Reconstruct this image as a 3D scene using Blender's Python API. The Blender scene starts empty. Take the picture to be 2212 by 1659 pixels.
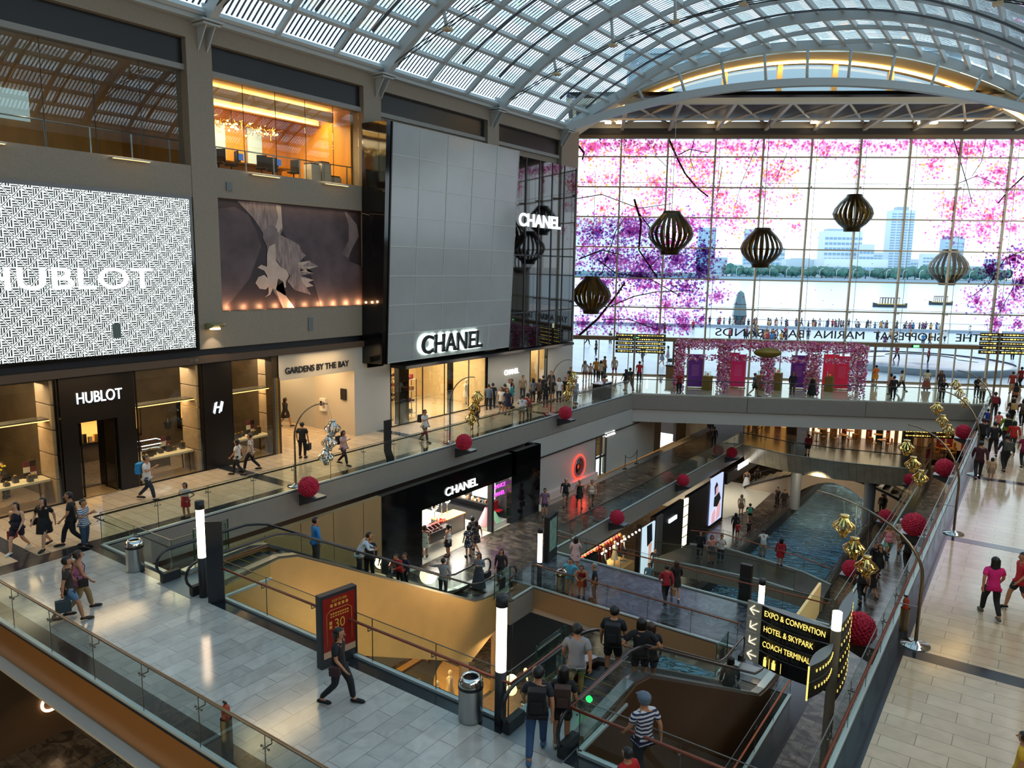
import bpy, bmesh, math, random
from mathutils import Vector, Matrix
R=math.radians
random.seed(7)
SC=bpy.context.scene
COL=SC.collection
# ---------------------------------------------------------------- camera
CH=9.2                                  # eye height over the main floor (z = 0)
FP=1631.0; PITCH=R(8.91); ROLL=R(.96); AZ=R(34.91)
_cp,_sp,_cr,_sr=math.cos(PITCH),math.sin(PITCH),math.cos(ROLL),math.sin(ROLL)
_A=Matrix(((_cr,-_sr,0),(_sr,_cr,0),(0,0,1)))@Matrix(((1,0,0),(0,_cp,-_sp),(0,_sp,_cp)))
def _w(d):
    x,y,z=d
    return Vector((x*math.cos(AZ)-z*math.sin(AZ), x*math.sin(AZ)+z*math.cos(AZ), -y))
def _dir(u,v): return _w(_A.transposed()@Vector(((u-1106)/FP,(v-829.5)/FP,1)))
EYE=Vector((0,0,CH))
def PZ(u,v,z=0.): d=_dir(u,v); return EYE+d*((z-CH)/d.z)      # where a sight line meets a level
def PX(u,v,x): d=_dir(u,v); return EYE+d*(x/d.x)
def PY(u,v,y): d=_dir(u,v); return EYE+d*(y/d.y)
cam=bpy.data.cameras.new('camera'); cob=bpy.data.objects.new('camera',cam); COL.objects.link(cob)
cam.sensor_width=36; cam.lens=36*FP/2212; cam.clip_end=6000; cam.clip_start=.1
rx=_w(_A.transposed()@Vector((1,0,0))); uy=_w(_A.transposed()@Vector((0,-1,0))); fz=_w(_A.transposed()@Vector((0,0,1)))
cob.matrix_world=Matrix(((rx.x,uy.x,-fz.x,0),(rx.y,uy.y,-fz.y,0),(rx.z,uy.z,-fz.z,CH),(0,0,0,1)))
SC.camera=cob
# ---------------------------------------------------------------- sky
SC.view_settings.view_transform='Standard'; SC.view_settings.look='None'
SC.view_settings.exposure=0.22; SC.view_settings.gamma=1.0
SC.view_settings.use_curve_mapping=False
SC.cycles.max_bounces=7; SC.cycles.transparent_max_bounces=24; SC.cycles.glossy_bounces=4; SC.cycles.diffuse_bounces=3
SC.cycles.caustics_reflective=False; SC.cycles.caustics_refractive=False; SC.cycles.sample_clamp_indirect=4.0
W=bpy.data.worlds.new('sky'); SC.world=W; W.use_nodes=True
nt=W.node_tree; nt.nodes.clear()
_o=nt.nodes.new('ShaderNodeOutputWorld'); _b=nt.nodes.new('ShaderNodeBackground')
_t=nt.nodes.new('ShaderNodeTexCoord'); _s=nt.nodes.new('ShaderNodeSeparateXYZ'); _r=nt.nodes.new('ShaderNodeValToRGB')
_n=nt.nodes.new('ShaderNodeTexNoise'); _n.inputs['Scale'].default_value=2.2; _n.inputs['Detail'].default_value=5
_m=nt.nodes.new('ShaderNodeMixRGB'); _m.blend_type='MULTIPLY'; _m.inputs[0].default_value=.25
nt.links.new(_t.outputs['Generated'],_s.inputs[0]); nt.links.new(_s.outputs['Z'],_r.inputs[0])
e=_r.color_ramp.elements; e[0].position=0.; e[0].color=(.84,.93,1,1); e[1].position=.9; e[1].color=(.58,.78,.92,1)
_e=_r.color_ramp.elements.new(.22); _e.color=(.84,.93,1,1)
_e=_r.color_ramp.elements.new(.45); _e.color=(.66,.85,.97,1)
nt.links.new(_r.outputs[0],_m.inputs[1]); nt.links.new(_t.outputs['Generated'],_n.inputs['Vector']); nt.links.new(_n.outputs['Fac'],_m.inputs[2])
nt.links.new(_m.outputs[0],_b.inputs['Color']); _b.inputs['Strength'].default_value=2.1
nt.links.new(_b.outputs[0],_o.inputs[0])
# ---------------------------------------------------------------- materials
def lin(c): return tuple((x/12.92 if x<=.04045 else ((x+.055)/1.055)**2.4) for x in c)
def hx(s): return lin(tuple(int(s[i:i+2],16)/255 for i in (0,2,4)))
MATS={}
def mat(name,col='808080',rough=.5,metal=0.,emit=None,es=1.,noise=0.,ns=8.,bump=0.,spec=.5,stretch=None,coat=0.):
    if name in MATS: return MATS[name]
    m=bpy.data.materials.new(name); m.use_nodes=True; n=m.node_tree; b=n.nodes['Principled BSDF']
    c=hx(col) if isinstance(col,str) else col
    b.inputs['Base Color'].default_value=(*c,1); b.inputs['Roughness'].default_value=rough; b.inputs['Metallic'].default_value=metal
    b.inputs['Specular IOR Level'].default_value=spec
    if coat: b.inputs['Coat Weight'].default_value=coat; b.inputs['Coat Roughness'].default_value=.06
    if emit is not None:
        ec=hx(emit) if isinstance(emit,str) else emit
        b.inputs['Emission Color'].default_value=(*ec,1); b.inputs['Emission Strength'].default_value=es
    if noise or bump:
        t=n.nodes.new('ShaderNodeTexCoord'); mp=n.nodes.new('ShaderNodeMapping'); z=n.nodes.new('ShaderNodeTexNoise')
        z.inputs['Scale'].default_value=ns; z.inputs['Detail'].default_value=6
        if stretch: mp.inputs['Scale'].default_value=stretch
        n.links.new(t.outputs['Object'],mp.inputs[0]); n.links.new(mp.outputs[0],z.inputs['Vector'])
        if noise:
            r=n.nodes.new('ShaderNodeValToRGB'); r.color_ramp.elements[0].position=.3; r.color_ramp.elements[1].position=.7
            r.color_ramp.elements[0].color=(*[x*(1-noise) for x in c],1); r.color_ramp.elements[1].color=(*[min(1,x*(1+noise*.6)) for x in c],1)
            n.links.new(z.outputs['Fac'],r.inputs[0]); n.links.new(r.outputs[0],b.inputs['Base Color'])
        if bump:
            bp=n.nodes.new('ShaderNodeBump'); bp.inputs['Strength'].default_value=bump; bp.inputs['Distance'].default_value=.05
            n.links.new(z.outputs['Fac'],bp.inputs['Height']); n.links.new(bp.outputs[0],b.inputs['Normal'])
    MATS[name]=m; return m
def tiles(name,c1,c2,mortar,bw,bh,rot=0,rough=.18,var=.5,ms=.006,vein=.35,veincol=None,spec=.5,bump=.0):
    """rectangular stone tiles laid in brick bond, world coordinates"""
    if name in MATS: return MATS[name]
    m=bpy.data.materials.new(name); m.use_nodes=True; n=m.node_tree; b=n.nodes['Principled BSDF']
    t=n.nodes.new('ShaderNodeTexCoord'); mp=n.nodes.new('ShaderNodeMapping'); mp.inputs['Rotation'].default_value=(0,0,rot)
    k=n.nodes.new('ShaderNodeTexBrick'); k.inputs['Scale'].default_value=1; k.inputs['Brick Width'].default_value=bw; k.inputs['Row Height'].default_value=bh
    k.inputs['Mortar Size'].default_value=ms; k.inputs['Color1'].default_value=(*hx(c1),1); k.inputs['Color2'].default_value=(*hx(c2),1); k.inputs['Mortar'].default_value=(*hx(mortar),1)
    k.offset=.5; k.inputs['Bias'].default_value=0
    z=n.nodes.new('ShaderNodeTexNoise'); z.inputs['Scale'].default_value=1.3; z.inputs['Detail'].default_value=8; z.inputs['Distortion'].default_value=2.2
    r=n.nodes.new('ShaderNodeValToRGB'); r.color_ramp.elements[0].position=.38; r.color_ramp.elements[1].position=.62
    vc=hx(veincol) if veincol else (.45,.45,.45)
    r.color_ramp.elements[0].color=(*vc,1); r.color_ramp.elements[1].color=(1,1,1,1)
    x=n.nodes.new('ShaderNodeMixRGB'); x.blend_type='MULTIPLY'; x.inputs[0].default_value=vein
    n.links.new(t.outputs['Object'],mp.inputs[0]); n.links.new(mp.outputs[0],k.inputs['Vector']); n.links.new(mp.outputs[0],z.inputs['Vector'])
    n.links.new(z.outputs['Fac'],r.inputs[0]); n.links.new(k.outputs['Color'],x.inputs[1]); n.links.new(r.outputs[0],x.inputs[2])
    n.links.new(x.outputs[0],b.inputs['Base Color']); b.inputs['Roughness'].default_value=rough; b.inputs['Specular IOR Level'].default_value=spec
    MATS[name]=m; return m
def glassmat(name,tint=(.86,.95,.92),refl=.10,edge=.6,rough=.01):
    if name in MATS: return MATS[name]
    m=bpy.data.materials.new(name); m.use_nodes=True; n=m.node_tree; n.nodes.clear()
    o=n.nodes.new('ShaderNodeOutputMaterial'); tr=n.nodes.new('ShaderNodeBsdfTransparent'); gl=n.nodes.new('ShaderNodeBsdfGlossy')
    tr.inputs[0].default_value=(*tint,1); gl.inputs['Roughness'].default_value=rough; gl.inputs['Color'].default_value=(.95,1,1,1)
    lw=n.nodes.new('ShaderNodeLayerWeight'); lw.inputs['Blend'].default_value=.25
    mr=n.nodes.new('ShaderNodeMapRange'); mr.inputs['To Min'].default_value=refl*.4; mr.inputs['To Max'].default_value=edge
    mx=n.nodes.new('ShaderNodeMixShader'); n.links.new(lw.outputs['Fresnel'],mr.inputs[0]); n.links.new(mr.outputs[0],mx.inputs[0])
    n.links.new(tr.outputs[0],mx.inputs[1]); n.links.new(gl.outputs[0],mx.inputs[2]); n.links.new(mx.outputs[0],o.inputs[0])
    MATS[name]=m; return m
# ---------------------------------------------------------------- mesh helpers
class MB:
    def __init__(s): s.v=[]; s.f=[]; s.mi=[]; s.cur=0; s.sm=[]
    def add(s,vs,fs,smooth=False):
        b=len(s.v); s.v+= [tuple(p) for p in vs]
        for f in fs: s.f.append([b+i for i in f]); s.mi.append(s.cur); s.sm.append(smooth)
        return s
    def box(s,a,b):
        x0,y0,z0=[min(a[i],b[i]) for i in range(3)]; x1,y1,z1=[max(a[i],b[i]) for i in range(3)]
        return s.add([(x0,y0,z0),(x1,y0,z0),(x1,y1,z0),(x0,y1,z0),(x0,y0,z1),(x1,y0,z1),(x1,y1,z1),(x0,y1,z1)],
            [(0,3,2,1),(4,5,6,7),(0,1,5,4),(1,2,6,5),(2,3,7,6),(3,0,4,7)])
    def bar(s,p,q,w,h,up=(0,0,1)):
        """box beam from p to q, w across, h along up"""
        p=Vector(p); q=Vector(q); d=(q-p).normalized(); up=Vector(up); sd=d.cross(up)
        if sd.length<1e-4: sd=d.cross(Vector((1,0,0)))
        sd.normalize(); uu=sd.cross(d).normalized()
        vs=[e+sd*(w/2*i)+uu*(h/2*j) for e in (p,q) for i,j in ((-1,-1),(1,-1),(1,1),(-1,1))]
        return s.add(vs,[(0,3,2,1),(4,5,6,7),(0,1,5,4),(1,2,6,5),(2,3,7,6),(3,0,4,7)])
    def ring(s,pts,n): pass
    def tube(s,pts,r,n=8,cap=True,smooth=True):
        pts=[Vector(p) for p in pts]; rs=r if isinstance(r,(list,tuple)) else [r]*len(pts)
        vs=[];fs=[]; prev=None
        for i,p in enumerate(pts):
            d=(pts[min(i+1,len(pts)-1)]-pts[max(i-1,0)])
            if d.length<1e-9: d=Vector((0,0,1))
            d.normalize()
            if prev is None:
                a=d.cross(Vector((0,0,1)));
                if a.length<.05: a=d.cross(Vector((1,0,0)))
            else: a=prev-d*prev.dot(d)
            a.normalize(); prev=a; b=d.cross(a)
            for k in range(n):
                t=2*math.pi*k/n; vs.append(p+(a*math.cos(t)+b*math.sin(t))*rs[i])
        for i in range(len(pts)-1):
            for k in range(n): fs.append((i*n+k,i*n+(k+1)%n,(i+1)*n+(k+1)%n,(i+1)*n+k))
        if cap: fs.append(tuple(range(n))[::-1]); fs.append(tuple((len(pts)-1)*n+k for k in range(n)))
        return s.add(vs,fs,smooth)
    def lathe(s,prof,c=(0,0,0),n=20,smooth=True,ang=2*math.pi,a0=0):
        c=Vector(c); vs=[];fs=[]; full=abs(ang-2*math.pi)<1e-6; m=n if full else n+1
        for r,z in prof:
            for k in range(m): t=a0+ang*k/n; vs.append((c.x+r*math.cos(t),c.y+r*math.sin(t),c.z+z))
        for i in range(len(prof)-1):
            for k in range(n):
                k2=(k+1)%m if full else k+1
                fs.append((i*m+k,i*m+k2,(i+1)*m+k2,(i+1)*m+k))
        return s.add(vs,fs,smooth)
    def ball(s,c,r,n=12,sq=(1,1,1),smooth=True):
        c=Vector(c); m=max(4,n//2); vs=[];fs=[]
        for i in range(m+1):
            ph=math.pi*i/m
            for k in range(n):
                t=2*math.pi*k/n; vs.append((c.x+r*sq[0]*math.sin(ph)*math.cos(t),c.y+r*sq[1]*math.sin(ph)*math.sin(t),c.z+r*sq[2]*math.cos(ph)))
        for i in range(m):
            for k in range(n): fs.append((i*n+k,(i+1)*n+k,(i+1)*n+(k+1)%n,i*n+(k+1)%n))
        return s.add(vs,fs,smooth)
    def prism(s,pts,z0,z1):
        n=len(pts); vs=[(p[0],p[1],z0) for p in pts]+[(p[0],p[1],z1) for p in pts]
        return s.add(vs,[tuple(range(n))[::-1],tuple(range(n,2*n))]+[(i,(i+1)%n,n+(i+1)%n,n+i) for i in range(n)])
    def ext(s,pts,dv):
        """any planar polygon extruded by a vector"""
        dv=Vector(dv); n=len(pts); P=[Vector(p) for p in pts]; vs=P+[p+dv for p in P]
        return s.add(vs,[tuple(range(n))[::-1],tuple(range(n,2*n))]+[(i,(i+1)%n,n+(i+1)%n,n+i) for i in range(n)])
    def build(s,name,m,parent=None,loc=None,rot=None,bev=0):
        me=bpy.data.meshes.new(name); me.from_pydata([tuple(v) for v in s.v],[],s.f)
        for x in (m if isinstance(m,(list,tuple)) else [m]): me.materials.append(x)
        me.polygons.foreach_set('material_index',s.mi); me.polygons.foreach_set('use_smooth',s.sm); me.update()
        bm=bmesh.new(); bm.from_mesh(me); bmesh.ops.recalc_face_normals(bm,faces=bm.faces)
        if bev: bmesh.ops.bevel(bm,geom=[e for e in bm.edges if e.calc_face_angle(0)>.5],offset=bev,segments=2,affect='EDGES',profile=.7)
        bm.to_mesh(me); bm.free()
        o=bpy.data.objects.new(name,me); COL.objects.link(o)
        if parent is not None: o.parent=parent
        if loc is not None: o.location=loc
        if rot is not None: o.rotation_euler=rot
        return o
def tag(o,label=None,cat=None,group=None,kind=None):
    if label: o['label']=label
    if cat: o['category']=cat
    if group: o['group']=group
    if kind: o['kind']=kind
    return o
def thing(name,loc,label,cat,group=None,rz=0.):
    o=bpy.data.objects.new(name,None); COL.objects.link(o); o.location=loc; o.rotation_euler=(0,0,rz); o.empty_display_size=.2
    return tag(o,label,cat,group)
def struct(mb,name,m,parent=None,label=None):
    o=mb.build(name,m,parent)
    if parent is None: o['kind']='structure'
    if label: o['label']=label
    return o
def copy_tree(o,parent=None):
    c=o.copy(); COL.objects.link(c)
    if parent is not None: c.parent=parent
    for ch in list(o.children): copy_tree(ch,c)
    return c
def put(o,loc,rz=None,label=None,group=None,s=None):
    o.location=loc
    if rz is not None: o.rotation_euler=(0,0,rz)
    if label: o['label']=label
    if group: o['group']=group
    if s: o.scale=(s,s,s)
    return o
def text(name,s,size,loc,xd,ud,m,parent=None,depth=.02,align='CENTER',width=None,bold=0.,space=1.,mirror=False):
    c=bpy.data.curves.new(name,'FONT'); c.body=s; c.size=size; c.extrude=depth/2; c.align_x=align; c.align_y='CENTER'; c.offset=bold; c.space_character=space
    t=bpy.data.objects.new(name,c); COL.objects.link(t); bpy.context.view_layer.update()
    me=bpy.data.meshes.new_from_object(t.evaluated_get(bpy.context.evaluated_depsgraph_get())); bpy.data.objects.remove(t); bpy.data.curves.remove(c)
    me.materials.clear(); me.materials.append(m)
    xs=[v.co.x for v in me.vertices]; w0=max(xs)-min(xs); sx=(width/w0) if width else 1
    xd=Vector(xd).normalized(); ud=Vector(ud).normalized(); nd=xd.cross(ud)
    M=Matrix.Translation(Vector(loc))@Matrix(((xd.x,ud.x,nd.x,0),(xd.y,ud.y,nd.y,0),(xd.z,ud.z,nd.z,0),(0,0,0,1)))@Matrix.Diagonal((sx,1,1,1))
    me.transform(M); o=bpy.data.objects.new(name,me); COL.objects.link(o)
    if parent is not None:
        o.parent=parent; o.matrix_parent_inverse=Matrix.Translation(parent.location).inverted() if parent.rotation_euler.z==0 else parent.matrix_basis.inverted()
    return o
def area(name,loc,sx,sy,power,col,rot=(0,0,0),spread=None):
    l=bpy.data.lights.new(name,'AREA'); l.shape='RECTANGLE'; l.size=sx; l.size_y=sy; l.energy=power; l.color=col
    o=bpy.data.objects.new(name,l); COL.objects.link(o); o.location=loc; o.rotation_euler=rot
    if spread: l.spread=spread
    return o
def point(name,loc,power,col,r=.1):
    l=bpy.data.lights.new(name,'POINT'); l.energy=power; l.color=col; l.shadow_soft_size=r
    o=bpy.data.objects.new(name,l); COL.objects.link(o); o.location=loc; return o
def spot(name,loc,to,power,col,ang=60,r=.08,blend=.6):
    l=bpy.data.lights.new(name,'SPOT'); l.energy=power; l.color=col; l.spot_size=R(ang); l.spot_blend=blend; l.shadow_soft_size=r
    o=bpy.data.objects.new(name,l); COL.objects.link(o); o.location=loc
    o.rotation_euler=(Vector(to)-Vector(loc)).to_track_quat('-Z','Y').to_euler(); return o
WARM=(1,.72,.38); WARM2=(1,.82,.58); COOL=(.9,.96,1); WHITE=(1,.95,.86)
# ---------------------------------------------------------------- the setting
FW=Vector((-33.03,56.71,0)); FD=Vector((.871,.492,0)).normalized(); FN=Vector((-.492,.871,0)).normalized()   # glass wall: foot, run, outward
def F(s,z=0,off=0): return FW+FD*s+FN*off+Vector((0,0,z))
def PF(u,v,off=0.):
    d=_dir(u,v); p0=FW+FN*off; return EYE+d*((p0-EYE).dot(FN)/d.dot(FN))
stone=tiles('pale_stone_tiles','C2BEB8','AEABA6','8A8784',1.15,.42,R(90),.13,ms=.008,vein=.28,spec=.6)
stoneW=tiles('cream_stone_tiles','CDB79B','BFA98D','85745F',1.2,.45,0,.12,ms=.008,vein=.2,spec=.6)
stoneB=tiles('slate_mosaic_tiles','6E6254','4A423A','2A2622',.6,.32,0,.25,ms=.008,vein=.75,veincol='3A3430',spec=.55)
dark=mat('dark_granite','22262C',.16,noise=.2,ns=30)
fasc=mat('grey_beige_fascia','8C857C',.55,noise=.05,ns=3)
white=mat('white_soffit','B9B6AE',.6)
wallm=mat('taupe_facade','8F8271',.7,noise=.08,ns=12,bump=.08)
browns=mat('bronze_beam','3A2E26',.45,metal=.3)
black=mat('black_gloss','0A0B0D',.08,spec=.6)
bmatte=mat('black_matte','15161A',.5)
steelw=mat('white_steel','B4B8B6',.45)
FE=2.45
def slab(pts,z,t,m,name='floor',tile=None):
    struct(MB().prism(pts,z-t,z-.03),'floor',m)
    struct(MB().prism(pts,z-.03,z),name,tile)
def rect(x0,y0,x1,y1): return [(x0,y0),(x1,y0),(x1,y1),(x0,y1)]
# level 1
def tile(pts,z,m,t=.04): struct(MB().prism(pts,z-t,z),'floor',m)
def body(pts,z0,z1,m): struct(MB().prism(pts,z0,z1),'floor',m)
tile(rect(-29.6,-8,-24.9,50.2),0,stoneW); tile(rect(-24.9,-8,-24.15,50.15),0,dark)
bands=MB()
for y in (9.7,19.7,29.6,39.6,48.6): bands.box((-29.6,y-.28,-.01),(-24.9,y+.28,.004))
for y in (9.6,19.8,29.7,39.6,49.5,59.5): bands.box((-1.92,y-.25,-.01),(3.6,y+.25,.004))
bands.box((-24.9,11.2,-.01),(-24.15,11.75,.004))
struct(bands,'floor',dark)
body(rect(-30,-8,-24.15,50.18),-1.12,-.04,fasc)
body(rect(-30,-8,-24.6,50.18),-1.6,-1.13,browns)
tile(rect(-24.15,7.9,-2.45,11.2),0,stone); tile(rect(-24.15,7.35,-2.45,7.9),0,dark); tile(rect(-24.15,11.2,-2.45,11.75),0,dark)
body(rect(-24.15,7.36,-2.45,11.74),-.92,-.04,mat('amber_fascia','B07A40',.22,metal=.35)); body(rect(-24.15,7.1,-2.45,7.37),-1.0,-.93,white); body(rect(-24.1,7.5,-2.5,11.6),-1.3,-.93,white)
tile(rect(-1.92,-8,4.2,66.5),0,stoneW); tile(rect(-2.45,-8,-1.92,62.4),0,dark)
body(rect(-2.45,-8,4.2,66.5),-1.12,-.04,fasc)
e0=Vector((-24.15,50.18,0)); e1=Vector((-2.45,62.4,0)); ed=(e1-e0).normalized()
pl=[(-29.6,50.2),(-24.15,50.18),(-2.45,62.4),(-1.92,66.5),(4.2,66.5),(4.2,77.9),tuple(F(-1.2))[:2]]
tile(pl,0,tiles('cream_stone_tiles_far','D2BFA4','C4B090','85745F',1.2,.45,0,.06,ms=.008,vein=.15,spec=.8))
body(pl,-1.12,-.04,fasc)
n1=Vector((-ed.y,ed.x,0))
body([tuple(e0+n1*.15)[:2],tuple(e1+n1*.15)[:2],tuple(e1+n1*3)[:2],tuple(e0+n1*3)[:2]],-2.1,-1.12,white)
seam=MB()
for s in (8.3,16.6): p=e0+ed*s; seam.box(p+Vector((-.012,-.012,-1.1)),p+Vector((.012,.012,-.05)))
struct(seam,'trim_1',bmatte)
# level B1 (z=-5.2)
B1=-5.2
tile(rect(-23.4,-8,-19.3,66),B1,stoneB); body(rect(-24,-8,-19.3,62),B1-1.1,B1-.04,fasc); body(rect(-24,-8,-19.8,62),B1-1.5,B1-1.11,browns)
tile(rect(-19.3,25.4,-17.6,27.2),B1,stoneB); body(rect(-19.3,25.4,-17.6,27.2),B1-1.1,B1-.04,fasc)
sb=tiles('blue_grey_slate_tiles','5E646C','454A52','2A2C30',.7,.42,R(90),.2,ms=.008,vein=.7,veincol='40444C',spec=.5)
tile(rect(-19.3,27.6,-5.8,31.1),B1,sb); tile(rect(-19.3,27.2,-5.8,27.6),B1,dark); tile(rect(-19.3,31.1,-5.8,31.5),B1,dark)
body(rect(-19.3,27.2,-5.8,31.5),B1-.95,B1-.04,mat('tan_fascia','9A7B58',.4)); body(rect(-19.3,27.35,-5.8,31.4),B1-1.3,B1-.96,white)
tile(rect(-8.3,25.2,-5.8,27.2),B1,sb); body(rect(-8.3,25.2,-5.8,27.2),B1-1.0,B1-.04,fasc)
tile(rect(-5.1,-8,4.2,80),B1,tiles('warm_slate_tiles','81766E','5A5452','34302C',.62,.36,0,.22,ms=.008,vein=.8,veincol='3C3A3C',spec=.55)); tile(rect(-5.8,-8,-5.1,63),B1,dark)
body(rect(-5.8,-8,4.2,64),B1-1.1,B1-.04,fasc)
# curved bridge
nearE=[PZ(1605,961,B1),PZ(1700,982,B1),PZ(1800,997,B1),PZ(1900,1007,B1),PZ(1985,1015,B1)]
cv=[(p.x,p.y) for p in nearE]; cv[0]=(-19.3,61.3)
tile(cv+[(-5.8,66),(-19.3,66)],B1,sb)
mt=mat('brushed_bronze_panels','B4AA94',.3,metal=.4,noise=.2,ns=1.5)
cb=MB()
for i in range(len(cv)-1):
    a=Vector((*cv[i],0)); b=Vector((*cv[i+1],0)); m=6
    for k in range(m):
        p=a.lerp(b,k/m); q=a.lerp(b,(k+1)/m)-(b-a).normalized()*.015
        cb.add([(p.x,p.y,B1),(q.x,q.y,B1),(q.x+.1,q.y+.5,B1-1.5),(p.x+.1,p.y+.5,B1-1.5)],[(0,1,2,3)])
        cb.add([(p.x,p.y+.02,B1-.04),(q.x,q.y+.02,B1-.04),(q.x,q.y+4.4,B1-.04),(p.x,p.y+4.4,B1-.04),(q.x+.1,q.y+4,B1-1.5),(p.x+.1,p.y+4,B1-1.5)],[(0,1,2,3),(2,3,5,4)])
        cb.add([(p.x+.1,p.y+.5,B1-1.5),(q.x+.1,q.y+.5,B1-1.5),(q.x+.1,q.y+4,B1-1.5),(p.x+.1,p.y+4,B1-1.5)],[(0,1,2,3)])
struct(cb,'floor',mt)
body(rect(-32,66,4.2,92),B1-1.1,B1-.04,browns); tile(rect(-32,66,4.2,92),B1,stoneB)
# level B2 (z=-10.4)
B2=-10.4
tile(rect(-30,-8,-15.6,100),B2,stoneB); body(rect(-30,-8,-15.6,100),B2-2,B2-.04,bmatte)
tile(rect(-9.4,-8,5,100),B2,stoneB); body(rect(-9.4,-8,5,100),B2-2,B2-.04,bmatte)
wm=mat('canal_water','7CB0CC',.03,metal=.8,spec=1.)
_n=wm.node_tree; _b=_n.nodes['Principled BSDF']; _t=_n.nodes.new('ShaderNodeTexCoord'); _mp=_n.nodes.new('ShaderNodeMapping'); _mp.inputs['Scale'].default_value=(1.1,2.6,1)
_z=_n.nodes.new('ShaderNodeTexNoise'); _z.inputs['Scale'].default_value=1.3; _z.inputs['Detail'].default_value=4; _z.inputs['Distortion'].default_value=1.
_bp=_n.nodes.new('ShaderNodeBump'); _bp.inputs['Strength'].default_value=1.; _bp.inputs['Distance'].default_value=.45
_n.links.new(_t.outputs['Object'],_mp.inputs[0]); _n.links.new(_mp.outputs[0],_z.inputs['Vector']); _n.links.new(_z.outputs['Fac'],_bp.inputs['Height']); _n.links.new(_bp.outputs[0],_b.inputs['Normal'])
_b.inputs['IOR'].default_value=1.8
w=MB().add([(-15.7,-8,B2-.7),(-9.3,-8,B2-.7),(-9.3,91.9,B2-.7),(-15.7,91.9,B2-.7)],[(0,1,2,3)]).build('canal_water',wm)
tag(w,'dark rippled canal water between the two lowest promenades','water',kind='stuff')
# far end walls below
struct(MB().box((-32,92,-12),(4.2,92.4,-1.1)),'wall_far_end',mat('dim_warm_wall','6A5238',.7))
struct(MB().box((4.2,-8,-12),(4.6,92,9)),'wall_right',wallm)
struct(MB().box((-32.4,62,-6.3),(-32,92,-1.1)),'wall_left',wallm)
# ---------------------------------------------------------------- left facade
XF=-29.6
fa=MB(); fa.cur=0
for y0,y1 in ((8.6,9.8),(18.85,20.02),(28.7,29.95),(39.3,40.5),(48.2,50.6)): fa.box((XF-.9,y0,5.4 if y0<28 else 3.6),(XF,y1,18.15))
fa.box((XF-.9,20.02,5.4),(XF-.02,28.7,7.0)); fa.box((XF-.9,20.02,11.9),(XF-.03,28.7,13.15)); fa.box((XF-.9,9.8,11.82),(XF-.03,18.85,13.1)); fa.box((XF-.9,-8,4.8),(XF-.03,8.6,18.15))
fa.box((XF-.9,9.8,5.2),(XF-.3,18.85,11.82)); fa.box((XF-.9,20.02,7),(XF-.35,28.7,11.9))
fa.box((XF-.9,-8,18.15),(XF,50.6,19.25))
fa.box((XF-.9,29.95,3.55),(XF-.4,48.2,16.9))
struct(fa,'wall_left',wallm)
# warm reveals lit from the windows, dark blind boxes
dk=mat('dark_tinted_panel','24211F',.25)
d2=MB()
for y0,y1 in ((9.8,18.85),(20.02,28.7),(29.95,39.3),(40.5,48.2)):
    d2.box((XF-.75,y0,17.12),(XF-.3,y1,18.15)); 
struct(d2,'trim_2',dk)
d3=MB()
for y0,y1 in ((9.8,18.85),(20.02,28.7),(29.95,39.3),(40.5,48.2)): d3.box((XF-.6,y0,16.9),(XF-.18,y1,17.12))
struct(d3,'trim_3',mat('grey_transom','8A8780',.5))
pg=glassmat('window_glass',(.9,.93,.92),.1,.5)
wi=1
for y0,y1 in ((9.8,18.85),(20.02,28.7)):
    g=MB(); n=5
    for k in range(n):
        a=y0+(y1-y0)*k/n; b=y0+(y1-y0)*(k+1)/n-.02; g.box((XF-.42,a,13.15),(XF-.40,b,16.9))
    o=struct(g,'window_%d'%wi,pg); wi+=1
    f=MB(); 
    for k in range(1,n): a=y0+(y1-y0)*k/n; f.box((XF-.41,a-.02,13.15),(XF-.39,a,16.9))
    f.build('window_frame',bmatte,o)
    r=MB(); r.tube([(XF-.9,y0,14.15),(XF-.9,y1,14.15)],.03,6)
    for k in range(6): a=y0+.6+(y1-y0-1)*k/5; r.box((XF-.92,a-.03,13.1),(XF-.88,a+.03,14.15))
    r.build('inner_rail',mat('satin_steel','9A9C9C',.3,metal=.9),o)
for y0,y1,zz in ((29.95,39.3,16.9),(40.5,48.2,16.9)):
    struct(MB().box((XF-.42,y0,zz),(XF-.40,y1,18.1)),'window_%d'%wi,glassmat('dark_window',(.35,.33,.3),.2,.6)); wi+=1
# rooms behind the two upper windows
org=mat('amber_wood_panel','C08428',.45,noise=.2,ns=2,stretch=(1,1,.2)); cl=mat('room_ceiling','E8C98C',.7); fl=mat('room_floor','6B4A2A',.5)
rm=MB()
rm.box((XF-6.2,9.5,13),(XF-6,28.9,17.1)); rm.box((XF-6.2,19.2,13),(XF-.9,19.5,17.1)); rm.box((XF-6.2,28.6,13),(XF-.9,28.95,17.1)); rm.box((XF-6.2,9.4,13),(XF-.9,9.6,17.1))
struct(rm,'wall_office',org)
struct(MB().box((XF-6.2,9.4,12.95),(XF-.9,28.95,13.1)),'floor',fl); struct(MB().box((XF-6.2,9.4,17.12),(XF-.9,28.95,17.3)),'ceiling',cl)
# brown fascia over the shops
fb=MB(); fb.box((XF-.6,-8,4.8),(XF+.12,29.2,5.1)); fb.box((XF-.6,20.02,5.1),(XF-.35,28.9,5.4)); 
struct(fb,'trim_4',mat('brown_fascia','5A4534',.45))
struct(MB().box((XF-.6,-8,5.1),(XF-.25,29.2,5.4)),'trim_5',bmatte)
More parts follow.
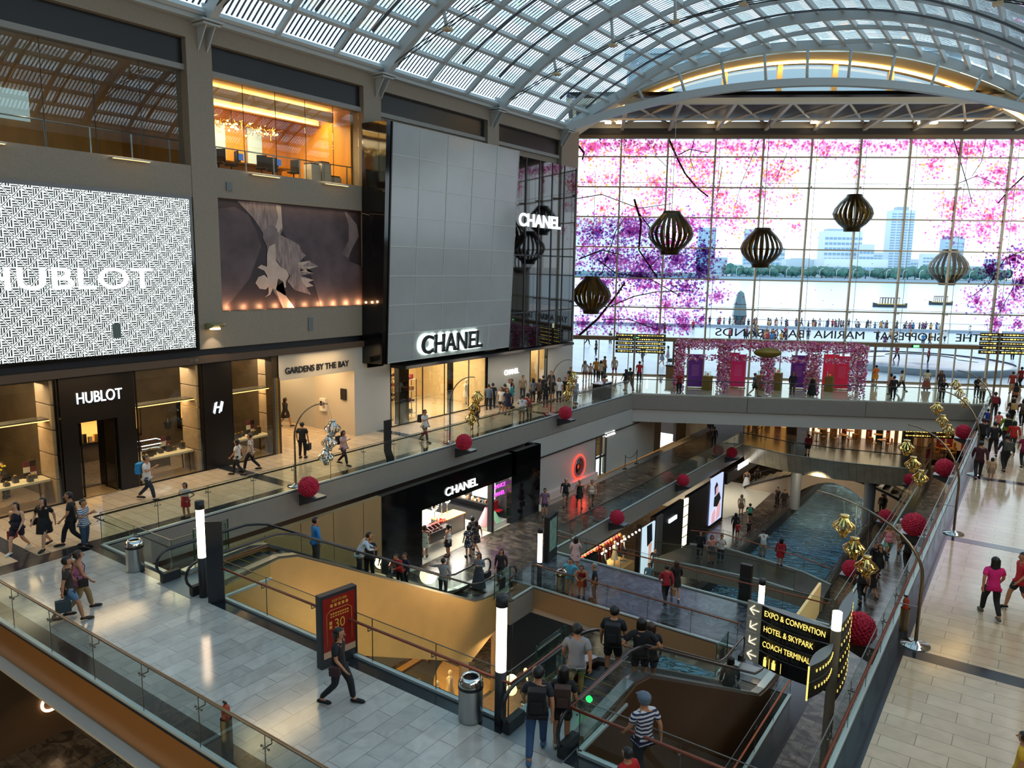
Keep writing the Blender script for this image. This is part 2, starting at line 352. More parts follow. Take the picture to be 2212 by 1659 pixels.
# ---------------------------------------------------------------- vaulted roof
VC=-14.3; VR=23.3; VT=24.6; VZ=VT-VR
def vp(arc,y,dr=0.): a=arc/VR; return Vector((VC+(VR+dr)*math.sin(a),y,VZ+(VR+dr)*math.cos(a)))
def vend(arc): # y where the skew end rib cuts the vault
    p=vp(arc,0); return 48.3+(p.x+29.6)*(.492/.871)
ARC0=-16.15; NP=22; arcs=[ARC0+1.468*k for k in range(NP+1)]
grate=MB(); ribs=MB(); small=MB()
NS=44; ss=[ARC0+(-2*ARC0)*k/NS for k in range(NS+1)]
mains=[-10.4,-.4,9.6,19.6,29.75,39.8,49.9,60.]; allr=[]
for i in range(len(mains)-1):
    for k in range(3): allr.append((mains[i]+(mains[i+1]-mains[i])*k/3,k==0))
for y,mn in allr:
    for k in range(NS):
        a,b=ss[k],ss[k+1]
        ya=min(y,vend(a)); 
        if y>vend(a) or y>vend(b): continue
        d=-.25 if mn else -.12
        (ribs if mn else small).bar(vp(a,y,d),vp(b,y,d),.34 if mn else .16,.55 if mn else .26,up=vp((a+b)/2,0)-Vector((VC,0,VZ)))
pur=MB()
for a in arcs:
    pur.bar(vp(a,-10,-.05),vp(a,vend(a),-.05),.17,.28,up=vp(a,0)-Vector((VC,0,VZ)))
endr=MB()
for k in range(NS):
    a,b=ss[k],ss[k+1]; endr.bar(vp(a,vend(a),-.1),vp(b,vend(b),-.1),.4,.6,up=vp((a+b)/2,0)-Vector((VC,0,VZ)))
struct(ribs,'ceiling',steelw,label='white arched roof ribs'); struct(small,'ceiling',steelw); struct(pur,'ceiling',steelw); struct(endr,'ceiling',steelw)
# glazing frame edges and louvre blades above
louv=MB(); ln=3.35/13
y=-10.0
lm=mat('dark_louvre','14242E',.5,metal=.2)
while y<66:
    for k in range(0,NS,1):
        a,b=ss[k],ss[k+1]
        if y>min(vend(a),vend(b))+.2: continue
        up=(vp((a+b)/2,0)-Vector((VC,0,VZ))).normalized()
        louv.bar(vp(a,y,.35),vp(b,y,.35),.072-.0009*max(0,y),.085,up=up+Vector((0,.9+.04*max(0,y),0)))
    y+=ln
struct(louv,'ceiling',lm,label='dark louvre blades over the roof glass')
gl=MB()
for k in range(NS):
    a,b=ss[k],ss[k+1]; gl.add([vp(a,-10,.12),vp(b,-10,.12),vp(b,vend(b),.12),vp(a,vend(a),.12)],[(0,1,2,3)])
struct(gl,'ceiling',glassmat('roof_glass',(.72,.86,.93),.06,.4))
# gutter beams
gt=MB(); gt.box((XF-.1,-8,18.85),(XF+.35,48.4,19.3)); struct(gt,'trim_6',steelw)
struct(MB().box((1.35,-8,18.4),(1.9,66,19.4)),'trim_7',steelw)
struct(MB().box((1.9,-8,16),(4.6,66,19.8)),'wall_right',wallm)
# support pads with triangular brackets
for i,y in enumerate((9.6,19.6,29.75,39.8,48.2)):
    t=thing('roof_bearing',(XF+.3,y,18.3),['white steel roof bearing bracket above the far left window','white steel roof bearing bracket at the top left pillar','white steel roof bearing bracket left of the white panel','white steel roof bearing bracket above the white tiled panel','white steel roof bearing bracket at the glass wall corner'][i],'bracket','roof bearings along the left wall')
    MB().box((-.3,-.5,.48),(.55,.5,.56)).box((-.3,-.4,.36),(.45,.4,.44)).build('pad',steelw,t)
    MB().ext([(-.3,-.22,.36),(.35,-.22,.36),(-.28,-.22,-.55)],(0,.05,0)).ext([(-.3,.18,.36),(.35,.18,.36),(-.28,.18,-.55)],(0,.05,0)).build('bracket',steelw,t)
    MB().ext([(0,-.1,.56),(.5,-.1,.56),(.3,-.1,1.2),(-.1,-.1,1.3)],(0,.2,0)).build('pin',steelw,t)
# tie cables with struts under each main rib
cs=MB(); st=MB(); pd=MB()
for y in mains[1:6]:
    if y>48: continue
    def cz(x): # cable sag line, chord curve
        t=(x+29.2)/(31); return 18.9+ (22.4-18.9)*(1-(2*t-1)**2)
    for dy in (-.14,.14):
        pts=[]
        for k in range(25):
            x=-29.2+30.6*k/24
            if y>vend(math.asin(max(-1,min(1,(x-VC)/VR)))*VR): break
            pts.append((x,y+dy,cz(x)))
        if len(pts)>1: cs.tube(pts,.03,5)
    for k in range(1,8):
        x=-29.2+30.6*k/8; a=math.asin((x-VC)/VR)*VR
        if y>vend(a): continue
        top=vp(a,y,-.4); st.tube([top,(x+ (x-VC)*-.04,y,cz(x))],.09,8); pd.box((x-(x-VC)*.04-.2,y-.2,cz(x)-.06),(x-(x-VC)*.04+.2,y+.2,cz(x)+.06))
struct(cs,'trim_8',mat('dark_cable','3C3A36',.4,metal=.6)); struct(st,'trim_9',steelw); struct(pd,'trim_10',mat('cream_node','C8AE84',.5))
bl=MB()
for y,mn in allr:
    if not mn and -1<y<48:
        for k in range(3,NS-3,1):
            a,b=ss[k],ss[k+1]
            if y+.5>min(vend(a),vend(b)): continue
            bl.bar(vp(a,y+.45,-.75),vp(b,y+.45,-.75),.1,.1)
struct(bl,'trim_11',mat('blind_tube','55585C',.5))
# ---------------------------------------------------------------- glass wall
mull=mat('champagne_mullion','A8967A',.4,metal=.3); brownf=mat('bronze_header','7A6448',.45)
cols_s=[-.43+3.83*k for k in range(0,12)]; rows_z=[5.87,8.33,10.9,13.4,15.85,18.3]
wg=glassmat('curtain_glass',(.93,.97,.98),.04,.35)
g=MB()
for k in range(11):
    a,b=cols_s[k],cols_s[k+1]; zz=[3.35]+rows_z+[19.75]
    for i in range(7): p,q=F(a+.04,zz[i]),F(b-.04,zz[i+1]); g.add([F(a+.04,zz[i]),F(b-.04,zz[i]),F(b-.04,zz[i+1]),F(a+.04,zz[i+1])],[(0,1,2,3)])
gw=struct(g,'window_5',wg,label='tall glass curtain wall at the end of the hall')
m=MB()
for s in cols_s: m.bar(F(s,0,-.12),F(s,20.4,-.12),.13,.26,up=FN)
for s in cols_s: m.tube([F(s+.3,3.4,-.75),F(s+.25,19.5,-.75)],.018,5)
m.build('mullion',mull,gw)
m=MB()
for z in rows_z: m.bar(F(-.6,z,-.1),F(42,z,-.1),.12,.11)
for z in (5.95,16.05): m.bar(F(-.6,z+.1,-.7),F(42,z+.1,-.7),.03,.03)
for z in (5.87,15.85):
    for s in cols_s: m.bar(F(s,z,-.1),F(s,z,-.85),.1,.2)
m.build('transom',mull,gw)
m=MB(); m.bar(F(-1,3.18,-.1),F(42,3.18,-.1),.5,.34); m.bar(F(-1,19.95,-.1),F(42,19.95,-.1),.5,.42); struct(m,'trim_12',brownf)
struct(MB().bar(F(-1,20.3,-.2),F(42,20.3,-.2),.5,.5),'trim_13',mat('dark_head_beam','3A342E',.5))
# entrance doors under the header
di=1
dfr=mat('bronze_door_frame','6E6050',.4,metal=.4)
for k in range(11):
    a,b=cols_s[k],cols_s[k+1]; dd=(b-a)/3
    door=k in (2,6)
    gg=MB()
    for i in range(3): gg.add([F(a+dd*i+.05,.05,-.05),F(a+dd*(i+1)-.05,.05,-.05),F(a+dd*(i+1)-.05,3.0,-.05),F(a+dd*i+.05,3.0,-.05)],[(0,1,2,3)])
    o=struct(gg,'door_%d'%(k+1),wg)
    mm=MB()
    for i in (1,2): mm.bar(F(a+dd*i,0,-.08),F(a+dd*i,3.0,-.08),.16 if door else .07,.16,up=FN)
    mm.bar(F(a,.06,-.08),F(b,.06,-.08),.1,.12)
    mm.build('door_frame',dfr if door else mull,o)
    if door:
        hd=MB()
        for i in (1.1,1.9): hd.tube([F(a+dd*i,.8,-.2),F(a+dd*i,1.5,-.2)],.02,6)
        hd.build('door_handle',mat('satin_steel','9A9C9C',.3,metal=.9),o)
for (u,v,lab) in ((1375,730,'green lit exit sign on the header at the left doors'),(1979,748,'green lit exit sign on the header left of the right signpost'),(2187,754,'green lit exit sign on the header above the right signpost')):
    p=PF(u,v,-.45); t=thing('exit_sign',p,lab,'sign','exit signs over the doors')
    MB().bar(tuple(FD*-.28),tuple(FD*.28),.08,.26).build('housing',bmatte,t)
    MB().bar(tuple(FD*-.24+FN*-.03),tuple(FD*.24+FN*-.03),.05,.2).build('lit_panel',mat('exit_green','0A6A2A',.4,emit='2CE060',es=1.6),t)
    text('lettering','EXIT',.2,p-FN*.07,FD,(0,0,1),mat('exit_white','FFFFFF',.5,emit='E8FFF0',es=1.5),t,.01)
# the shop name on the outside of the glass, read from behind
nm=thing('hall_name_sign',F(22.7,3.5,.35),'black letters spelling the mall name, seen mirrored from behind above the doors','sign')
def nametext(s,a,b):
    o=text('lettering',s,.95,F((a+b)/2,3.85,.35),-FD,(0,0,1),mat('letter_black','0C0E12',.5),nm,.08,width=abs(b-a))
nametext('SANDS',12.0,16.0); nametext('BAY',17.4,19.4); nametext('MARINA',20.2,24.3); nametext('AT',25.0,26.2); nametext('SHOPPES',26.6,30.5); nametext('THE',31.6,33.5)
MB().bar(F(11.8,3.32,.35)-nm.location,F(33.4,3.32,.35)-nm.location,.06,.06).build('rail',bmatte,nm)
# blossom film on the panes
def film(name,c,w=.85):
    m=bpy.data.materials.new(name); m.use_nodes=True; n=m.node_tree; n.nodes.clear(); o=n.nodes.new('ShaderNodeOutputMaterial')
    t=n.nodes.new('ShaderNodeBsdfTransparent'); t.inputs[0].default_value=(*hx(c),1); d=n.nodes.new('ShaderNodeBsdfDiffuse'); d.inputs[0].default_value=(*hx(c),1)
    x=n.nodes.new('ShaderNodeMixShader'); x.inputs[0].default_value=1-w; n.links.new(t.outputs[0],x.inputs[1]); n.links.new(d.outputs[0],x.inputs[2]); n.links.new(x.outputs[0],o.inputs[0]); return m
fm=[film('film_magenta','D468BC'),film('film_pink','F8A0D4'),film('film_pale','FBC4E4'),film('film_violet','8E58B4'),film('film_plum','7A2058'),film('film_orange','FFB060'),film('film_brown','5A3438',.6),film('film_haze','BCD8E2',.9)]
bm_=MB(); rnd=random.Random(3)
def blossom(u,v,sz,ci):
    c=PF(u,v,-.03)
    if not (0-1<(c-FW).dot(FD)<41 and 3.4<c.z<19.7): return
    a0=rnd.random()*6; vs=[]
    for k in range(10):
        r=sz*(1 if k%2==0 else .45); a=a0+math.pi*k/5; vs.append(c+FD*(r*math.cos(a))+Vector((0,0,r*math.sin(a))))
    bm_.cur=ci; bm_.add(vs,[tuple(range(10))])
def clump(u,v,ru,rv,n,cols,sz=(.07,.16)):
    n=int(n*(1.9 if u<1560 else 1.5))
    for _ in range(n):
        a=rnd.random()*6.283; r=abs(rnd.gauss(0,.5))
        blossom(u+ru*r*math.cos(a),v+rv*r*math.sin(a),rnd.uniform(*sz),rnd.choice(cols))
for u in range(1245,2215,14): clump(u,306+rnd.random()*16,20,20,24,[0,1,1,2,4] if u<1480 else [1,1,2,2,0])
for u,v,ru,rv,n in ((1280,318,70,26,130),(1360,325,60,22,80),(1330,390,60,60,110),(1300,450,60,50,90),(1420,400,50,50,80),(1520,360,60,50,110),(1560,420,80,50,160),(1640,420,50,45,120),(1680,380,50,40,100),(1590,470,60,40,100),(1780,330,60,30,90),(1850,350,30,60,70),(2010,360,50,50,120),(2090,330,60,40,120),(2160,370,60,60,160),(2060,450,60,40,140),(2140,470,70,60,180),(2190,420,50,60,100)): clump(u,v,ru,rv,n,[1,1,2,2,0,5])
for u,v,ru,rv,n in ((1290,500,60,40,190),(1360,500,70,45,230),(1310,560,70,40,200),(1400,560,70,50,260),(1460,560,60,50,220),(1510,580,50,40,150),(1380,600,80,30,200),(1300,610,60,30,140),(1480,620,60,30,120),(1520,540,40,40,100),(2190,560,50,40,200),(2140,580,40,50,140),(2205,610,30,50,120)): clump(u,v,ru,rv,n,[0,3,3,1,4])
for u,v,ru,rv,n in ((1260,700,40,40,130),(1320,690,50,40,160),(1390,695,55,40,170),(1440,660,50,40,150),(1330,650,60,30,130),(1420,710,50,20,120),(1470,690,40,30,110),(1490,650,50,30,90),(1550,640,40,25,80),(1478,705,22,26,90),(1515,690,20,20,50),(2110,650,40,40,120),(2160,660,40,40,130),(2150,700,22,34,110),(2190,640,40,40,100),(2200,700,30,30,70)): clump(u,v,ru,rv,n,[0,1,1,3,2])
for _ in range(60): u=rnd.uniform(1240,1720); clump(u,rnd.uniform(310,500),45,30,28,[1,1,2,2,0,5])
for _ in range(40): u=rnd.uniform(1240,1560); clump(u,rnd.uniform(470,620),45,30,40,[0,3,1,1,2])
for _ in range(26): u=rnd.uniform(2010,2212); clump(u,rnd.uniform(310,520),40,30,30,[1,1,2,2,0])
bm_.cur=7
for i_ in range(3):
    a_,b__=cols_s[i_]+.05,cols_s[i_+1]-.05
    for z0_,z1_ in (((8.4,10.8),(11,13.3)) if i_<2 else ((8.4,10.8),)): bm_.add([F(a_,z0_,-.02),F(b__,z0_,-.02),F(b__,z1_,-.02),F(a_,z1_,-.02)],[(0,1,2,3)])
for _ in range(45): blossom(rnd.uniform(1560,2100),rnd.uniform(360,680),.06,0)
bm_.cur=6
def branch(pts,w):
    P=[PF(u,v,-.035) for u,v in pts]
    for i in range(len(P)-1): bm_.bar(P[i],P[i+1],w*.8*(1-.5*i/len(P)),.004,up=FN)
for pts,w in (([(1245,310),(1262,330),(1258,345)],.22),([(1445,300),(1462,340),(1480,375),(1505,405),(1530,425)],.2),([(1465,335),(1490,322),(1530,330)],.1),([(1370,430),(1385,480),(1380,540),(1420,600)],.22),([(1380,460),(1410,500),(1460,520)],.12),([(1250,725),(1290,690),(1330,640),(1350,610)],.26),([(1310,665),(1370,640),(1420,630),(1500,628)],.12),([(1300,690),(1360,690),(1420,712)],.1),([(1250,560),(1300,540),(1340,550)],.14),([(1300,590),(1330,500),(1350,470)],.1),([(1400,580),(1440,540),(1500,500)],.08),([(1640,300),(1620,350),(1600,400),(1590,440)],.06),([(2060,300),(2075,350),(2090,400),(2100,440)],.1),([(2212,380),(2180,410),(2155,440)],.14),([(2130,300),(2120,350),(2100,380)],.07),([(2212,540),(2170,560),(2140,610),(2100,640)],.1),([(2180,560),(2190,620),(2150,690)],.07),([(1240,430),(1300,420),(1380,450),(1450,440)],.1),([(1500,300),(1490,340),(1500,370)],.08),([(1560,360),(1550,420),(1530,460)],.07),([(1410,330),(1440,360),(1440,400)],.06),([(1290,560),(1330,590),(1400,600),(1470,640)],.12),([(2060,400),(2110,380),(2160,400)],.07),([(1700,330),(1680,380),(1640,420)],.06)): branch(pts,w)
pr=bm_.build('blossom_print',fm,gw); pr['kind']='stuff'
# canopy trusses between the wall head and the end rib
cn=MB(); pk=mat('cream_truss','D6C8AE',.45)
for off,z,w_,h in ((-.45,20.75,.3,.5),(-8.3,21.0,.35,.4)): cn.bar(F(-1,z,off),F(42,z,off),w_,h)
cn.bar(F(-1,20.45,-4.6),F(42,20.45,-4.6),.1,.12)
for i,s in enumerate(cols_s):
    cn.bar(F(s,20.5,-.3),F(s+.0,21.0,-8.3),.26,.4)
    if i<11:
        s2=cols_s[i+1]; cn.tube([F(s,20.8,-.5),F((s+s2)/2,20.9,-4.4),F(s,21.0,-8.2)],.1,6); cn.tube([F(s2,20.8,-.5),F((s+s2)/2,20.9,-4.4),F(s2,21.0,-8.2)],.1,6)
struct(cn,'ceiling',pk,label='cream canopy trusses over the glass wall')
struct(MB().add([F(-1,21.35,-8.6),F(42,21.35,-8.6),F(42,21.35,.6),F(-1,21.35,.6)],[(0,1,2,3)]).add([F(-1,21.6,-8.6),F(42,21.6,-8.6),F(42,21.6,.6),F(-1,21.6,.6)],[(3,2,1,0)]),'ceiling',mat('dark_canopy_deck','4A4038',.6))
# tie arch, struts, lunette
EC=Vector((-29.6,48.23,0))
def E_(s,z,o=0): return EC+FD*s+FN*o+Vector((0,0,z))
def ztie(s): return 22.0-3.2*((s-17.7)/17.9)**2
def zend(s):
    x=EC.x+FD.x*s; return VZ+math.sqrt(max(0,VR*VR-(x-VC)**2))
ti=MB(); N=40
for k in range(N):
    a,b=35.4*k/N,35.4*(k+1)/N; ti.bar(E_(a,ztie(a),-.3),E_(b,ztie(b),-.3),.5,.5)
struct(ti,'trim_14',steelw)
sr=MB()
for k in range(2,12):
    s=35.4*k/13+.4; sr.tube([E_(s,ztie(s),-.2),E_(s+(s-17.7)*.06,zend(s)-.4,-.1)],.1,8)
struct(sr,'trim_15',steelw)
so=MB(); le=MB()
for k in range(N):
    a,b=35.4*k/N,35.4*(k+1)/N
    so.add([E_(a,zend(a)-.5,.1),E_(b,zend(b)-.5,.1),E_(b,zend(b)-.6,3.2),E_(a,zend(a)-.6,3.2)],[(0,1,2,3)])
    if 2<k<37: le.bar(E_(a,zend(a)-.62,2.3),E_(b,zend(b)-.62,2.3),.4,.05)
struct(so,'ceiling',mat('cream_soffit','E0CFA4',.6))
o=le.build('light_strip',mat('led_warm','FFE0A0',.5,emit='FFCF7A',es=14)); tag(o,'warm glowing light strip curving along the arched clerestory','light')
ps=MB()
for k in range(1,9): s=3.9*k; ps.bar(E_(s,21.4,3.0),E_(s,zend(s)-.6,3.0),.35,.35,up=FN)
struct(ps,'trim_16',mat('cream_post','C9B68C',.5))
struct(MB().add([E_(2,21.4,3.1),E_(33.5,21.4,3.1)]+[E_(33.5-31.5*k/20,max(21.45,zend(33.5-31.5*k/20)-.65),3.1) for k in range(21)],[tuple(range(23))]),'window_6',wg)
rl=MB()
for z in (21.9,22.1,22.3,22.5): rl.bar(E_(2,z,6),E_(34,z,6),.04,.03)
for k in range(16): rl.bar(E_(2+2*k,21.5,6),E_(2+2*k,22.6,6),.05,.05,up=FN)
struct(rl,'trim_17',mat('white_rail','C8D0D0',.4))
hb=MB().bar(E_(5,24.2,11.3),E_(31,24.2,11.3),3.6,4.6).build('rooftop_block',mat('pale_blue_cladding','A9C0CC',.6)); tag(hb,'pale blue rounded rooftop block seen through the arched clerestory','building')
MB().bar(E_(4.6,26.7,11.3),E_(31.4,26.7,11.3),4,.4).build('roof',mat('pale_roof','C8D8E0',.6),hb)
# gable closing the vault end at the left corner, floor end
cw=MB(); cw.add([F(-1.3,0,-.1),(-29.6,50.6,0),(-29.6,50.6,3.6),F(-1.3,3.6,-.1)],[(0,1,2,3)])
cw.add([F(-1.1,3,0),(-29.6,50.6,3),(-29.6,50.6,19.3),F(-1.1,21,0)],[(0,1,2,3)])
struct(cw,'wall_corner',wallm)
# ceiling flood lamps hanging from the trusses
for i,(u,v) in enumerate(((1326,262),(1548,261),(1772,261),(2004,262))):
    p=PF(u,v,-1.6); t=thing('flood_lamp',p,['leftmost flood lamp pair under the canopy trusses','flood lamp pair under the canopy, second from the left','flood lamp pair under the canopy, third from the left','rightmost flood lamp pair under the canopy trusses'][i],'lamp','flood lamps under the canopy')
    MB().bar(tuple(FD*-.55),tuple(FD*.55),.1,.1).build('bracket',steelw,t)
    for k in (-.45,.45): MB().bar(tuple(FD*(k-.25)+Vector((0,0,-.12))),tuple(FD*(k+.25)+Vector((0,0,-.12))),.3,.12).build('lamp_head',mat('lamp_lit','FFFFFF',.5,emit='FFE9C0',es=7),t)
# ---------------------------------------------------------------- shops on the main floor
gold=mat('warm_lit_wall','C79A5C',.6,noise=.15,ns=3); wood=mat('pale_wood_floor','B08A58',.35,noise=.2,ns=2,stretch=(1,8,1)); carpet=mat('brown_carpet','6A5844',.9,noise=.3,ns=6)
suede=mat('suede_panel','A08668',.75,noise=.15,ns=4)
shopw=mat('shop_back','4E3E2A',.5,noise=.3,ns=1.5)
sh=MB(); sh.box((-35.2,-8,0),(-35,22.9,4.8)); sh.box((-35,12.9,0),(-30,13.1,4.8)); sh.box((-35,22.75,0),(XF-.5,22.95,4.8)); sh.box((-35,4,0),(-30,4.2,4.8)); struct(sh,'wall_shop',shopw)
struct(MB().box((-35,-8,4.7),(XF-.2,22.9,4.8)),'ceiling',mat('shop_ceiling','3A3028',.8)); 
struct(MB().box((-35.2,-8,-.04),(XF,22.95,.01)),'floor',carpet); struct(MB().box((-30.9,-8,.005),(XF-.05,22.9,.03)),'floor',wood)
pb=mat('dark_bronze_cladding','1E1814',.3,metal=.4)
# dark portal with name, pillar with emblem
po=MB(); po.box((XF-.35,13.0,0),(XF+.02,13.6,4.78)); po.box((XF-.35,15.1,0),(XF+.02,15.85,4.78)); po.box((XF-.35,13.6,3.0),(XF+.02,15.1,4.78))
po.box((XF-1.6,13.55,0),(XF-.35,13.62,3)); po.box((XF-1.6,15.08,0),(XF-.35,15.15,3)); po.box((XF-.4,18.88,0),(XF+.03,20.28,4.78))
struct(po,'wall_portal',pb)
sil=mat('lit_silver_letters','E8F0F8',.3,emit='CFE4FF',es=.7)
o=text('shop_sign','HUBLOT',.62,(XF+.06,14.45,3.93),(0,1,0),(0,0,1),sil,None,.06,width=1.72); tag(o,'backlit silver letters over the dark watch shop portal','sign')
o=text('emblem_sign','H',.62,(XF+.07,19.55,2.75),(0,1,0),(.0,.25,.97),sil,None,.05,width=.42,bold=.01)
for dy in (-.12,.12):
    x_=MB().bar((XF+.06,19.55+dy-.07,2.5),(XF+.06,19.55+dy+.07,3.02),.045,.05); e=x_.build('stroke',sil,o)
tag(o,'backlit silver letter emblem on the dark bronze pillar','sign')
mo=MB()
for i in range(24):
    for j in range(4): mo.cur=(i*3+j*5)%3; mo.box((XF-.5+j*.125,22.93,i*.155),(XF-.38+j*.125,22.97,i*.155+.15)); mo.box((XF-.02,22.5+j*.11,i*.155),(XF+.02,22.6+j*.11,i*.155+.15))
mo.cur=0; mo.box((XF-.5,22.52,0),(XF-.02,22.93,4.78)); struct(mo,'trim_40',[mat('mosaic_brown','4A3A28',.4,metal=.4),mat('mosaic_gold','A8843C',.3,metal=.7),mat('mosaic_grey','6A6A60',.3,metal=.5)])
# glass leaves of the open door
dg=glassmat('shop_glass',(.92,.93,.9),.05,.35)
for i,(y,a) in enumerate(((13.72,70),(14.98,-70))):
    t=thing('glass_door',(XF-1.0,y,0),['left glass leaf of the watch shop door standing open','right glass leaf of the watch shop door standing open'][i],'door'); t.rotation_euler=(0,0,0)
    f=MB(); s=1 if i==0 else -1
    f.box((0,0,0),(.9,.04,.06)).box((0,0,2.85),(.9,.04,2.95)).box((0,0,0),(.06,.04,2.95)).box((.86,0,0),(.92,.04,2.95)); f.build('frame',pb,t)
    MB().box((.06,.015,.06),(.86,.025,2.85)).build('pane',dg,t); MB().tube([(.78,.1,.9),(.78,.1,1.9)],.02,6).build('handle',bmatte,t)
def shopwin(y0,y1,z1,label,beam=None,mull=()):
    g=MB().box((XF-.03,y0,.04),(XF-.01,y1,z1)); o=struct(g,'window_%d'%shopwin.n,dg,label=label); shopwin.n+=1
    f=MB(); f.box((XF-.05,y0,0),(XF+.01,y1,.06)); f.box((XF-.05,y0,0),(XF+.01,y0+.05,z1)); f.box((XF-.05,y1-.05,0),(XF+.01,y1,z1))
    for y in mull: f.box((XF-.05,y-.02,0),(XF,y+.02,z1))
    f.build('window_frame',pb,o); return o
shopwin.n=7
shopwin(4.3,12.95,4.78,'large lit shop window left of the dark portal'); shopwin(15.9,18.85,4.78,'lit shop window between the portal and the pillar'); shopwin(20.3,22.9,4.78,'lit shop window at the corridor corner')
gb=mat('lit_shelf_edge','FFD890',.5,emit='FFC878',es=2.2)
for k,(y0,y1) in enumerate(((4.3,12.9),(15.95,18.8),(20.35,22.85))):
    t=thing('lit_canopy_shelf',(XF-.6,(y0+y1)/2,3.25),['warm strip lit glass shelf across the leftmost watch window','warm strip lit glass shelf across the middle watch window','warm strip lit glass shelf across the corner watch window'][k],'shelf','lit shelves inside the watch windows')
    h=(y1-y0)/2; MB().box((-.35,-h,-.03),(.3,h,.03)).build('shelf',mat('smoked_glass_shelf','4A443A',.2),t)
    MB().box((.28,-h,-.05),(.33,h,-.02)).build('light_strip',gb,t); MB().box((-.37,-h,-.05),(-.33,h,-.02)).build('light_strip',gb,t)
    # suede side panels
    for yy in (y1-.05,):
        for zi in range(5):
            pz=MB().box((XF-1.3,yy-.12,zi*.95+.02),(XF-.1,yy,zi*.95+.93)).build('suede_panel',suede,None,bev=.03); tag(pz,'padded suede wall panel at the right side of a watch window','panel','padded suede panels in the watch windows')
    area('window_lamp',(XF-1.2,(y0+y1)/2,4.55),1.2,y1-y0-.4,95*(y1-y0)/3,WARM2)
    area('case_lamp',(XF-1.0,(y0+y1)/2,3.15),.5,y1-y0-.3,40*(y1-y0)/3,WARM)
    area('room_lamp',(XF-3.6,(y0+y1)/2,4.5),2.5,y1-y0,45*(y1-y0)/3,WARM)
def display_table(y0,y1,z,label,x=XF-.85):
    t=thing('display_table',(x,(y0+y1)/2,0),label,'table','display tables in the watch windows'); h=(y1-y0)/2
    MB().box((-.4,-h,z-.09),(.4,h,z)).build('table_top',mat('ivory_top','D8C8A4',.35),t,bev=.01)
    for sx in (-.3,.3):
        for sy in (-h+.15,h-.15): MB().bar((sx,sy,z-.09),(sx,sy*1.03,0),.05,.05).build('leg',mat('bronze_leg','6A5438',.4,metal=.5),t)
    return t
display_table(15.97,18.6,.95,'long ivory display table in the watch window beside the portal'); display_table(20.4,22.7,.95,'ivory display table in the corner watch window'); display_table(9.6,12.7,.95,'ivory display table in the leftmost watch window'); display_table(4.6,9.0,1.0,'ivory display counter at the far left of the picture')
rr=random.Random(5)
cam_i=0
for y0,y1 in ((16.1,18.4),(20.5,22.6),(9.7,12.5)):
    y=y0
    while y<y1:
        k=rr.random(); x=XF-.85+rr.uniform(-.2,.25)
        t=thing('watch_stand',(x,y,.95),'small dark watch stand on a pale tray in a watch window','display','watch stands on the window tables')
        h=rr.uniform(.12,.3); MB().box((-.09,-.09,0),(.09,.09,h)).build('block',mat('dark_display_block','3A3028',.4),t); MB().lathe([(.035,0),(.05,.02),(.05,.05),(.035,.07)],(0,0,h),10).build('watch',mat('gold_metal','D0A050',.25,metal=.9),t)
        y+=rr.uniform(.22,.4)
for y,x in ((16.35,-.55),(17.75,-.7),(20.7,-.6),(22.1,-.75),(12.3,-.7)):
    t=thing('checker_screen',(XF+x-.5,y,.95),'small panelled card with dark red and white squares on a window table','display','panelled cards in the watch windows')
    b=MB(); 
    for i in range(2):
        for j in range(3):
            b.cur=(i+j)%3; b.box((0,i*.22-.22,j*.22),(.03,i*.22,j*.22+.21))
    b.build('card',[mat('card_black','1C1614',.5),mat('card_ivory','D8CCB8',.5),mat('card_maroon','6A2A34',.5)],t)
wc=mat('blue_watch_screen','203A58',.3,emit='6FB4E8',es=.9)
t=thing('wall_screen',(-34.6,17.2,2.6),'dark wall screen showing a blue watch','screen'); MB().box((-.05,-1.0,-.6),(.05,1.0,.6)).build('screen',mat('screen_dark','14181C',.3),t); MB().lathe([(0,0),(.42,0),(.42,.06),(0,.06)],(0,0,0),14).build('watch_image',wc,t,loc=(.06,-.5,0),rot=(0,R(90),0))
t=thing('vitrine',(XF-2.6,17.3,0),'glass topped table case with white rim lights and watches','case'); MB().box((-.5,-1.1,.0),(.5,1.1,.85)).build('base',mat('case_bronze','4A3826',.35,metal=.3),t,bev=.02); MB().box((-.5,-1.1,.9),(.5,1.1,1.1)).build('glass_top',dg,t)
MB().tube([(-.5,-1.1,1.1),(.5,-1.1,1.1),(.5,1.1,1.1),(-.5,1.1,1.1),(-.5,-1.1,1.1)],.02,5).build('rim_light',mat('rim_lit','FFFFFF',.4,emit='F4F8FF',es=2.5),t)
t=thing('floor_lamp',(XF-1.9,18.3,0),'slim floor lamp with dark shade inside the watch window','lamp'); MB().tube([(0,0,0),(0,0,2.2)],.02,6).build('pole',bmatte,t); MB().lathe([(.14,0),(.18,.3)],(0,0,1.75),12).build('shade',bmatte,t)
t=thing('gallery_picture',(-34.9,10.9,2.5),'dark picture of a golden face with green writing in the leftmost window','picture'); MB().box((-.03,-1.1,-1.1),(.03,1.1,1.1)).build('canvas',mat('pic_dark','1A2418',.5),t)
MB().ball((.06,-.3,.35),.55,14,(.1,.9,1)).build('painted_face',mat('pic_gold','C89030',.4,emit='C08020',es=.25),t); text('lettering','THE ART OF',.3,(-34.82,10.9,1.75),(0,1,0),(0,0,1),mat('neon_green','30A050',.4,emit='30C060',es=1.),t)
t=thing('potted_chrysanthemum',(XF-2.3,11.2,1.0),'bowl of yellow chrysanthemums in the leftmost watch window','plant'); fb_=MB()
for _ in range(60): fb_.ball((rr.gauss(0,.18),rr.gauss(0,.25),rr.uniform(.18,.4)),.05,6)
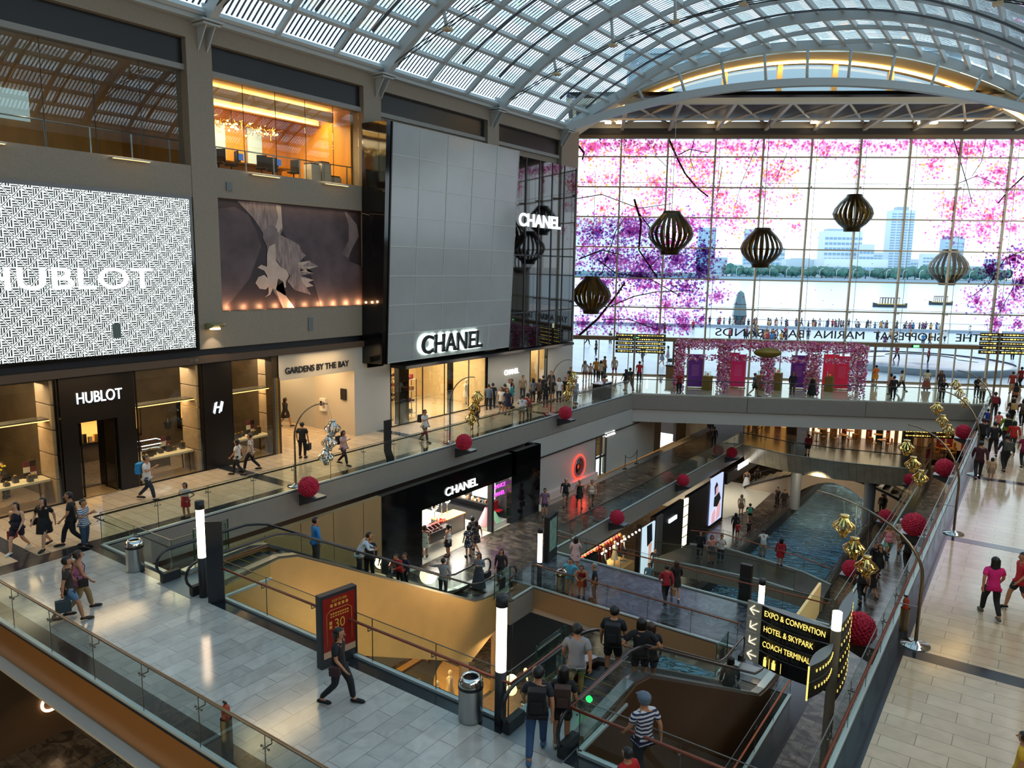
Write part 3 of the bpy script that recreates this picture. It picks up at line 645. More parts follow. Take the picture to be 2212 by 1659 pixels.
fb_.build('flowers',mat('yellow_petals','C8B020',.6),t); MB().lathe([(.02,0),(.12,.02),(.16,.2)],(0,0,0),12).build('bowl',suede,t); MB().box((-.3,-.4,-1),(.3,.4,0)).build('plinth',suede,t)
t=thing('poster_display',(XF-1.1,9.9,1.0),'red poster with white lettering lying beside a laptop in the left window','poster'); MB().bar((0,-1.2,.28),(0,1.3,.28),.05,.5).build('board',mat('red_board','8A2226',.4),t); text('lettering','HUBLOT',.34,(XF-1.05,10.6,1.28),(0,1,0),(0,0,1),mat('white_ink','E8E4DC',.5,emit='E8E4DC',es=.3),t)
MB().bar((.45,-.2,.05),(.45,.35,.05),.3,.02).build('laptop',mat('laptop_lit','C8E8D8',.4,emit='C0F0D8',es=.7),t)
for i,y in enumerate((5.2,7.0,8.8,11.2,16.6,18.2,21.4)):
    t=thing('wall_niche_display',(-34.95,y,1.3),['lit niche shelf on the back wall at the far left','second lit niche shelf from the left on the shop back wall','third lit niche shelf from the left on the shop back wall','lit niche shelf behind the leftmost flowers','lit niche shelf behind the vitrine, left','lit niche shelf behind the vitrine, right','lit niche shelf in the corner window'][i],'shelf'); MB().box((0,-.6,-.4),(.3,.6,-.34)).box((0,-.6,.9),(.3,.6,.96)).box((0,-.6,-.4),(.3,-.55,.96)).box((0,.55,-.4),(.3,.6,.96)).build('niche_frame',pb,t); MB().box((0,-.55,-.34),(.04,.55,.9)).build('lit_back',mat('niche_lit','E0B468',.5,emit='E8A850',es=1.1),t)
    for k in range(4): MB().box((.08,-.45+k*.25,-.34),(.22,-.3+k*.25,-.34+rr.uniform(.15,.5))).build('goods',[pb,suede,mat('gold_metal','D0A050',.25,metal=.9)][k%3],t)
# ---------------------------------------------------------------- the two upper rooms
area('cove_lamp',(XF-2.6,24.5,16.6),.6,7.2,420,WARM); area('room_lamp',(XF-4.4,24.2,16.2),2.2,5,300,WARM); area('room_lamp',(XF-2,14,16.7),1.5,6,16,WARM); spot('sill_lamp',(XF-1.5,13.2,16.4),(XF-1.2,12.8,13.1),120,WARM,70); spot('sill_lamp',(XF-1.5,16.6,16.4),(XF-1.2,16.8,13.1),120,WARM,70)
struct(MB().box((XF-3.0,20.2,16.75),(XF-2.2,28.3,16.95)),'trim_18',mat('cove_lit','FFF0C8',.5,emit='FFDC8C',es=6)); struct(MB().box((XF-2.15,20.1,16.45),(XF-1.95,28.4,16.95)),'trim_19',cl); struct(MB().box((XF-3.4,20.1,16.4),(XF-3.1,28.4,16.95)),'trim_20',cl)
chn=MB(); 
t=thing('branch_chandelier',(XF-3.9,23.6,16.2),'long twiggy golden chandelier hanging in the lit office','chandelier'); c2=MB()
for k in range(140):
    y=rr.uniform(-2.6,2.6); x=rr.gauss(0,.25); z=rr.gauss(-.45,.14); chn.bar((x,y,z),(x+rr.gauss(0,.15),y+rr.gauss(0,.2),z+rr.gauss(0,.15)),.02,.02)
    if k%3==0: c2.ball((x,y,z),.05,6)
chn.build('twigs',mat('gold_metal','D0A050',.25,metal=.9),t); c2.build('bulbs',mat('bulb_lit','FFF0C0',.5,emit='FFD070',es=10),t); MB().tube([(0,0,-.3),(0,0,.7)],.02,5).build('stem',bmatte,t)
for i,y in enumerate((21.2,23.9,26.4)):
    o=MB().box((XF-5.95,y-.9 if i<2 else y-.45,14.2),(XF-5.9,y+.7 if i<2 else y+.45,16.2)).build('office_screen',mat('pale_lit_pane','9DB4B4',.4,emit='A8C0C0',es=.5)); tag(o,['pale lit panel at the left of the office back wall','pale lit panel in the middle of the office back wall','narrow pale lit panel at the right of the office back wall'][i],'panel')
ofd=mat('office_dark','1C1814',.6)
def chair(x,y,z,lab,rz,grp):
    t=thing('office_chair',(x,y,z),lab,'chair',grp,rz); MB().box((-.25,-.25,.45),(.25,.25,.53)).build('seat',ofd,t,bev=.03); MB().box((-.24,.2,.55),(.24,.27,1.15)).build('backrest',ofd,t,bev=.03)
    MB().tube([(0,0,.08),(0,0,.45)],.03,6).build('column',ofd,t)
    f=MB()
    for k in range(5): f.bar((0,0,.1),(.28*math.cos(k*1.257),.28*math.sin(k*1.257),.05),.04,.03)
    f.build('base',ofd,t); return t
for i,y in enumerate((21.3,22.1,23.6,24.4,25.5)): chair(XF-1.7-.2*(i%2),y,13.1,'dark office chair behind the lit office window',rr.uniform(0,6),'office chairs behind the lit window')
t=thing('office_desk',(XF-2.8,23.4,13.1),'long wooden desk behind the chairs in the lit office','desk'); MB().box((-.4,-2.6,.7),(.4,2.6,.76)).build('desk_top',org,t); MB().box((-.35,-2.5,0),(-.3,2.5,.7)).build('panel',org,t)
for i,y in enumerate((20.6,22.8,25.0)):
    t=thing('monitor',(XF-2.6,y+.2,13.86),['computer monitor at the left end of the office desk','computer monitor in the middle of the office desk','computer monitor at the right end of the office desk'][i],'monitor'); MB().box((0,-.25,.1),(.03,.25,.42)).build('screen',mat('blue_screen','203040',.3,emit='5080D0' if i==0 else 'B0B8D8',es=.6),t); MB().box((-.05,-.08,0),(.05,.08,.1)).build('stand',ofd,t)
for i,(y,h) in enumerate(((26.6,1.0),(27.3,1.15),(28.0,.5))):
    t=thing('printer',(XF-1.6,y,13.1),['white copier behind the office window','tall white printer beside the copier','low white box at the right end of the office'][i],'machine'); MB().box((-.3,-.3,0),(.3,.3,h)).build('body',mat('printer_white','B8B4A8',.5),t,bev=.02); MB().box((-.3,-.28,h),(.2,.28,h+.08)).build('lid',ofd,t)
o=MB().box((XF-5.9,13.6,14.8),(XF-5.85,15.3,16)).build('projection_screen',mat('pale_lit_pane','9DB4B4',.4,emit='A8C0C0',es=.5)); tag(o,'small pale projection screen in the dim upper left room','screen')
t=thing('projector',(XF-1.6,12.2,16.2),'white ceiling projector in the dim upper left room','projector'); MB().box((-.2,-.3,0),(.2,.3,.2)).build('body',mat('printer_white','B8B4A8',.5),t,bev=.02); MB().tube([(0,0,.2),(0,0,.9)],.02,5).build('pole',bmatte,t)
for i,(y,z) in enumerate(((11.1,13.02),(16.2,13.02),(22.4,13.05),(26.6,13.05))):
    t=thing('ledge_light',(XF+.16,y,z),['linear ledge light at the far left under the dim window','linear ledge light under the right of the dim window','linear ledge light under the middle of the office window','linear ledge light under the right of the office window'][i],'lamp'); MB().box((-.17,-.75,-.03),(.14,.75,.01)).build('housing',steelw,t); MB().box((.0,-.72,-.05),(.1,.72,-.035)).build('diffuser',mat('strip_lit','FFE8B0',.4,emit='FFD890',es=1.2),t)
    area('ledge_lamp',(XF+.3,y,z+.12),.1,1.4,5,WARM,rot=(0,R(120),0))
# ---------------------------------------------------------------- big lit screens
def pattern(name):
    m=bpy.data.materials.new(name); m.use_nodes=True; n=m.node_tree; b=n.nodes['Principled BSDF']
    def mt(op,a,b_=None,c=None):
        x=n.nodes.new('ShaderNodeMath'); x.operation=op
        for i,q in enumerate((a,b_,c)):
            if q is None: continue
            if isinstance(q,(int,float)): x.inputs[i].default_value=q
            else: n.links.new(q,x.inputs[i])
        return x.outputs[0]
    t=n.nodes.new('ShaderNodeTexCoord'); s=n.nodes.new('ShaderNodeSeparateXYZ'); n.links.new(t.outputs['Object'],s.inputs[0])
    T=.345
    u=mt('DIVIDE',s.outputs['Y'],T); v=mt('DIVIDE',s.outputs['Z'],T)
    fu=mt('FRACT',u); fv=mt('FRACT',v); par=mt('MODULO',mt('ADD',mt('FLOOR',u),mt('FLOOR',v)),2); par=mt('ABSOLUTE',par)
    def stripes(f): return mt('LESS_THAN',mt('FRACT',mt('MULTIPLY',f,4.0)),.56)
    st=mt('ADD',mt('MULTIPLY',stripes(fu),par),mt('MULTIPLY',stripes(fv),mt('SUBTRACT',1,par)))
    sc=mt('MULTIPLY',mt('SINE',mt('MULTIPLY',mt('SUBTRACT',fu,.5),3.1)),.45)
    dd=mt('ABSOLUTE',mt('SUBTRACT',mt('SUBTRACT',fv,.5),mt('MULTIPLY',sc,mt('SUBTRACT',mt('MULTIPLY',par,2),1))))
    near=mt('LESS_THAN',dd,.17); line=mt('LESS_THAN',dd,.05)
    black_=mt('MAXIMUM',mt('MULTIPLY',st,mt('SUBTRACT',1,mt('MULTIPLY',near,1))),line)
    e1_=mt('LESS_THAN',mt('MINIMUM',mt('MINIMUM',fu,fv),mt('SUBTRACT',1,mt('MAXIMUM',fu,fv))),.03)
    wv=mt('MULTIPLY',mt('SUBTRACT',1,black_),1); wv=mt('MAXIMUM',wv,e1_)
    em=mt('ADD',mt('MULTIPLY',wv,.95),.004)
    b.inputs['Base Color'].default_value=(.01,.012,.012,1); b.inputs['Emission Color'].default_value=(.9,1,.97,1); n.links.new(em,b.inputs['Emission Strength']); b.inputs['Roughness'].default_value=.4
    return m
t=thing('patterned_screen',(XF,14,5.4),'huge glowing black and white woven pattern screen with bold white letters','screen')
MB().box((-.28,-6,-.02),(.06,4.75,6.45)).build('frame',black,t)
MB().box((.06,-6,.12),(.1,4.6,6.3)).build('screen',pattern('woven_pattern'),t)
text('lettering','HUBLOT',1.12,(XF+.13,13.75,8.42),(0,1,0),(0,0,1),mat('screen_white','FFFFFF',.4,emit='F4FFFF',es=1.5),t,.02,width=6.1,bold=.012,space=1.05)
MB().box((.1,1.1,.75),(.14,1.4,1.3)).build('grille',mat('grey_grille','5A6A64',.5),t)
# flower picture, shapes traced on the panel plane
FX=XF-.3
t=thing('flower_lightbox',(FX,24.3,7.0),'large brown toned close-up picture of an orchid lit along its lower edge','picture')
def fp(x,y): p=PX(460+x/3.1725,400+y/3.1725,FX+.012); return (p.x-FX,p.y-24.3,p.z-7.0)
MB().box((-.04,-4.3,0),(0,4.35,4.9)).build('panel',mat('flower_ground','35272A',.6,noise=.25,ns=.6),t)
def petal(name,pts,m,dx=.0):
    q=[fp(*p) for p in pts]; q=[(a+dx,b,c) for a,b,c in q]; MB().ext(q,(.008,0,0)).build(name,m,t)
p1=mat('petal_dark','5A4A4C',.7,noise=.45,ns=.8); p2=mat('petal_grey','7E6C6A',.7,noise=.4,ns=1.2); p3=mat('petal_pale','C4AC9C',.7,noise=.15,ns=2); p4=mat('petal_mid','94807A',.7,noise=.5,ns=1.5,stretch=(1,5,1))
petal('petal',[(20,160),(150,148),(240,200),(300,320),(330,420),(250,640),(140,780),(60,860),(40,500)],p1)
petal('petal',[(165,108),(330,118),(470,135),(480,300),(420,420),(350,340),(280,230),(215,160)],p4)
petal('petal',[(460,135),(920,175),(985,270),(995,360),(950,440),(930,520),(1025,560),(1035,830),(740,840),(700,700),(620,500),(480,330)],p1,.001)
petal('petal',[(900,175),(985,270),(998,350),(950,440),(925,500),(880,470),(930,380),(930,280)],p2,.003)
petal('petal',[(430,135),(465,140),(475,290),(440,330),(425,300),(445,220)],p3,.005)
petal('column',[(345,310),(400,270),(440,300),(450,400),(440,520),(520,620),(490,700),(440,760),(480,845),(520,845),(420,740),(380,640),(375,520),(370,420),(340,360)],p2,.006)
petal('lip',[(385,420),(425,400),(430,520),(460,560),(500,580),(520,620),(495,660),(500,700),(430,720),(480,845),(560,845),(500,760),(385,690),(370,620),(350,585),(305,565),(330,545),(370,560),(370,470)],p3,.009)
petal('lip',[(290,670),(310,630),(350,615),(385,650),(385,690),(360,715),(320,710)],p3,.011)
petal('lip',[(380,690),(410,705),(390,750),(355,768),(380,745)],p3,.011)
petal('fringe',[(440,330),(520,370),(590,410),(610,460),(635,480),(590,530),(660,520),(720,555),(640,580),(695,600),(600,620),(690,650),(640,660),(690,690),(640,700),(670,750),(560,720),(510,660),(530,620),(470,560),(420,480)],p4,.007)
petal('fringe',[(580,530),(665,518),(600,560),(722,556),(600,590),(695,605),(590,575)],p3,.012)
petal('fringe',[(600,630),(690,650),(650,665),(688,690),(640,700),(610,665)],p3,.012)
MB().box((0,-4.3,-.02),(.3,4.35,.0)).build('ledge',wallm,t)
for k in range(10):
    y=20.5+k*.88; point('ledge_lamp',(FX+.16,y,7.12),20,(1,.5,.22),.05)
area('ledge_lamp',(FX+.2,24.3,11.8),.08,8.2,6,WARM)
bo=mat('beacon_green','7A7A58',.4)
t=thing('wall_sconce',(XF,19.4,6.35),'olive metal wall lamp shining down on the pillar beside the orchid picture','lamp'); MB().ext([(0,-.28,-.12),(.5,-.28,.0),(.75,-.28,.12),(.3,-.28,.2),(0,-.28,.15)],(0,.56,0)).build('shade',bo,t); MB().box((.2,-.18,-.1),(.45,.18,-.04)).build('lamp_lens',mat('lamp_lit2','FFFFFF',.5,emit='FFDC9C',es=6),t)
spot('sconce_lamp',(XF+.42,19.4,6.25),(XF-.05,19.45,4.6),110,WARM2,75)
for i,(x,y,z,l) in enumerate(((XF,24.9,6.2,'small grey grille on the wall under the orchid picture'),(XF,20.6,12.4,'small grey vent on the wall right of the top pillar'))):
    o=MB().box((x-.02,y-.14,z-.35 if i==0 else z-.18),(x+.03,y+.14,z+.3 if i==0 else z+.18)).build('wall_grille',mat('grille_grey','6A6C6C',.5)); tag(o,l,'vent')
# shop unit number
o=text('unit_number','01-58',.16,(XF+.14,18.45,4.97),(0,1,0),(0,0,1),mat('unit_grey','9A8A70',.5),None,.01); tag(o,'small unit number lettering on the brown fascia','sign')
# corridor to the gardens
cor=mat('corridor_ochre','C49A5C',.6); cs_=MB(); cs_.box((-44,22.95,0),(-43.8,31,4.8)); cs_.box((-44,22.8,0),(-35,22.95,4.8)); struct(cs_,'wall_corridor',cor)
cs_=MB(); cs_.box((-43,26.2,0),(-34.5,26.35,3.2)); struct(cs_,'wall_corridor',cor)
struct(MB().box((-44,22.9,-.04),(-29.6,29.1,.005)),'floor',stoneW); struct(MB().box((-44,22.9,3.95),(-29.75,29.1,4.1)),'ceiling',mat('corridor_ceiling','D8C09A',.7))
struct(MB().box((XF-.15,22.9,3.55),(XF,27.75,4.8)).box((XF-3.2,27.75,0),(XF-.0,27.8,4.8)),'wall_lintel',mat('cream_lintel','B5AA9A',.6))
o=text('corridor_sign','GARDENS BY THE BAY',.42,(XF+.03,25.3,3.98),(0,1,0),(0,0,1),bmatte,None,.03,width=4.1,bold=.01); tag(o,'black capital lettering on the cream lintel over the corridor','sign')
wst=mat('white_textured_stone','B3B0A8',.6,bump=.3,ns=20,stretch=(1,1,8)); struct(MB().box((-36,27.8,0),(XF,30.45,4.9)),'wall_white',wst)
for i in range(3): area('corridor_lamp',(-31.6-i*3.2,26,3.9),1.4,2.5,110,WARM)
area('corridor_lamp',(-30.5,25.3,3.9),.5,3.5,60,WARM)
o=MB().box((-36.4,28.97,1.9),(-35.2,28.92,3.2)); 
t=thing('ring_artwork',(-34.4,26.1,2.45),'square dark artwork of golden rings on the ochre corridor wall','picture'); MB().box((-.75,-.05,-.75),(.75,0,.75)).build('board',mat('art_dark','2A1C10',.5),t)
for k in range(14):
    x,z=rr.uniform(-.6,.6),rr.uniform(-.6,.6); r_=rr.uniform(.08,.16); MB().tube([(x+r_*math.cos(a*.5236),-.07,z+r_*math.sin(a*.5236)) for a in range(13)],.025,5).build('ring',mat('gold_metal','D0A050',.25,metal=.9),t)
t=thing('aed_box',(-32.0,27.68,1.45),'white AED defibrillator box on the corridor wall','box'); MB().box((-.22,-.1,-.35),(.22,.06,.35)).build('cabinet',mat('aed_white','D8D4CC',.4),t); MB().box((-.16,-.12,-.05),(.02,-.1,.2)).build('window',bmatte,t); text('lettering','AED',.2,(-31.87,27.57,1.45),(0,0,-1),(1,0,0),mat('aed_red','7A2A20',.5),t)
o=MB().box((-30.6,27.66,1.9),(-30.2,27.74,2.5)).build('notice_board',bmatte); tag(o,'small black notice beside the AED box','sign')
# ---------------------------------------------------------------- tiled panel and dark glass boxes
pm=mat('pale_glass_panel','A4A6A4',.18,noise=.06,ns=.5,spec=.6); jt=mat('panel_joint','C4C4BE',.4)
t=thing('tiled_facade_panel',(-28.3,34.7,3.9),'tall white tiled panel leaning out above the shop with backlit black letters','panel')
def wp(a,b,o=0.): # a along 0..1, b up 0..1
    y=28.95+11.55*a; return Vector((-28.6+.6*b+o,y,3.9+12.4*b))-Vector((-28.3,34.7,3.9))
MB().add([wp(0,0),wp(1,0),wp(1,1),wp(0,1),wp(0,0,-.25),wp(1,0,-.25),wp(1,1,-.25),wp(0,1,-.25)],[(0,1,2,3),(7,6,5,4),(0,4,5,1),(1,5,6,2),(2,6,7,3),(3,7,4,0)]).build('panel',pm,t)
j=MB()
for k in range(9): j.bar(wp(0,k/8,.012),wp(1,k/8,.012),.03,.03)
for k in range(6): j.bar(wp(k/5,0,.012),wp(k/5,1,.012),.025,.025)
j.build('joint_grid',jt,t)
up_=Vector((.6,0,12.4)).normalized()
text('lettering','CHANEL',1.45,Vector((-28.3,34.7,3.9))+wp(.475,.06,.26),(0,1,0),up_,mat('letter_charcoal','20242A',.4),t,.12,width=5.6,bold=.03)
text('halo','CHANEL',1.47,Vector((-28.3,34.7,3.9))+wp(.475,.06,.09),(0,1,0),up_,mat('halo_white','FFFFFF',.5,emit='E8FFF8',es=4.2),t,.04,width=5.72,bold=.075)
t=thing('black_fin',(-29.4,28.7,3.9),'tall black glossy fin at the left edge of the white tiled panel','panel'); MB().ext([(-.2,-.35,0),(1.0,-.1,0),(1.55,-.15,12.4),(-.2,-.15,12.4)],(0,.32,0)).build('fin',black,t); MB().ext([(1.0,.2,-.02),(1.05,.2,-.02),(1.6,.2,12.4),(1.5,.2,12.4)],(0,.08,0)).build('edge',pb,t)
t=thing('dark_glass_box',(-28.6,45,3.7),'dark glossy glass box beside the white tiled panel with white letters','panel')
MB().box((-1,-4.4,0),(0,3.65,12.5)).build('box',mat('black_mirror_glass','05060A',.03,spec=.9),t)
j=MB()
for k in range(6): y=-4.4+8.05*k/5; j.box((0,y-.06,0),(.03,y+.06,12.5))
for z in (2.4,6.2): j.box((0,-4.4,z-.05),(.03,3.65,z+.05))
j.build('frame',bmatte,t); text('lettering','CHANEL',1.15,(-28.5,43.9,12.15),(0,1,0),(0,0,1),mat('screen_white','FFFFFF',.4,emit='F4FFFF',es=1.5),t,.05,width=5.2,bold=.03)
struct(MB().box((XF-.3,30.45,3.45),(-28.4,48.7,3.62)),'trim_21',bmatte)
# shop under the panel
cw_=mat('cream_shop_wall','E2C896',.6); s2=MB(); s2.box((-36,30.45,0),(-35.8,50,3.6)); s2.box((-36,39.4,0),(XF,39.6,3.6)); s2.box((-36,47.0,0),(XF-.02,47.2,3.6)); s2.box((-36,44.4,0),(XF-.02,44.6,3.6)); struct(s2,'wall_shop',cw_)
struct(MB().box((XF-.3,39.42,0),(XF,44.6,3.45)).box((XF-.3,47.0,0),(XF,50.6,3.45)),'wall_white',wst)
struct(MB().box((-36,30.45,-.02),(XF,47.2,.012)),'floor',mat('cream_floor','C8B48C',.25)); struct(MB().box((-36,30.45,3.5),(XF,50,3.6)),'ceiling',cw_)
shopwin(30.5,39.4,3.45,'wide lit shop window under the tiled panel',mull=(31.2,33.2,35.2,37.6)); shopwin(44.65,46.95,3.45,'narrow lit shop window right of the white wall',mull=(45.8,))
MB_=MB().box((XF-.5,31.3,0),(XF-.1,32.1,3.45)); struct(MB_,'trim_22',black); struct(MB().box((XF-.4,35.9,0),(XF-.1,36.15,3.45)),'trim_23',black)
for y,p_ in ((32.5,260),(37,260),(45.8,120)): area('shop_lamp',(XF-2.4,y,3.4),3.5,3.6 if y<40 else 2,p_,WARM2)
area('shop_lamp',(XF-.5,34.9,3.4),.5,8,90,WARM2)
o=text('shop_sign','CHANEL',.5,(XF+.04,42.3,1.95),(0,1,0),(0,0,1),mat('white_neon','FFFFFF',.4,emit='FFFFFF',es=2.5),None,.03,width=1.7); tag(o,'white glowing letters on the white stone wall right of the panel','sign')
def shelf_unit(loc,rz,label,w=1.6,h=2.4,n=4,grp='shelf units in the cream shop',m=None,fill=True):
    t=thing('shelf_unit',loc,label,'shelf',grp,rz); m=m or mat('thin_bronze','7A6040',.35,metal=.6)
    f=MB()
    for sx in (-w/2,w/2):
        for sy in (-.2,.2): f.box((sx-.02,sy-.02,0),(sx+.02,sy+.02,h))
    f.build('frame',m,t)
    for k in range(n): MB().box((-w/2,-.2,.3+k*(h-.35)/(n-1)),(w/2,.2,.33+k*(h-.35)/(n-1))).build('shelf',mat('glass_shelf','D8CCB0',.3),t)
    if fill:
        b=MB()
        for k in range(n):
            x=-w/2+.12
            while x<w/2-.15: b.cur=rr.randrange(4); ww=rr.uniform(.1,.25); b.box((x,-.1,.34+k*(h-.35)/(n-1)),(x+ww,.1,.34+k*(h-.35)/(n-1)+rr.uniform(.1,.3))); x+=ww+rr.uniform(.05,.2)
        tag(b.build('goods',[mat('goods_black','1C1A1A',.4),mat('goods_tan','9A7048',.5),mat('goods_ivory','E0D4BC',.5),mat('goods_red','8A2A2C',.5)],t),kind='stuff')
    return t
shelf_unit((-30.6,32.7,0),R(90),'open bronze shelf unit behind the left pane of the cream shop'); shelf_unit((-35.4,36.5,0),R(90),'shelf unit on the back wall of the cream shop',3); shelf_unit((-35.4,33.2,0),R(90),'shelf unit at the back left of the cream shop',2.4); shelf_unit((-31.2,46,0),R(90),'shelf of shoes in the narrow lit shop window',1.4,2.2)
# ---------------------------------------------------------------- glass balustrades
rg=glassmat('balustrade_glass',(.84,.93,.89),.07,.4); redr=mat('red_brown_handrail','7A3A24',.35,metal=.1); pat=mat('patch_fitting','70706C',.3,metal=.9); edge=mat('glass_edge_green','2A4A40',.2); steel=mat('satin_steel','9A9C9C',.3,metal=.9); dkrail=mat('dark_handrail','3A2E26',.35)
def balustrade(pts,label,grp=None,side=1,h=1.12,hr=.98,step=1.9,rail=None,inset=.14,kerb=True,nm='glass_balustrade'):
    P=[Vector(p) for p in pts]; o=thing(nm,P[0],label,'railing',grp); rail=rail or redr
    P=[p-P[0] for p in P]; g=MB(); f=MB(); r=MB(); k=MB(); rp=[]
    for i in range(len(P)-1):
        d=(P[i+1]-P[i]); L=Vector((d.x,d.y,0)).length; n=max(1,round(L/step)); u=d/L; sd=Vector((-u.y,u.x,0)).normalized()*side
        for j in range(n):
            a=P[i]+d*(j/n)+u*.012; b=P[i]+d*((j+1)/n)-u*.012; up=Vector((0,0,1))
            g.add([a,b,b+up*h,a+up*h,a-sd*.015,b-sd*.015,b-sd*.015+up*h,a-sd*.015+up*h],[(0,1,2,3),(3,2,6,7)])
            c=b+u*.012; f.bar(c+up*.02,c+up*h,.012,.018,up=u)
            q=c+up*(hr-.12); f.tube([q-sd*.05,q+sd*inset,q+sd*inset+up*.1],.014,5); f.ball(q-u*.1,.025,6); f.ball(q+u*.1,.025,6); f.bar(q-u*.1,q+u*.1,.012,.012)
        f.bar(P[i]+up*h,P[i+1]+up*h,.02,.012)
        if kerb: k.bar(P[i]+up*.03,P[i+1]+up*.03,.1,.06)
        if i==0: rp.append(P[i]+sd*inset+up*hr)
        if i+2<len(P):
            d2=(P[i+2]-P[i+1]).normalized(); s2=Vector((-d2.y,d2.x,0)).normalized()*side; rp.append(P[i+1]+(sd+s2)*inset+up*hr)
        else: rp.append(P[i+1]+sd*inset+up*hr)
    g.build('glass_panel',rg,o); f.build('fittings',pat,o)
    r.tube(rp,.032,8); r.build('handrail',rail,o)
    if kerb: k.build('base_channel',mat('pale_channel','B8C4C4',.35,metal=.3),o)
    return o
balustrade([(-24.2,50.2,0),(-24.2,11.6,0),(-20.14,11.6,0),(-20.14,13.4,0)],'glass balustrade with dark rail along the left gallery edge',side=-1,rail=dkrail)
balustrade([(-17.7,13.2,0),(-17.7,11.6,0),(-8.05,11.6,0),(-8.05,13.6,0)],'glass balustrade with red brown rail along the far side of the near bridge',side=-1)
balustrade([(-6.4,13.6,0),(-6.4,11.6,0),(-2.35,11.6,0)],'glass balustrade with red brown rail at the bottom right of the near bridge',side=-1)
balustrade([(-2.35,7.42,0),(-24.15,7.42,0)],'glass balustrade with brass brown rail along the near edge of the bridge',side=-1,rail=mat('brass_brown_rail','8A5A2C',.3,metal=.3))
balustrade([(-2.38,11.75,0),(-2.38,62.3,0)],'long glass balustrade with red rail along the right gallery',side=-1)
balustrade([(-24.1,50.3,0),(-2.45,62.5,0)],'glass balustrade with dark rail along the far plaza edge',side=1,rail=dkrail,hr=1.08)
balustrade([(-19.35,-6,B1),(-19.35,15,B1)],'glass balustrade on the level below at the lower left edge',side=1,rail=dkrail)
balustrade([(-19.35,31.5,B1),(-19.35,61.2,B1),(-5.9,66,B1)][:2],'long glass balustrade of the left gallery one level down',side=1,rail=dkrail)
balustrade([(-17.65,25.6,B1),(-17.65,27.25,B1),(-8.3,27.25,B1)],'glass balustrade on the near side of the lower slate bridge',side=1)
balustrade([(-19.2,31.45,B1),(-5.85,31.45,B1)],'glass balustrade on the far side of the lower slate bridge',side=-1)
balustrade([(-5.75,-6,B1),(-5.75,25.2,B1)],'glass balustrade with orange rail of the right gallery one level down, near part',side=-1,rail=mat('orange_rail','B0501C',.35))
balustrade([(-5.75,31.5,B1),(-5.75,62,B1)],'glass balustrade with red rail of the right gallery one level down, far part',side=-1)
balustrade([(p[0],p[1],B1) for p in cv],'glass balustrade along the curved metal bridge',side=1,rail=dkrail)
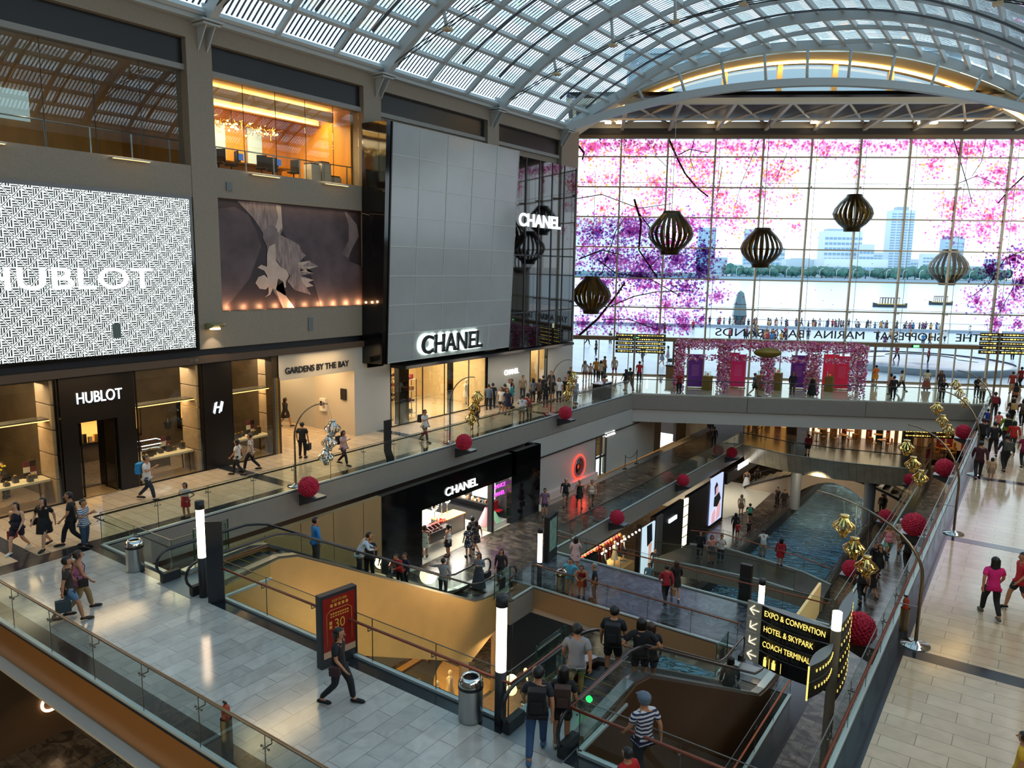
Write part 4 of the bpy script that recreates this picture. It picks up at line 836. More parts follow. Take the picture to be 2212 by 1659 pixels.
# ---------------------------------------------------------------- escalators
step_m=mat('escalator_steps','3A3C40',.4,metal=.5); goldp=mat('gold_metal_cladding','D2A868',.42,metal=.25,noise=.08,ns=1.2,bump=.25); brnp=mat('brown_metal_cladding','5C3C1C',.35,metal=.5,noise=.1,ns=1.2)
def escalator(x0,x1,y0,lab,clad,depth=1.7,flat=2.9,tail=2.6):
    t=thing('escalator',((x0+x1)/2,y0,0),lab,'escalator'); w=(x1-x0)/2
    k0=flat; k1=k0+9.7; end=k1+tail; dz=5.2
    prof=[(0,0),(k0-.4,0),(k0+.3,-.15),(k1-.3,-dz+.15),(k1+.4,-dz),(end,-dz)]
    def z_at(y):
        for (a,za),(b,zb) in zip(prof,prof[1:]):
            if a<=y<=b: return za+(zb-za)*(y-a)/(b-a)
        return -dz if y>0 else 0
    # body cladding, one closed box following the slope
    low=[(end,-dz-.9),(k1-.6,-dz-depth+.1),(k0-1.4,-depth+.0),(0,-depth+.2)]
    top=[(0,-.05)]+[(a,b+.22) for a,b in prof[1:-1]]+[(end,-dz+.0)]
    b=MB(); 
    for sx in (-1,1):
        X=sx*(w+.0); P=[(X,a,c) for a,c in top]+[(X,a,c) for a,c in low]; b.ext(P,(sx*.06,0,0))
    n=len(low)
    for i in range(n-1): (a,c),(d,e)=low[i],low[i+1]; b.add([(-w,a,c),(w,a,c),(w,d,e),(-w,d,e)],[(0,1,2,3)])
    b.add([(-w,end,-dz),(w,end,-dz),(w,end,-dz-.9),(-w,end,-dz-.9)],[(0,1,2,3)])
    b.build('cladding',clad,t)
    # steps
    s=MB(); y=k0-1.6; 
    while y<k1+1.4: z=z_at(y)-.02; s.box((-w+.28,y,z-.3),(w-.28,y+.385,z)); y+=.4
    s.build('steps',step_m,t)
    s=MB(); y=k0-1.6
    while y<k1+1.4: z=z_at(y)-.015; s.box((-w+.28,y,z),(w-.28,y+.02,z+.004)); y+=.4
    s.build('step_edges',mat('yellow_line','B89020',.5),t)
    
    for l in (MB().box((-w+.05,-.45,-.05),(w-.05,k0-1.6,.008)),MB().box((-w+.05,k1+1.4,-dz-.05),(w-.05,end,-dz+.008))): l.build('landing_plate',mat('dimpled_steel','A4ACB0',.35,metal=.75,bump=.3,ns=120),t)
    for sx in (-1,1):
        X=sx*(w-.14); dk=MB(); P=[(X,k,c+.24) for k,c in prof[1:-1]]; dk.tube  # inner deck
        pts=[(.3,.12)]+[(a,c+.24) for a,c in prof[1:-1]]+[(end-.3,-dz+.12)]
        for (a,za),(c,zc) in zip(pts,pts[1:]): dk.bar((X,a,za),(X,c,zc),.26,.1)
        dk.build('deck',steel,t)
        g=MB(); hp=[]; N=26
        ys=[-.1+(end+.1+.0)*i/N for i in range(N+1)]
        for i in range(N):
            a,c=ys[i],ys[i+1]; g.add([(X,a,z_at(a)+.2),(X,c,z_at(c)+.2),(X,c,z_at(c)+.93),(X,a,z_at(a)+.93)],[(0,1,2,3)])
        g.build('balustrade',rg,t)
        r=[]
        for i in range(9): a=math.pi*(1.5-i/8); r.append((X,-.1+.38*math.cos(a)*1.0,.57+.39*math.sin(a)))
        r=[(X,-.1-.38*math.sin(math.pi*i/8),.57-.38*math.cos(math.pi*i/8)) for i in range(9)]
        r+=[(X,y_,z_at(y_)+.95) for y_ in [.5,k0-.8,k0-.4,k0,k0+.4,k0+1,k0+5,k1-1,k1-.4,k1,k1+.4,k1+.9,end-.2]]
        r+=[(X,end+.38*math.sin(math.pi*i/8),-dz+.57+.38*math.cos(math.pi*i/8)) for i in range(9)]
        MB().tube(r,.042,7).build('handrail',mat('rubber_handrail','14181E',.3,spec=.6),t)
        MB().box((X-.08,-.35,.02),(X+.08,.2,.28)).build('newel_cap',bmatte,t); MB().box((X-.08,end-.1,-dz+.02),(X+.08,end+.35,-dz+.28)).build('newel_cap',bmatte,t)
    return t
escalator(-20.1,-18.35,11.5,'gold clad escalator descending from the near bridge on the left',goldp,2.3)
escalator(-8.0,-6.45,11.6,'brown clad escalator descending at the lower right of the picture',brnp,3.0,tail=2.2)
o=struct(MB().box((-20.1,11.2,.0),(-17.7,11.75,.006)),'floor',stone)
# escalator side guards with small notices
for i,(x,y,z) in enumerate(((-20.14,12.9,0),(-8.05,13.2,0),(-18.2,25.6,B1),(-8.25,25.4,B1))):
    t=thing('glass_guard',(x,y,z),['clear glass guard at the top of the gold escalator','clear glass guard at the top of the brown escalator','clear glass guard at the foot of the gold escalator','clear glass guard at the foot of the brown escalator'][i],'guard'); MB().box((-.01,-.6,.05),(.01,.6,1.25)).build('pane',rg,t); MB().box((-.015,-.6,.05),(.015,-.57,1.25)).box((-.015,.57,.05),(.015,.6,1.25)).build('frame',edge,t)
    MB().box((.012,-.25,.35),(.016,.2,.85)).build('notice',bmatte,t)
t=thing('green_arrow_light',(-6.95,13.0,.25),'small glowing green direction light by the brown escalator','light'); MB().lathe([(.03,0),(.03,.3)],(0,0,-.25),8).build('post',steel,t); MB().lathe([(0,0),(.07,0),(.07,.04),(0,.04)],(0,0,0),12).build('lamp',mat('green_lit','20FF70',.4,emit='20FF60',es=6),t,rot=(R(90),0,0))
# ---------------------------------------------------------------- lamp bollards, bins, panels
lampw=mat('opal_lamp','FFE8D0',.4,emit='FFDDB8',es=6.5)
def lamp_column(loc,label,h=2.75):
    t=thing('lamp_column',loc,label,'lamp'); MB().lathe([(.12,0),(.12,h*.42),(.105,h*.42)],(0,0,0),16).lathe([(0,h),(.125,h),(.125,h-.22),(0,h-.22)],(0,0,0),16).build('post',bmatte,t)
    MB().lathe([(.108,h*.42),(.108,h-.22)],(0,0,0),16).build('lit_tube',lampw,t); return t
lamp_column((-18.2,11.35,0),'tall lit column lamp beside the directory panel at the escalator top'); lamp_column((-8.18,11.5,0),'tall lit column lamp beside the steel bin in the foreground')
lamp_column((-17.5,27.5,B1),'lit column lamp on the lower slate bridge'); p=PZ(1632,1345,B1); lamp_column((-7.6,27.6,B1),'lit column lamp behind the black direction sign',2.9)
p=PX(1800,1300,-4.15)
def bin_(loc,label,s=1.):
    t=thing('litter_bin',loc,label,'bin'); bs=mat('brushed_steel','A8AAAA',.28,metal=.95,noise=.06,ns=30,stretch=(1,1,.05))
    MB().lathe([(0,0),(.24,0),(.25,.04),(.25,.74)],(0,0,0),24).build('can',bs,t); MB().lathe([(.262,.72),(.262,.79)],(0,0,0),24).build('band',bmatte,t)
    MB().lathe([(.262,.79),(.25,.88),(.2,.95),(.165,.965),(.15,.93)],(0,0,0),24).build('lid',mat('polished_steel','D0D2D2',.12,metal=1),t); MB().lathe([(.15,.93),(.13,.7),(0,.7)],(0,0,0),18).build('opening',bmatte,t); t.scale=(s,s,s); return t
bin_((-21.45,11.2,0),'steel litter bin with domed lid at the left end of the near bridge'); bin_((-8.75,11.25,0),'steel litter bin with domed lid beside the foreground column lamp'); bin_((-16.45,27.7,B1),'steel litter bin on the lower slate bridge')
p=PZ(1562,812,0)
t=thing('directory_panel',(-17.6,11.35,0),'tall slim black directory panel next to the lit column lamp','sign'); MB().box((-.03,-.22,0),(.03,.22,2.3)).build('panel',mat('panel_charcoal','26282E',.3),t,rot=(0,0,R(-50)))
tl=MB(); 
for k in range(22): tl.box((-.0,-.16,.9+k*.055),(.004,.04+.1*rr.random(),.915+k*.055))
tl.build('lettering',mat('faint_grey','6A6C72',.5),t,loc=(-.03*1.3,0,0),rot=(0,0,R(130))); MB().box((-.01,-.02,.1),(.01,.02,2.2)).build('side_rod',steel,t,loc=(-.3,.1,0))
# red poster stand
t=thing('poster_stand',(-12.65,11.2,0),'freestanding black framed red poster with gold figures behind the walking woman','poster',None,R(-8))
MB().box((-.12,-.62,0),(.12,.62,2.25)).build('frame',mat('frame_charcoal','2A2A2E',.45),t,bev=.01); MB().box((.12,-.54,.42),(.128,.54,2.15)).build('poster',mat('poster_red','8E1A12',.4),t); MB().box((.129,-.54,.3),(.131,.54,.5)).build('poster_foot',mat('poster_cream','C8A080',.5),t)
MB().tube([(.13,-.42,.65),(.13,-.42,1.65),(.13,-.3,1.75),(.13,.3,1.75),(.13,.42,1.65),(.13,.42,.65)],.008,5).build('gold_line',mat('gold_ink','D8A040',.4),t)
gi=mat('gold_ink','D8A040',.4); M_=t.matrix_basis.copy()
for s_,sz,z_,w_ in (('30',.42,1.28,.34),('8',.2,1.0,.12),('SHOP TO WIN',.12,2.02,.5)): text('lettering',s_,sz,Vector((-12.65,11.2,0))+Matrix.Rotation(R(-8),3,'Z')@Vector((.14,0 if s_!='8' else .08,z_)),Matrix.Rotation(R(-8),3,'Z')@Vector((0,1,0)),(0,0,1),gi,None,.01,width=w_).name='lettering'
for o in [o for o in COL.objects if o.name.startswith('lettering') and o.parent is None]:
    o.parent=t; o.matrix_parent_inverse=M_.inverted()
for k in range(5): MB().box((.13,-.3+k*.13,1.84),(.136,-.22+k*.13,1.93)).build('glyph',gi,t)
for k in range(8): MB().box((.13,-.3+k*.08,1.6),(.136,-.245+k*.08,1.65)).build('glyph',gi,t); MB().box((.13,-.3+k*.08,1.52),(.136,-.25+k*.08,1.56)).build('glyph',gi,t)
for k in range(2): MB().box((.13,-.34,1.18+k*.13),(.136,-.25,1.28+k*.13)).build('glyph',gi,t)
t.scale=(.8,.8,.78)
t=thing('map_kiosk',(-18.85,30.6,B1),'black framed map kiosk on the lower level beside the slate bridge','poster',None,R(10)); MB().box((-.12,-.6,0),(.12,.6,2.3)).build('frame',bmatte,t); MB().box((.12,-.45,.5),(.127,.45,2.1)).build('map',mat('map_print','6A8478',.5,noise=.5,ns=4,emit='4A6A60',es=.2),t)
# black fin signs on the left gallery edge
def finsign(loc,label):
    t=thing('fin_sign',loc,label,'sign'); MB().box((-.05,-.2,.5),(.05,.2,1.95)).ext([(-.05,-.2,.5),(-.05,.2,.5),(-.05,.42,.0),(-.05,-.02,.0)],(.1,0,0)).build('fin',bmatte,t)
    l=MB()
    for k in range(4): l.box((-.052,-.12,1.5+k*.07),(-.051,.12,1.52+k*.07))
    l.build('lettering',mat('faint_grey','6A6C72',.5),t); return t
finsign((-24.6,25.1,0),'black curved fin sign on the left gallery edge')
t=thing('black_counter',(-24.8,46.6,0),'black counter cabinet near the far corner of the left gallery','counter'); MB().box((-.35,-.8,0),(.35,.8,1.15)).build('body',black,t,bev=.02); MB().box((-.4,-.85,1.15),(.4,.85,1.2)).build('top',mat('counter_top','4A505A',.15),t)
t=thing('round_pillar_bin',F(8.3,0,-1.2),'wooden sided bin with dark top inside the glass wall','bin'); MB().box((-.4,-.3,0),(.4,.3,1.0)).build('body',mat('bin_wood','8A6A48',.5),t); MB().box((-.45,-.35,1.0),(.45,.35,1.12)).build('top',bmatte,t)
# ---------------------------------------------------------------- red flower balls on brackets
redm=mat('red_petals','C0123A',.7,noise=.45,ns=18); brk=mat('bracket_dark','34363A',.4); brt=mat('bracket_top','6E7680',.3)
def ball_proto():
    t=thing('flower_ball',(0,0,0),'x','decoration','red flower balls on ledge brackets'); b=MB(); n=260
    b.ball((0,0,0),.37,16)
    for i in range(n):
        ph=math.acos(1-2*(i+.5)/n); th=i*2.39996; c=Vector((math.sin(ph)*math.cos(th),math.sin(ph)*math.sin(th),math.cos(ph)))
        a=c.orthogonal().normalized(); q=c.cross(a); P=c*.36; vs=[P+c*.075*rr.uniform(.8,1.2)]
        for k in range(5): ang=k*1.2566+rr.random(); vs.append(P+(a*math.cos(ang)+q*math.sin(ang))*.06+c*.035)
        b.add(vs,[(0,1+k,1+(k+1)%5) for k in range(5)])
    b.build('petal_ball',redm,t); return t
bp_=ball_proto(); used=False
def bracket(loc,sx,label):
    t=thing('ledge_bracket',loc,label,'bracket','ledge brackets under the flower balls'); s=sx
    MB().ext([(-.05*s,-.3,-.5),(-.05*s,-.3,0),(1.0*s,-.3,0),(.95*s,-.3,-.12)],(0,.6,0)).build('arm',brk,t); MB().box((-.05*s,-.28,0),(1.0*s,.28,.015)).build('top_plate',brt,t); return t
BL=[]
for i,y in enumerate((19.55,29.6,39.65)): BL.append(((-23.6,y,0),1,-24.15,['at the left gallery edge above the gold escalator','at the middle of the left gallery edge','at the far end of the left gallery edge'][i],-.28,.42))
for i,y in enumerate((19.9,29.8,39.7,49.6)): BL.append(((-3.0,y,0),-1,-2.45,['nearest beyond the right gallery rail','second beyond the right gallery rail','third beyond the right gallery rail','farthest beyond the right gallery rail'][i],-.28,.42))
for i,y in enumerate((17.6,37.7,47.4,57.2)): BL.append(((-18.8,y,B1),1,-19.3,['seen through the near bridge glass, one level down','on the lower left gallery nearest the slate bridge','on the lower left gallery, in its middle','on the lower left gallery nearest the curved bridge'][i],-.28,.4))
for i,y in enumerate((37.9,47.6,57.4)): BL.append(((-6.3,y,B1),-1,-5.8,['on the lower right gallery, nearest','on the lower right gallery, in its middle','on the lower right gallery, farthest'][i],-.28,.4))
for loc,s,xe,where,dz,rad in BL:
    o=bp_ if not used else copy_tree(bp_); used=True
    put(o,(loc[0],loc[1],loc[2]+.22),rr.random()*6,'red flower ball '+where,None,1.0); bracket((xe,loc[1]+.25,loc[2]-.2),s,'bracket of the flower ball '+where.replace('beyond','by').replace(', one level down','') )
# ---------------------------------------------------------------- lanterns on arched poles
brass=mat('polished_gold','E0C070',.08,metal=1); silv=mat('polished_silver','D8DCDC',.08,metal=1); chrome=mat('chrome','C8C8C8',.1,metal=1)
def lantern_mesh(m,nm='small_lantern'):
    t=thing(nm,(0,0,0),'x','lantern'); b=MB(); n=14
    for k in range(n):
        a=2*math.pi*k/n; ca,sa=math.cos(a),math.sin(a)
        pr_=[(.11,.27),(.2,.16),(.33,.05),(.36,-.02),(.28,-.14),(.12,-.26)]
        pts=[Vector((r_*ca,r_*sa,z_)) for r_,z_ in pr_]; t_=Vector((-sa,ca,0))
        for p,q in zip(pts,pts[1:]): b.bar(p,q,.055,.014,up=Vector((ca,sa,.2)))
    b.build('ribs',m,t); MB().lathe([(.0,.37),(.15,.37),(.15,.33),(.11,.3),(.12,.26)],(0,0,0),14).build('top_cap',m,t); MB().lathe([(.11,-.24),(.13,-.27),(.11,-.38),(.0,-.39)],(0,0,0),14).build('bottom_cap',m,t); return t
lg=lantern_mesh(brass); ls=lantern_mesh(silv); firstg=[True,True]
def lantern(loc,label,gold=True,s=1.):
    i=0 if gold else 1; src=lg if gold else ls
    o=src if firstg[i] else copy_tree(src); firstg[i]=False
    return put(o,loc,rr.random(),label,None,s)
def arch_pole(base,dirv,label,H=3.3,r_=1.15,drops=((1.75,2.55),(1.3,2.0),(.95,1.5)),labs=None,gold=True,strings=True):
    base=Vector(base); t=thing('arched_pole',base,label,'pole','arched lantern poles'); d=Vector(dirv).normalized()
    MB().lathe([(0,0),(.34,0),(.34,.03),(.1,.06),(.05,.12),(0,.12)],(0,0,0),24).build('base',chrome,t)
    pts=[Vector((0,0,0)),Vector((0,0,H*.62))]; 
    for k in range(1,13):
        a=math.pi*.56*k/12; pts.append(Vector((0,0,H*.62))+d*(r_*1.05*(1-math.cos(a)))+Vector((0,0,(H*.38)*math.sin(a)*1.05)))
    MB().tube(pts,[.04]*2+[.038-.0015*k for k in range(12)],8).build('pole',mat('bronze_pole','8A7C68',.25,metal=.9),t)
    w=MB()
    for k,(dx,z) in enumerate(drops):
        top=min(pts[2:],key=lambda p:abs((p.dot(d))-dx)); w.tube([top,Vector((0,0,0))+d*dx+Vector((0,0,z+.35))],.005,4)
        lantern(base+d*dx+Vector((0,0,z)),labs[k],gold,.95)
    w.build('cord',steel,t); MB().bar((0,0,1.0),tuple(-d*.0+Vector((-.45 if d.x<0 else .4,0,1.0))),.02,.02).build('stay',steel,t); return t
names=['upper','middle','lower']
arch_pole((-24.7,19.8,0),(.55,.84,0),'arched pole with three silver lanterns on the left gallery near the corridor',3.35,1.1,((1.55,2.35),(1.4,1.75),(1.25,1.15)),['upper silver lantern beside the man in black on the left gallery','middle silver lantern beside the man in black on the left gallery','lower silver lantern beside the man in black on the left gallery'],False)
arch_pole((-24.7,29.8,0),(.5,.86,0),'arched pole with gold lanterns in front of the cream lit shop',3.35,1.1,((1.55,2.3),(1.35,1.75),(1.2,1.2)),['upper gold lantern in front of the cream lit shop','middle gold lantern in front of the cream lit shop','lower gold lantern in front of the cream lit shop'],True)
arch_pole((-24.7,39.7,0),(.5,.86,0),'arched pole with gold lanterns among the crowd at the left gallery end',3.35,1.1,((1.55,2.3),(1.35,1.75),(1.2,1.2)),['upper gold lantern among the crowd on the left gallery','middle gold lantern among the crowd on the left gallery','lower gold lantern among the crowd on the left gallery'],True)
for i,y in enumerate((20.4,30.2,40.1,50.0)):
    w_=['nearest arched pole','second arched pole','third arched pole','farthest arched pole'][i]
    pass
# the right-hand poles lean out over the void; their lanterns hang at measured spots
RP=[((-1.75,20.3,0),[(1823,1135),(1845,1184),(1871,1224)],(1765,1060),3.2),((-1.8,30.3,0),[(1958,967),(1972,1003),(1988,1032)],(1962,917),3.2),((-1.8,40.1,0),[(2024,882),(2036,909),(2049,930)],(2028,843),3.2),((-1.8,50.0,0),[(2065,831),(2073,850),(2084,869)],(2068,800),3.2)]
for i,(b,ln_,tip,H) in enumerate(RP):
    w_=['nearest','second','third','farthest'][i]; base=Vector(b)
    t=thing('arched_pole',base,'arched chrome pole reaching over the void from the right gallery, '+w_,'pole','arched lantern poles'); 
    MB().lathe([(0,0),(.34,0),(.34,.03),(.1,.06),(.05,.12),(0,.12)],(0,0,0),24).build('base',chrome,t)
    tipw=PY(tip[0],tip[1],b[1]+.6)-base; pts=[Vector((0,0,0)),Vector((0,0,H*.55))]
    z0=H*.55; zt_=tipw.z
    for k in range(1,13):
        a=(math.pi/2)*k/12; pts.append(Vector((tipw.x*(1-math.cos(a)),tipw.y*(1-math.cos(a)),z0+(zt_-z0)*math.sin(a))))
    MB().tube(pts,[.042]*2+[.04-.0015*k for k in range(12)],8).build('pole',mat('bronze_pole','8A7C68',.25,metal=.9),t)
    MB().bar((0,0,1.0),(-.55,0,1.0),.02,.02).build('stay',steel,t)
    w=MB()
    for k,(u,v) in enumerate(ln_):
        P=PY(u,v,b[1]+.6); lantern(P,names[k]+' gold lantern on the '+w_+' arched pole of the right gallery',True,.8)
        q=P-base; top=min(pts[2:],key=lambda p_:(p_.x-q.x)**2+(p_.y-q.y)**2); w.tube([top,q+Vector((0,0,.3))],.004,4)
    w.build('cord',steel,t)
# big bronze lanterns hanging in the hall
brz=mat('bronze_ribs','3C2E14',.3,metal=.6); brzi=mat('bronze_inner','C8962C',.3,metal=.7)
def big():
    t=thing('hanging_lantern',(0,0,0),'x','lantern','large bronze lanterns hanging in the hall'); b=MB(); n=22; c=MB()
    prof=[(.55,1.45),(.62,1.3),(1.05,.85),(1.42,.35),(1.55,-.05),(1.42,-.45),(1.05,-.9),(.66,-1.22),(.6,-1.45)]
    for k in range(n):
        a=2*math.pi*k/n; ca,sa=math.cos(a),math.sin(a); P=[Vector((r_*ca,r_*sa,z_)) for r_,z_ in prof]
        for p,q in zip(P,P[1:]): b.bar(p,q,.21,.03,up=Vector((ca,sa,0)))
        P=[p*.97 for p in P]
        for p,q in zip(P,P[1:]): c.bar(p,q,.18,.01,up=Vector((ca,sa,0)))
    b.build('ribs',brz,t); c.build('inner_ribs',brzi,t); MB().lathe([(.0,1.47),(.56,1.47),(.5,1.3)],(0,0,0),22).build('top_cap',brz,t); MB().lathe([(.62,-1.25),(.64,-1.5),(0,-1.5)],(0,0,0),22).build('bottom_cap',brz,t); MB().tube([(0,0,1.47),(0,0,9.4)],.02,5).build('cord',steel,t); return t
bg=big(); fst=True
for (u,v,hp_),lb in zip(((1449,503,92),(1645,535,84),(1843,460,78),(2049,577,76),(1278,637,80)),('upper left, second from the left','below the centre of the glass wall','highest, near the white tower','rightmost, low over the river view','leftmost and lowest, beside the dark glass box')):
    d=_dir(u,v); fwd=fz; T_=FP*2.95/hp_; P=EYE+d*T_   # distance from its height in the picture
    o=bg if fst else copy_tree(bg); fst=False; put(o,P,rr.random(),'large bronze rib lantern, '+lb,None,1.)
# ---------------------------------------------------------------- direction sign in the foreground
sp=Vector((-3.9,21.9,B1)); 
def signpost(base,H,label,rows,blade,yaws,scale=1.,lit=True,rowh=.42):
    base=Vector(base); t=thing('signpost',base,label,'sign'); MB().lathe([(.13*scale,0),(.13*scale,H)],(0,0,0),16).build('post',mat('post_grey','8A8070',.4,metal=.3),t); MB().lathe([(.13*scale,H),(.13*scale,H+.6*scale),(0,H+.6*scale)],(0,0,0),16).build('lit_cap',mat('cap_lit','F8FFE8',.4,emit='F4FFDC',es=2.6),t)
    return t
bs_=Vector(PX(1784,1600,-3.55)); 
# blades: foreground
SPX=PY(1806,1360,17.2); base=Vector((SPX.x,SPX.y,B1)); Hs=SPX.z-B1
t=thing('direction_sign',base,'large black direction sign blades with gold letters on a grey post in the foreground','sign')
MB().lathe([(.11,0),(.11,Hs)],(0,0,0),18).build('post',mat('post_grey','8A8070',.4,metal=.3),t); MB().lathe([(.105,Hs),(.105,Hs+.42),(0,Hs+.42)],(0,0,0),16).build('lit_cap',mat('cap_lit','F8FFE8',.4,emit='F4FFDC',es=2.6),t)
bk=mat('blade_black','0E0F11',.35); bt=mat('blade_top','6E7478',.4); ar=mat('arrow_box','8E8C80',.4,emit='6A6A60',es=.12); gt_=mat('gold_letters','FFE890',.4,emit='FFE070',es=.95); wt_=mat('ivory_arrow','F0E8D0',.4,emit='F0E8D0',es=.8)
# the blade direction follows the picture: left end (1598,1296) to post (1790,1350)
A0=PY(1604,1300,16.6)
A0=_dir(1604,1310); 
def blade_at(z,left_uv):
    return None
_q=PZ(1640,1304,base.z+Hs-.02)-base; bd=Vector((_q.x,_q.y,0)); wB=bd.length-.1; bd.normalize(); LBL=[('EXPO & CONVENTION','EKSPO & KONVENSYEN'),('HOTEL & SKYPARK','HOTEL & SKYPARK'),('COACH TERMINAL','TERMINAL BAS'),('','')]
bn=Vector((bd.y,-bd.x,0)); bn= bn if bn.dot(EYE-base)>0 else -bn

def arc_blade(mb,z0,z1,dirv,w_,thk,start=.1):
    n=8; nn=Vector((-dirv.y,dirv.x,0)); top=[];
    for s_ in (1,-1):
        for k in (range(n+1) if s_==1 else range(n,-1,-1)):
            f_=k/n; top.append(dirv*(start+w_*f_)+nn*s_*(thk*math.sin(math.pi*f_)+.01))
    mb.prism([(p.x,p.y) for p in top],z0,z1)
zt0=Hs-.02
for r_ in range(4):
    z1=zt0-r_*.385; z0=z1-.36; b=MB(); arc_blade(b,z0,z1,bd,wB,.12); bl_=b.build('blade',bk,t)
    b=MB(); arc_blade(b,z1,z1+.006,bd,wB,.12); b.build('blade_top',bt,bl_)
    q=bd*(wB+.0)+Vector((0,0,0)); x_=MB(); c0=bd*(wB-.02); c1=bd*(wB+.38); x_.bar(Vector((c0.x,c0.y,(z0+z1)/2)),Vector((c1.x,c1.y,(z0+z1)/2)),.06,.36); x_.build('arrow_box',ar,bl_)
    xd=-bd
    cA=base+bd*(wB+.18)+bn*.05+Vector((0,0,(z0+z1)/2)); am=MB(); L_=.12
    rot=0 if r_ in (0,3) else R(40)
    X_=xd*math.cos(rot)+Vector((0,0,math.sin(rot))); Y_=-xd*math.sin(rot)+Vector((0,0,math.cos(rot)))
    tp=cA-X_*L_-base; am.bar(tp,tp+X_*2*L_,.01,.03,up=Y_); am.bar(tp,tp+X_*.12+Y_*.12,.01,.03,up=Y_); am.bar(tp,tp+X_*.12-Y_*.12,.01,.03,up=Y_); am.build('arrow',wt_,bl_)
    if LBL[r_][0]:
        w1=[2.08,1.72,1.66][r_]*wB/2.5; o=text('lettering',LBL[r_][0],.2,base+bd*(wB-.12-w1/2)+bn*.14+Vector((0,0,z1-.13)),xd,(0,0,1),gt_,t,.01,width=w1)
        w1*=.9; o=text('small_lettering',LBL[r_][1],.12,base+bd*(wB-.12-w1/2)+bn*.14+Vector((0,0,z1-.28)),xd,(0,0,1),mat('dim_letters','4A4A48',.5),t,.01,width=w1*.75)
    else:
        f=MB()
        for k,xx in enumerate((.2,.42)):
            c=bd*(wB-xx)+bn*.12+Vector((0,0,z0+.16)); f.ball(c+Vector((0,0,.11)),.03,8); f.bar(c+Vector((0,0,.07)),c+Vector((0,0,-.1)),.02,.085 if k else .07,up=xd)
        for xx in (.31,.6): c=bd*(wB-xx)+bn*.12+Vector((0,0,z0+.16)); f.bar(c+Vector((0,0,.13)),c+Vector((0,0,-.13)),.01,.012)
        f.build('pictogram',gt_,bl_)
# the two other wings of the sign
_a1=PZ(1752,1436,base.z+Hs-.3)-base; _a2=PZ(1841,1278,base.z+Hs-.05)-base
for wi_,(dv,zt_,rows_) in enumerate(((_a1,Hs-.3,2),(_a2,Hs-.05,5))):
    dv=Vector((dv.x,dv.y,0)); ww=dv.length; dv.normalize()
    for r_ in range(rows_):
        z1=zt_-r_*.385; z0=z1-.36; b=MB(); arc_blade(b,z0,z1,dv,ww,.12); w2=b.build('blade',mat('blade_bronze','2A2620',.35),t); b=MB(); arc_blade(b,z1,z1+.006,dv,ww,.12); b.build('blade_top',bt,w2)
        nn=Vector((-dv.y,dv.x,0)); nn=nn if nn.dot(EYE-base)>0 else -nn
        l=MB()
        for k in range(9):
            f_=.1+k*.09; c=dv*(.1+ww*f_)+nn*(.12*math.sin(math.pi*f_)+.015)+Vector((0,0,z0+.2)); l.bar(c-Vector((0,0,.03)),c+Vector((0,0,.03)),.012,.035,up=dv)
        l.build('lettering',gt_,w2)
    e_=MB().bar(dv*(ww+.1)+Vector((0,0,zt_)),dv*(ww+.1)+Vector((0,0,zt_-.385*rows_)),.05,.03); e_.build('lit_edge',gt_,t)
def small_sign(base,H,label,wl,wr,n=5,s=1.):
    base=Vector(base); t=thing('signpost',base,label,'sign'); MB().lathe([(.07,0),(.07,H)],(0,0,0),12).build('post',mat('post_bronze','8A7458',.4,metal=.3),t); MB().lathe([(.08,H),(.08,H+.35),(0,H+.35)],(0,0,0),12).build('lit_cap',mat('cap_lit','F8FFE8',.4,emit='F4FFDC',es=2.6),t)
    for sd_,w_ in ((-1,wl),(1,wr)):
        for k in range(n):
            z=H-.15-k*.3; d=FD*sd_; b=MB().bar(d*.08+Vector((0,0,z)),d*(.08+w_)+Vector((0,0,z)),.08,.25); x=b.build('blade',bmatte,t); l=MB(); q=.2
            while q<w_-.1: ww=rr.uniform(.08,.2); l.bar(d*q-FN*.045+Vector((0,0,z+.01)),d*(q+ww)-FN*.045+Vector((0,0,z+.01)),.01,rr.choice((.05,.09))); q+=ww+.06
            l.build('lettering',gt_,x)
    return t
bp1=PZ(1367,842,0); small_sign((bp1.x,bp1.y,0),4.3,'black and gold signpost standing at the left end of the far plaza',1.35,2.2); 
bp2=PZ(2142,880,0); small_sign((bp2.x,bp2.y,0),5.2,'black and gold signpost at the right end of the far plaza',1.2,2.4)
bp3=PZ(2008,1012,B1); small_sign((bp3.x,bp3.y,B1),3.2,'black and gold signpost on the lower right gallery',2.0,1.4,3)
# fire extinguisher stands
for i,(x,y,l) in enumerate(((-16.8+4.9,7.75,'red fire extinguisher in a steel stand behind the near bridge glass'),(-2.12,21.0,'red fire extinguisher in a steel stand at the right gallery rail'),)):
    t=thing('fire_extinguisher',(x,y,0),l,'extinguisher'); MB().lathe([(.11,0),(.11,.62)],(0,0,0),16).build('stand',mat('bronze_stand','7A6A50',.35,metal=.8),t); MB().lathe([(.08,.6),(.08,.82),(.05,.88),(.03,.92)],(0,0,0),14).build('cylinder',mat('ext_red','A83A20',.35),t); MB().box((-.07,-.015,.92),(.03,.015,.96)).build('lever',bmatte,t)
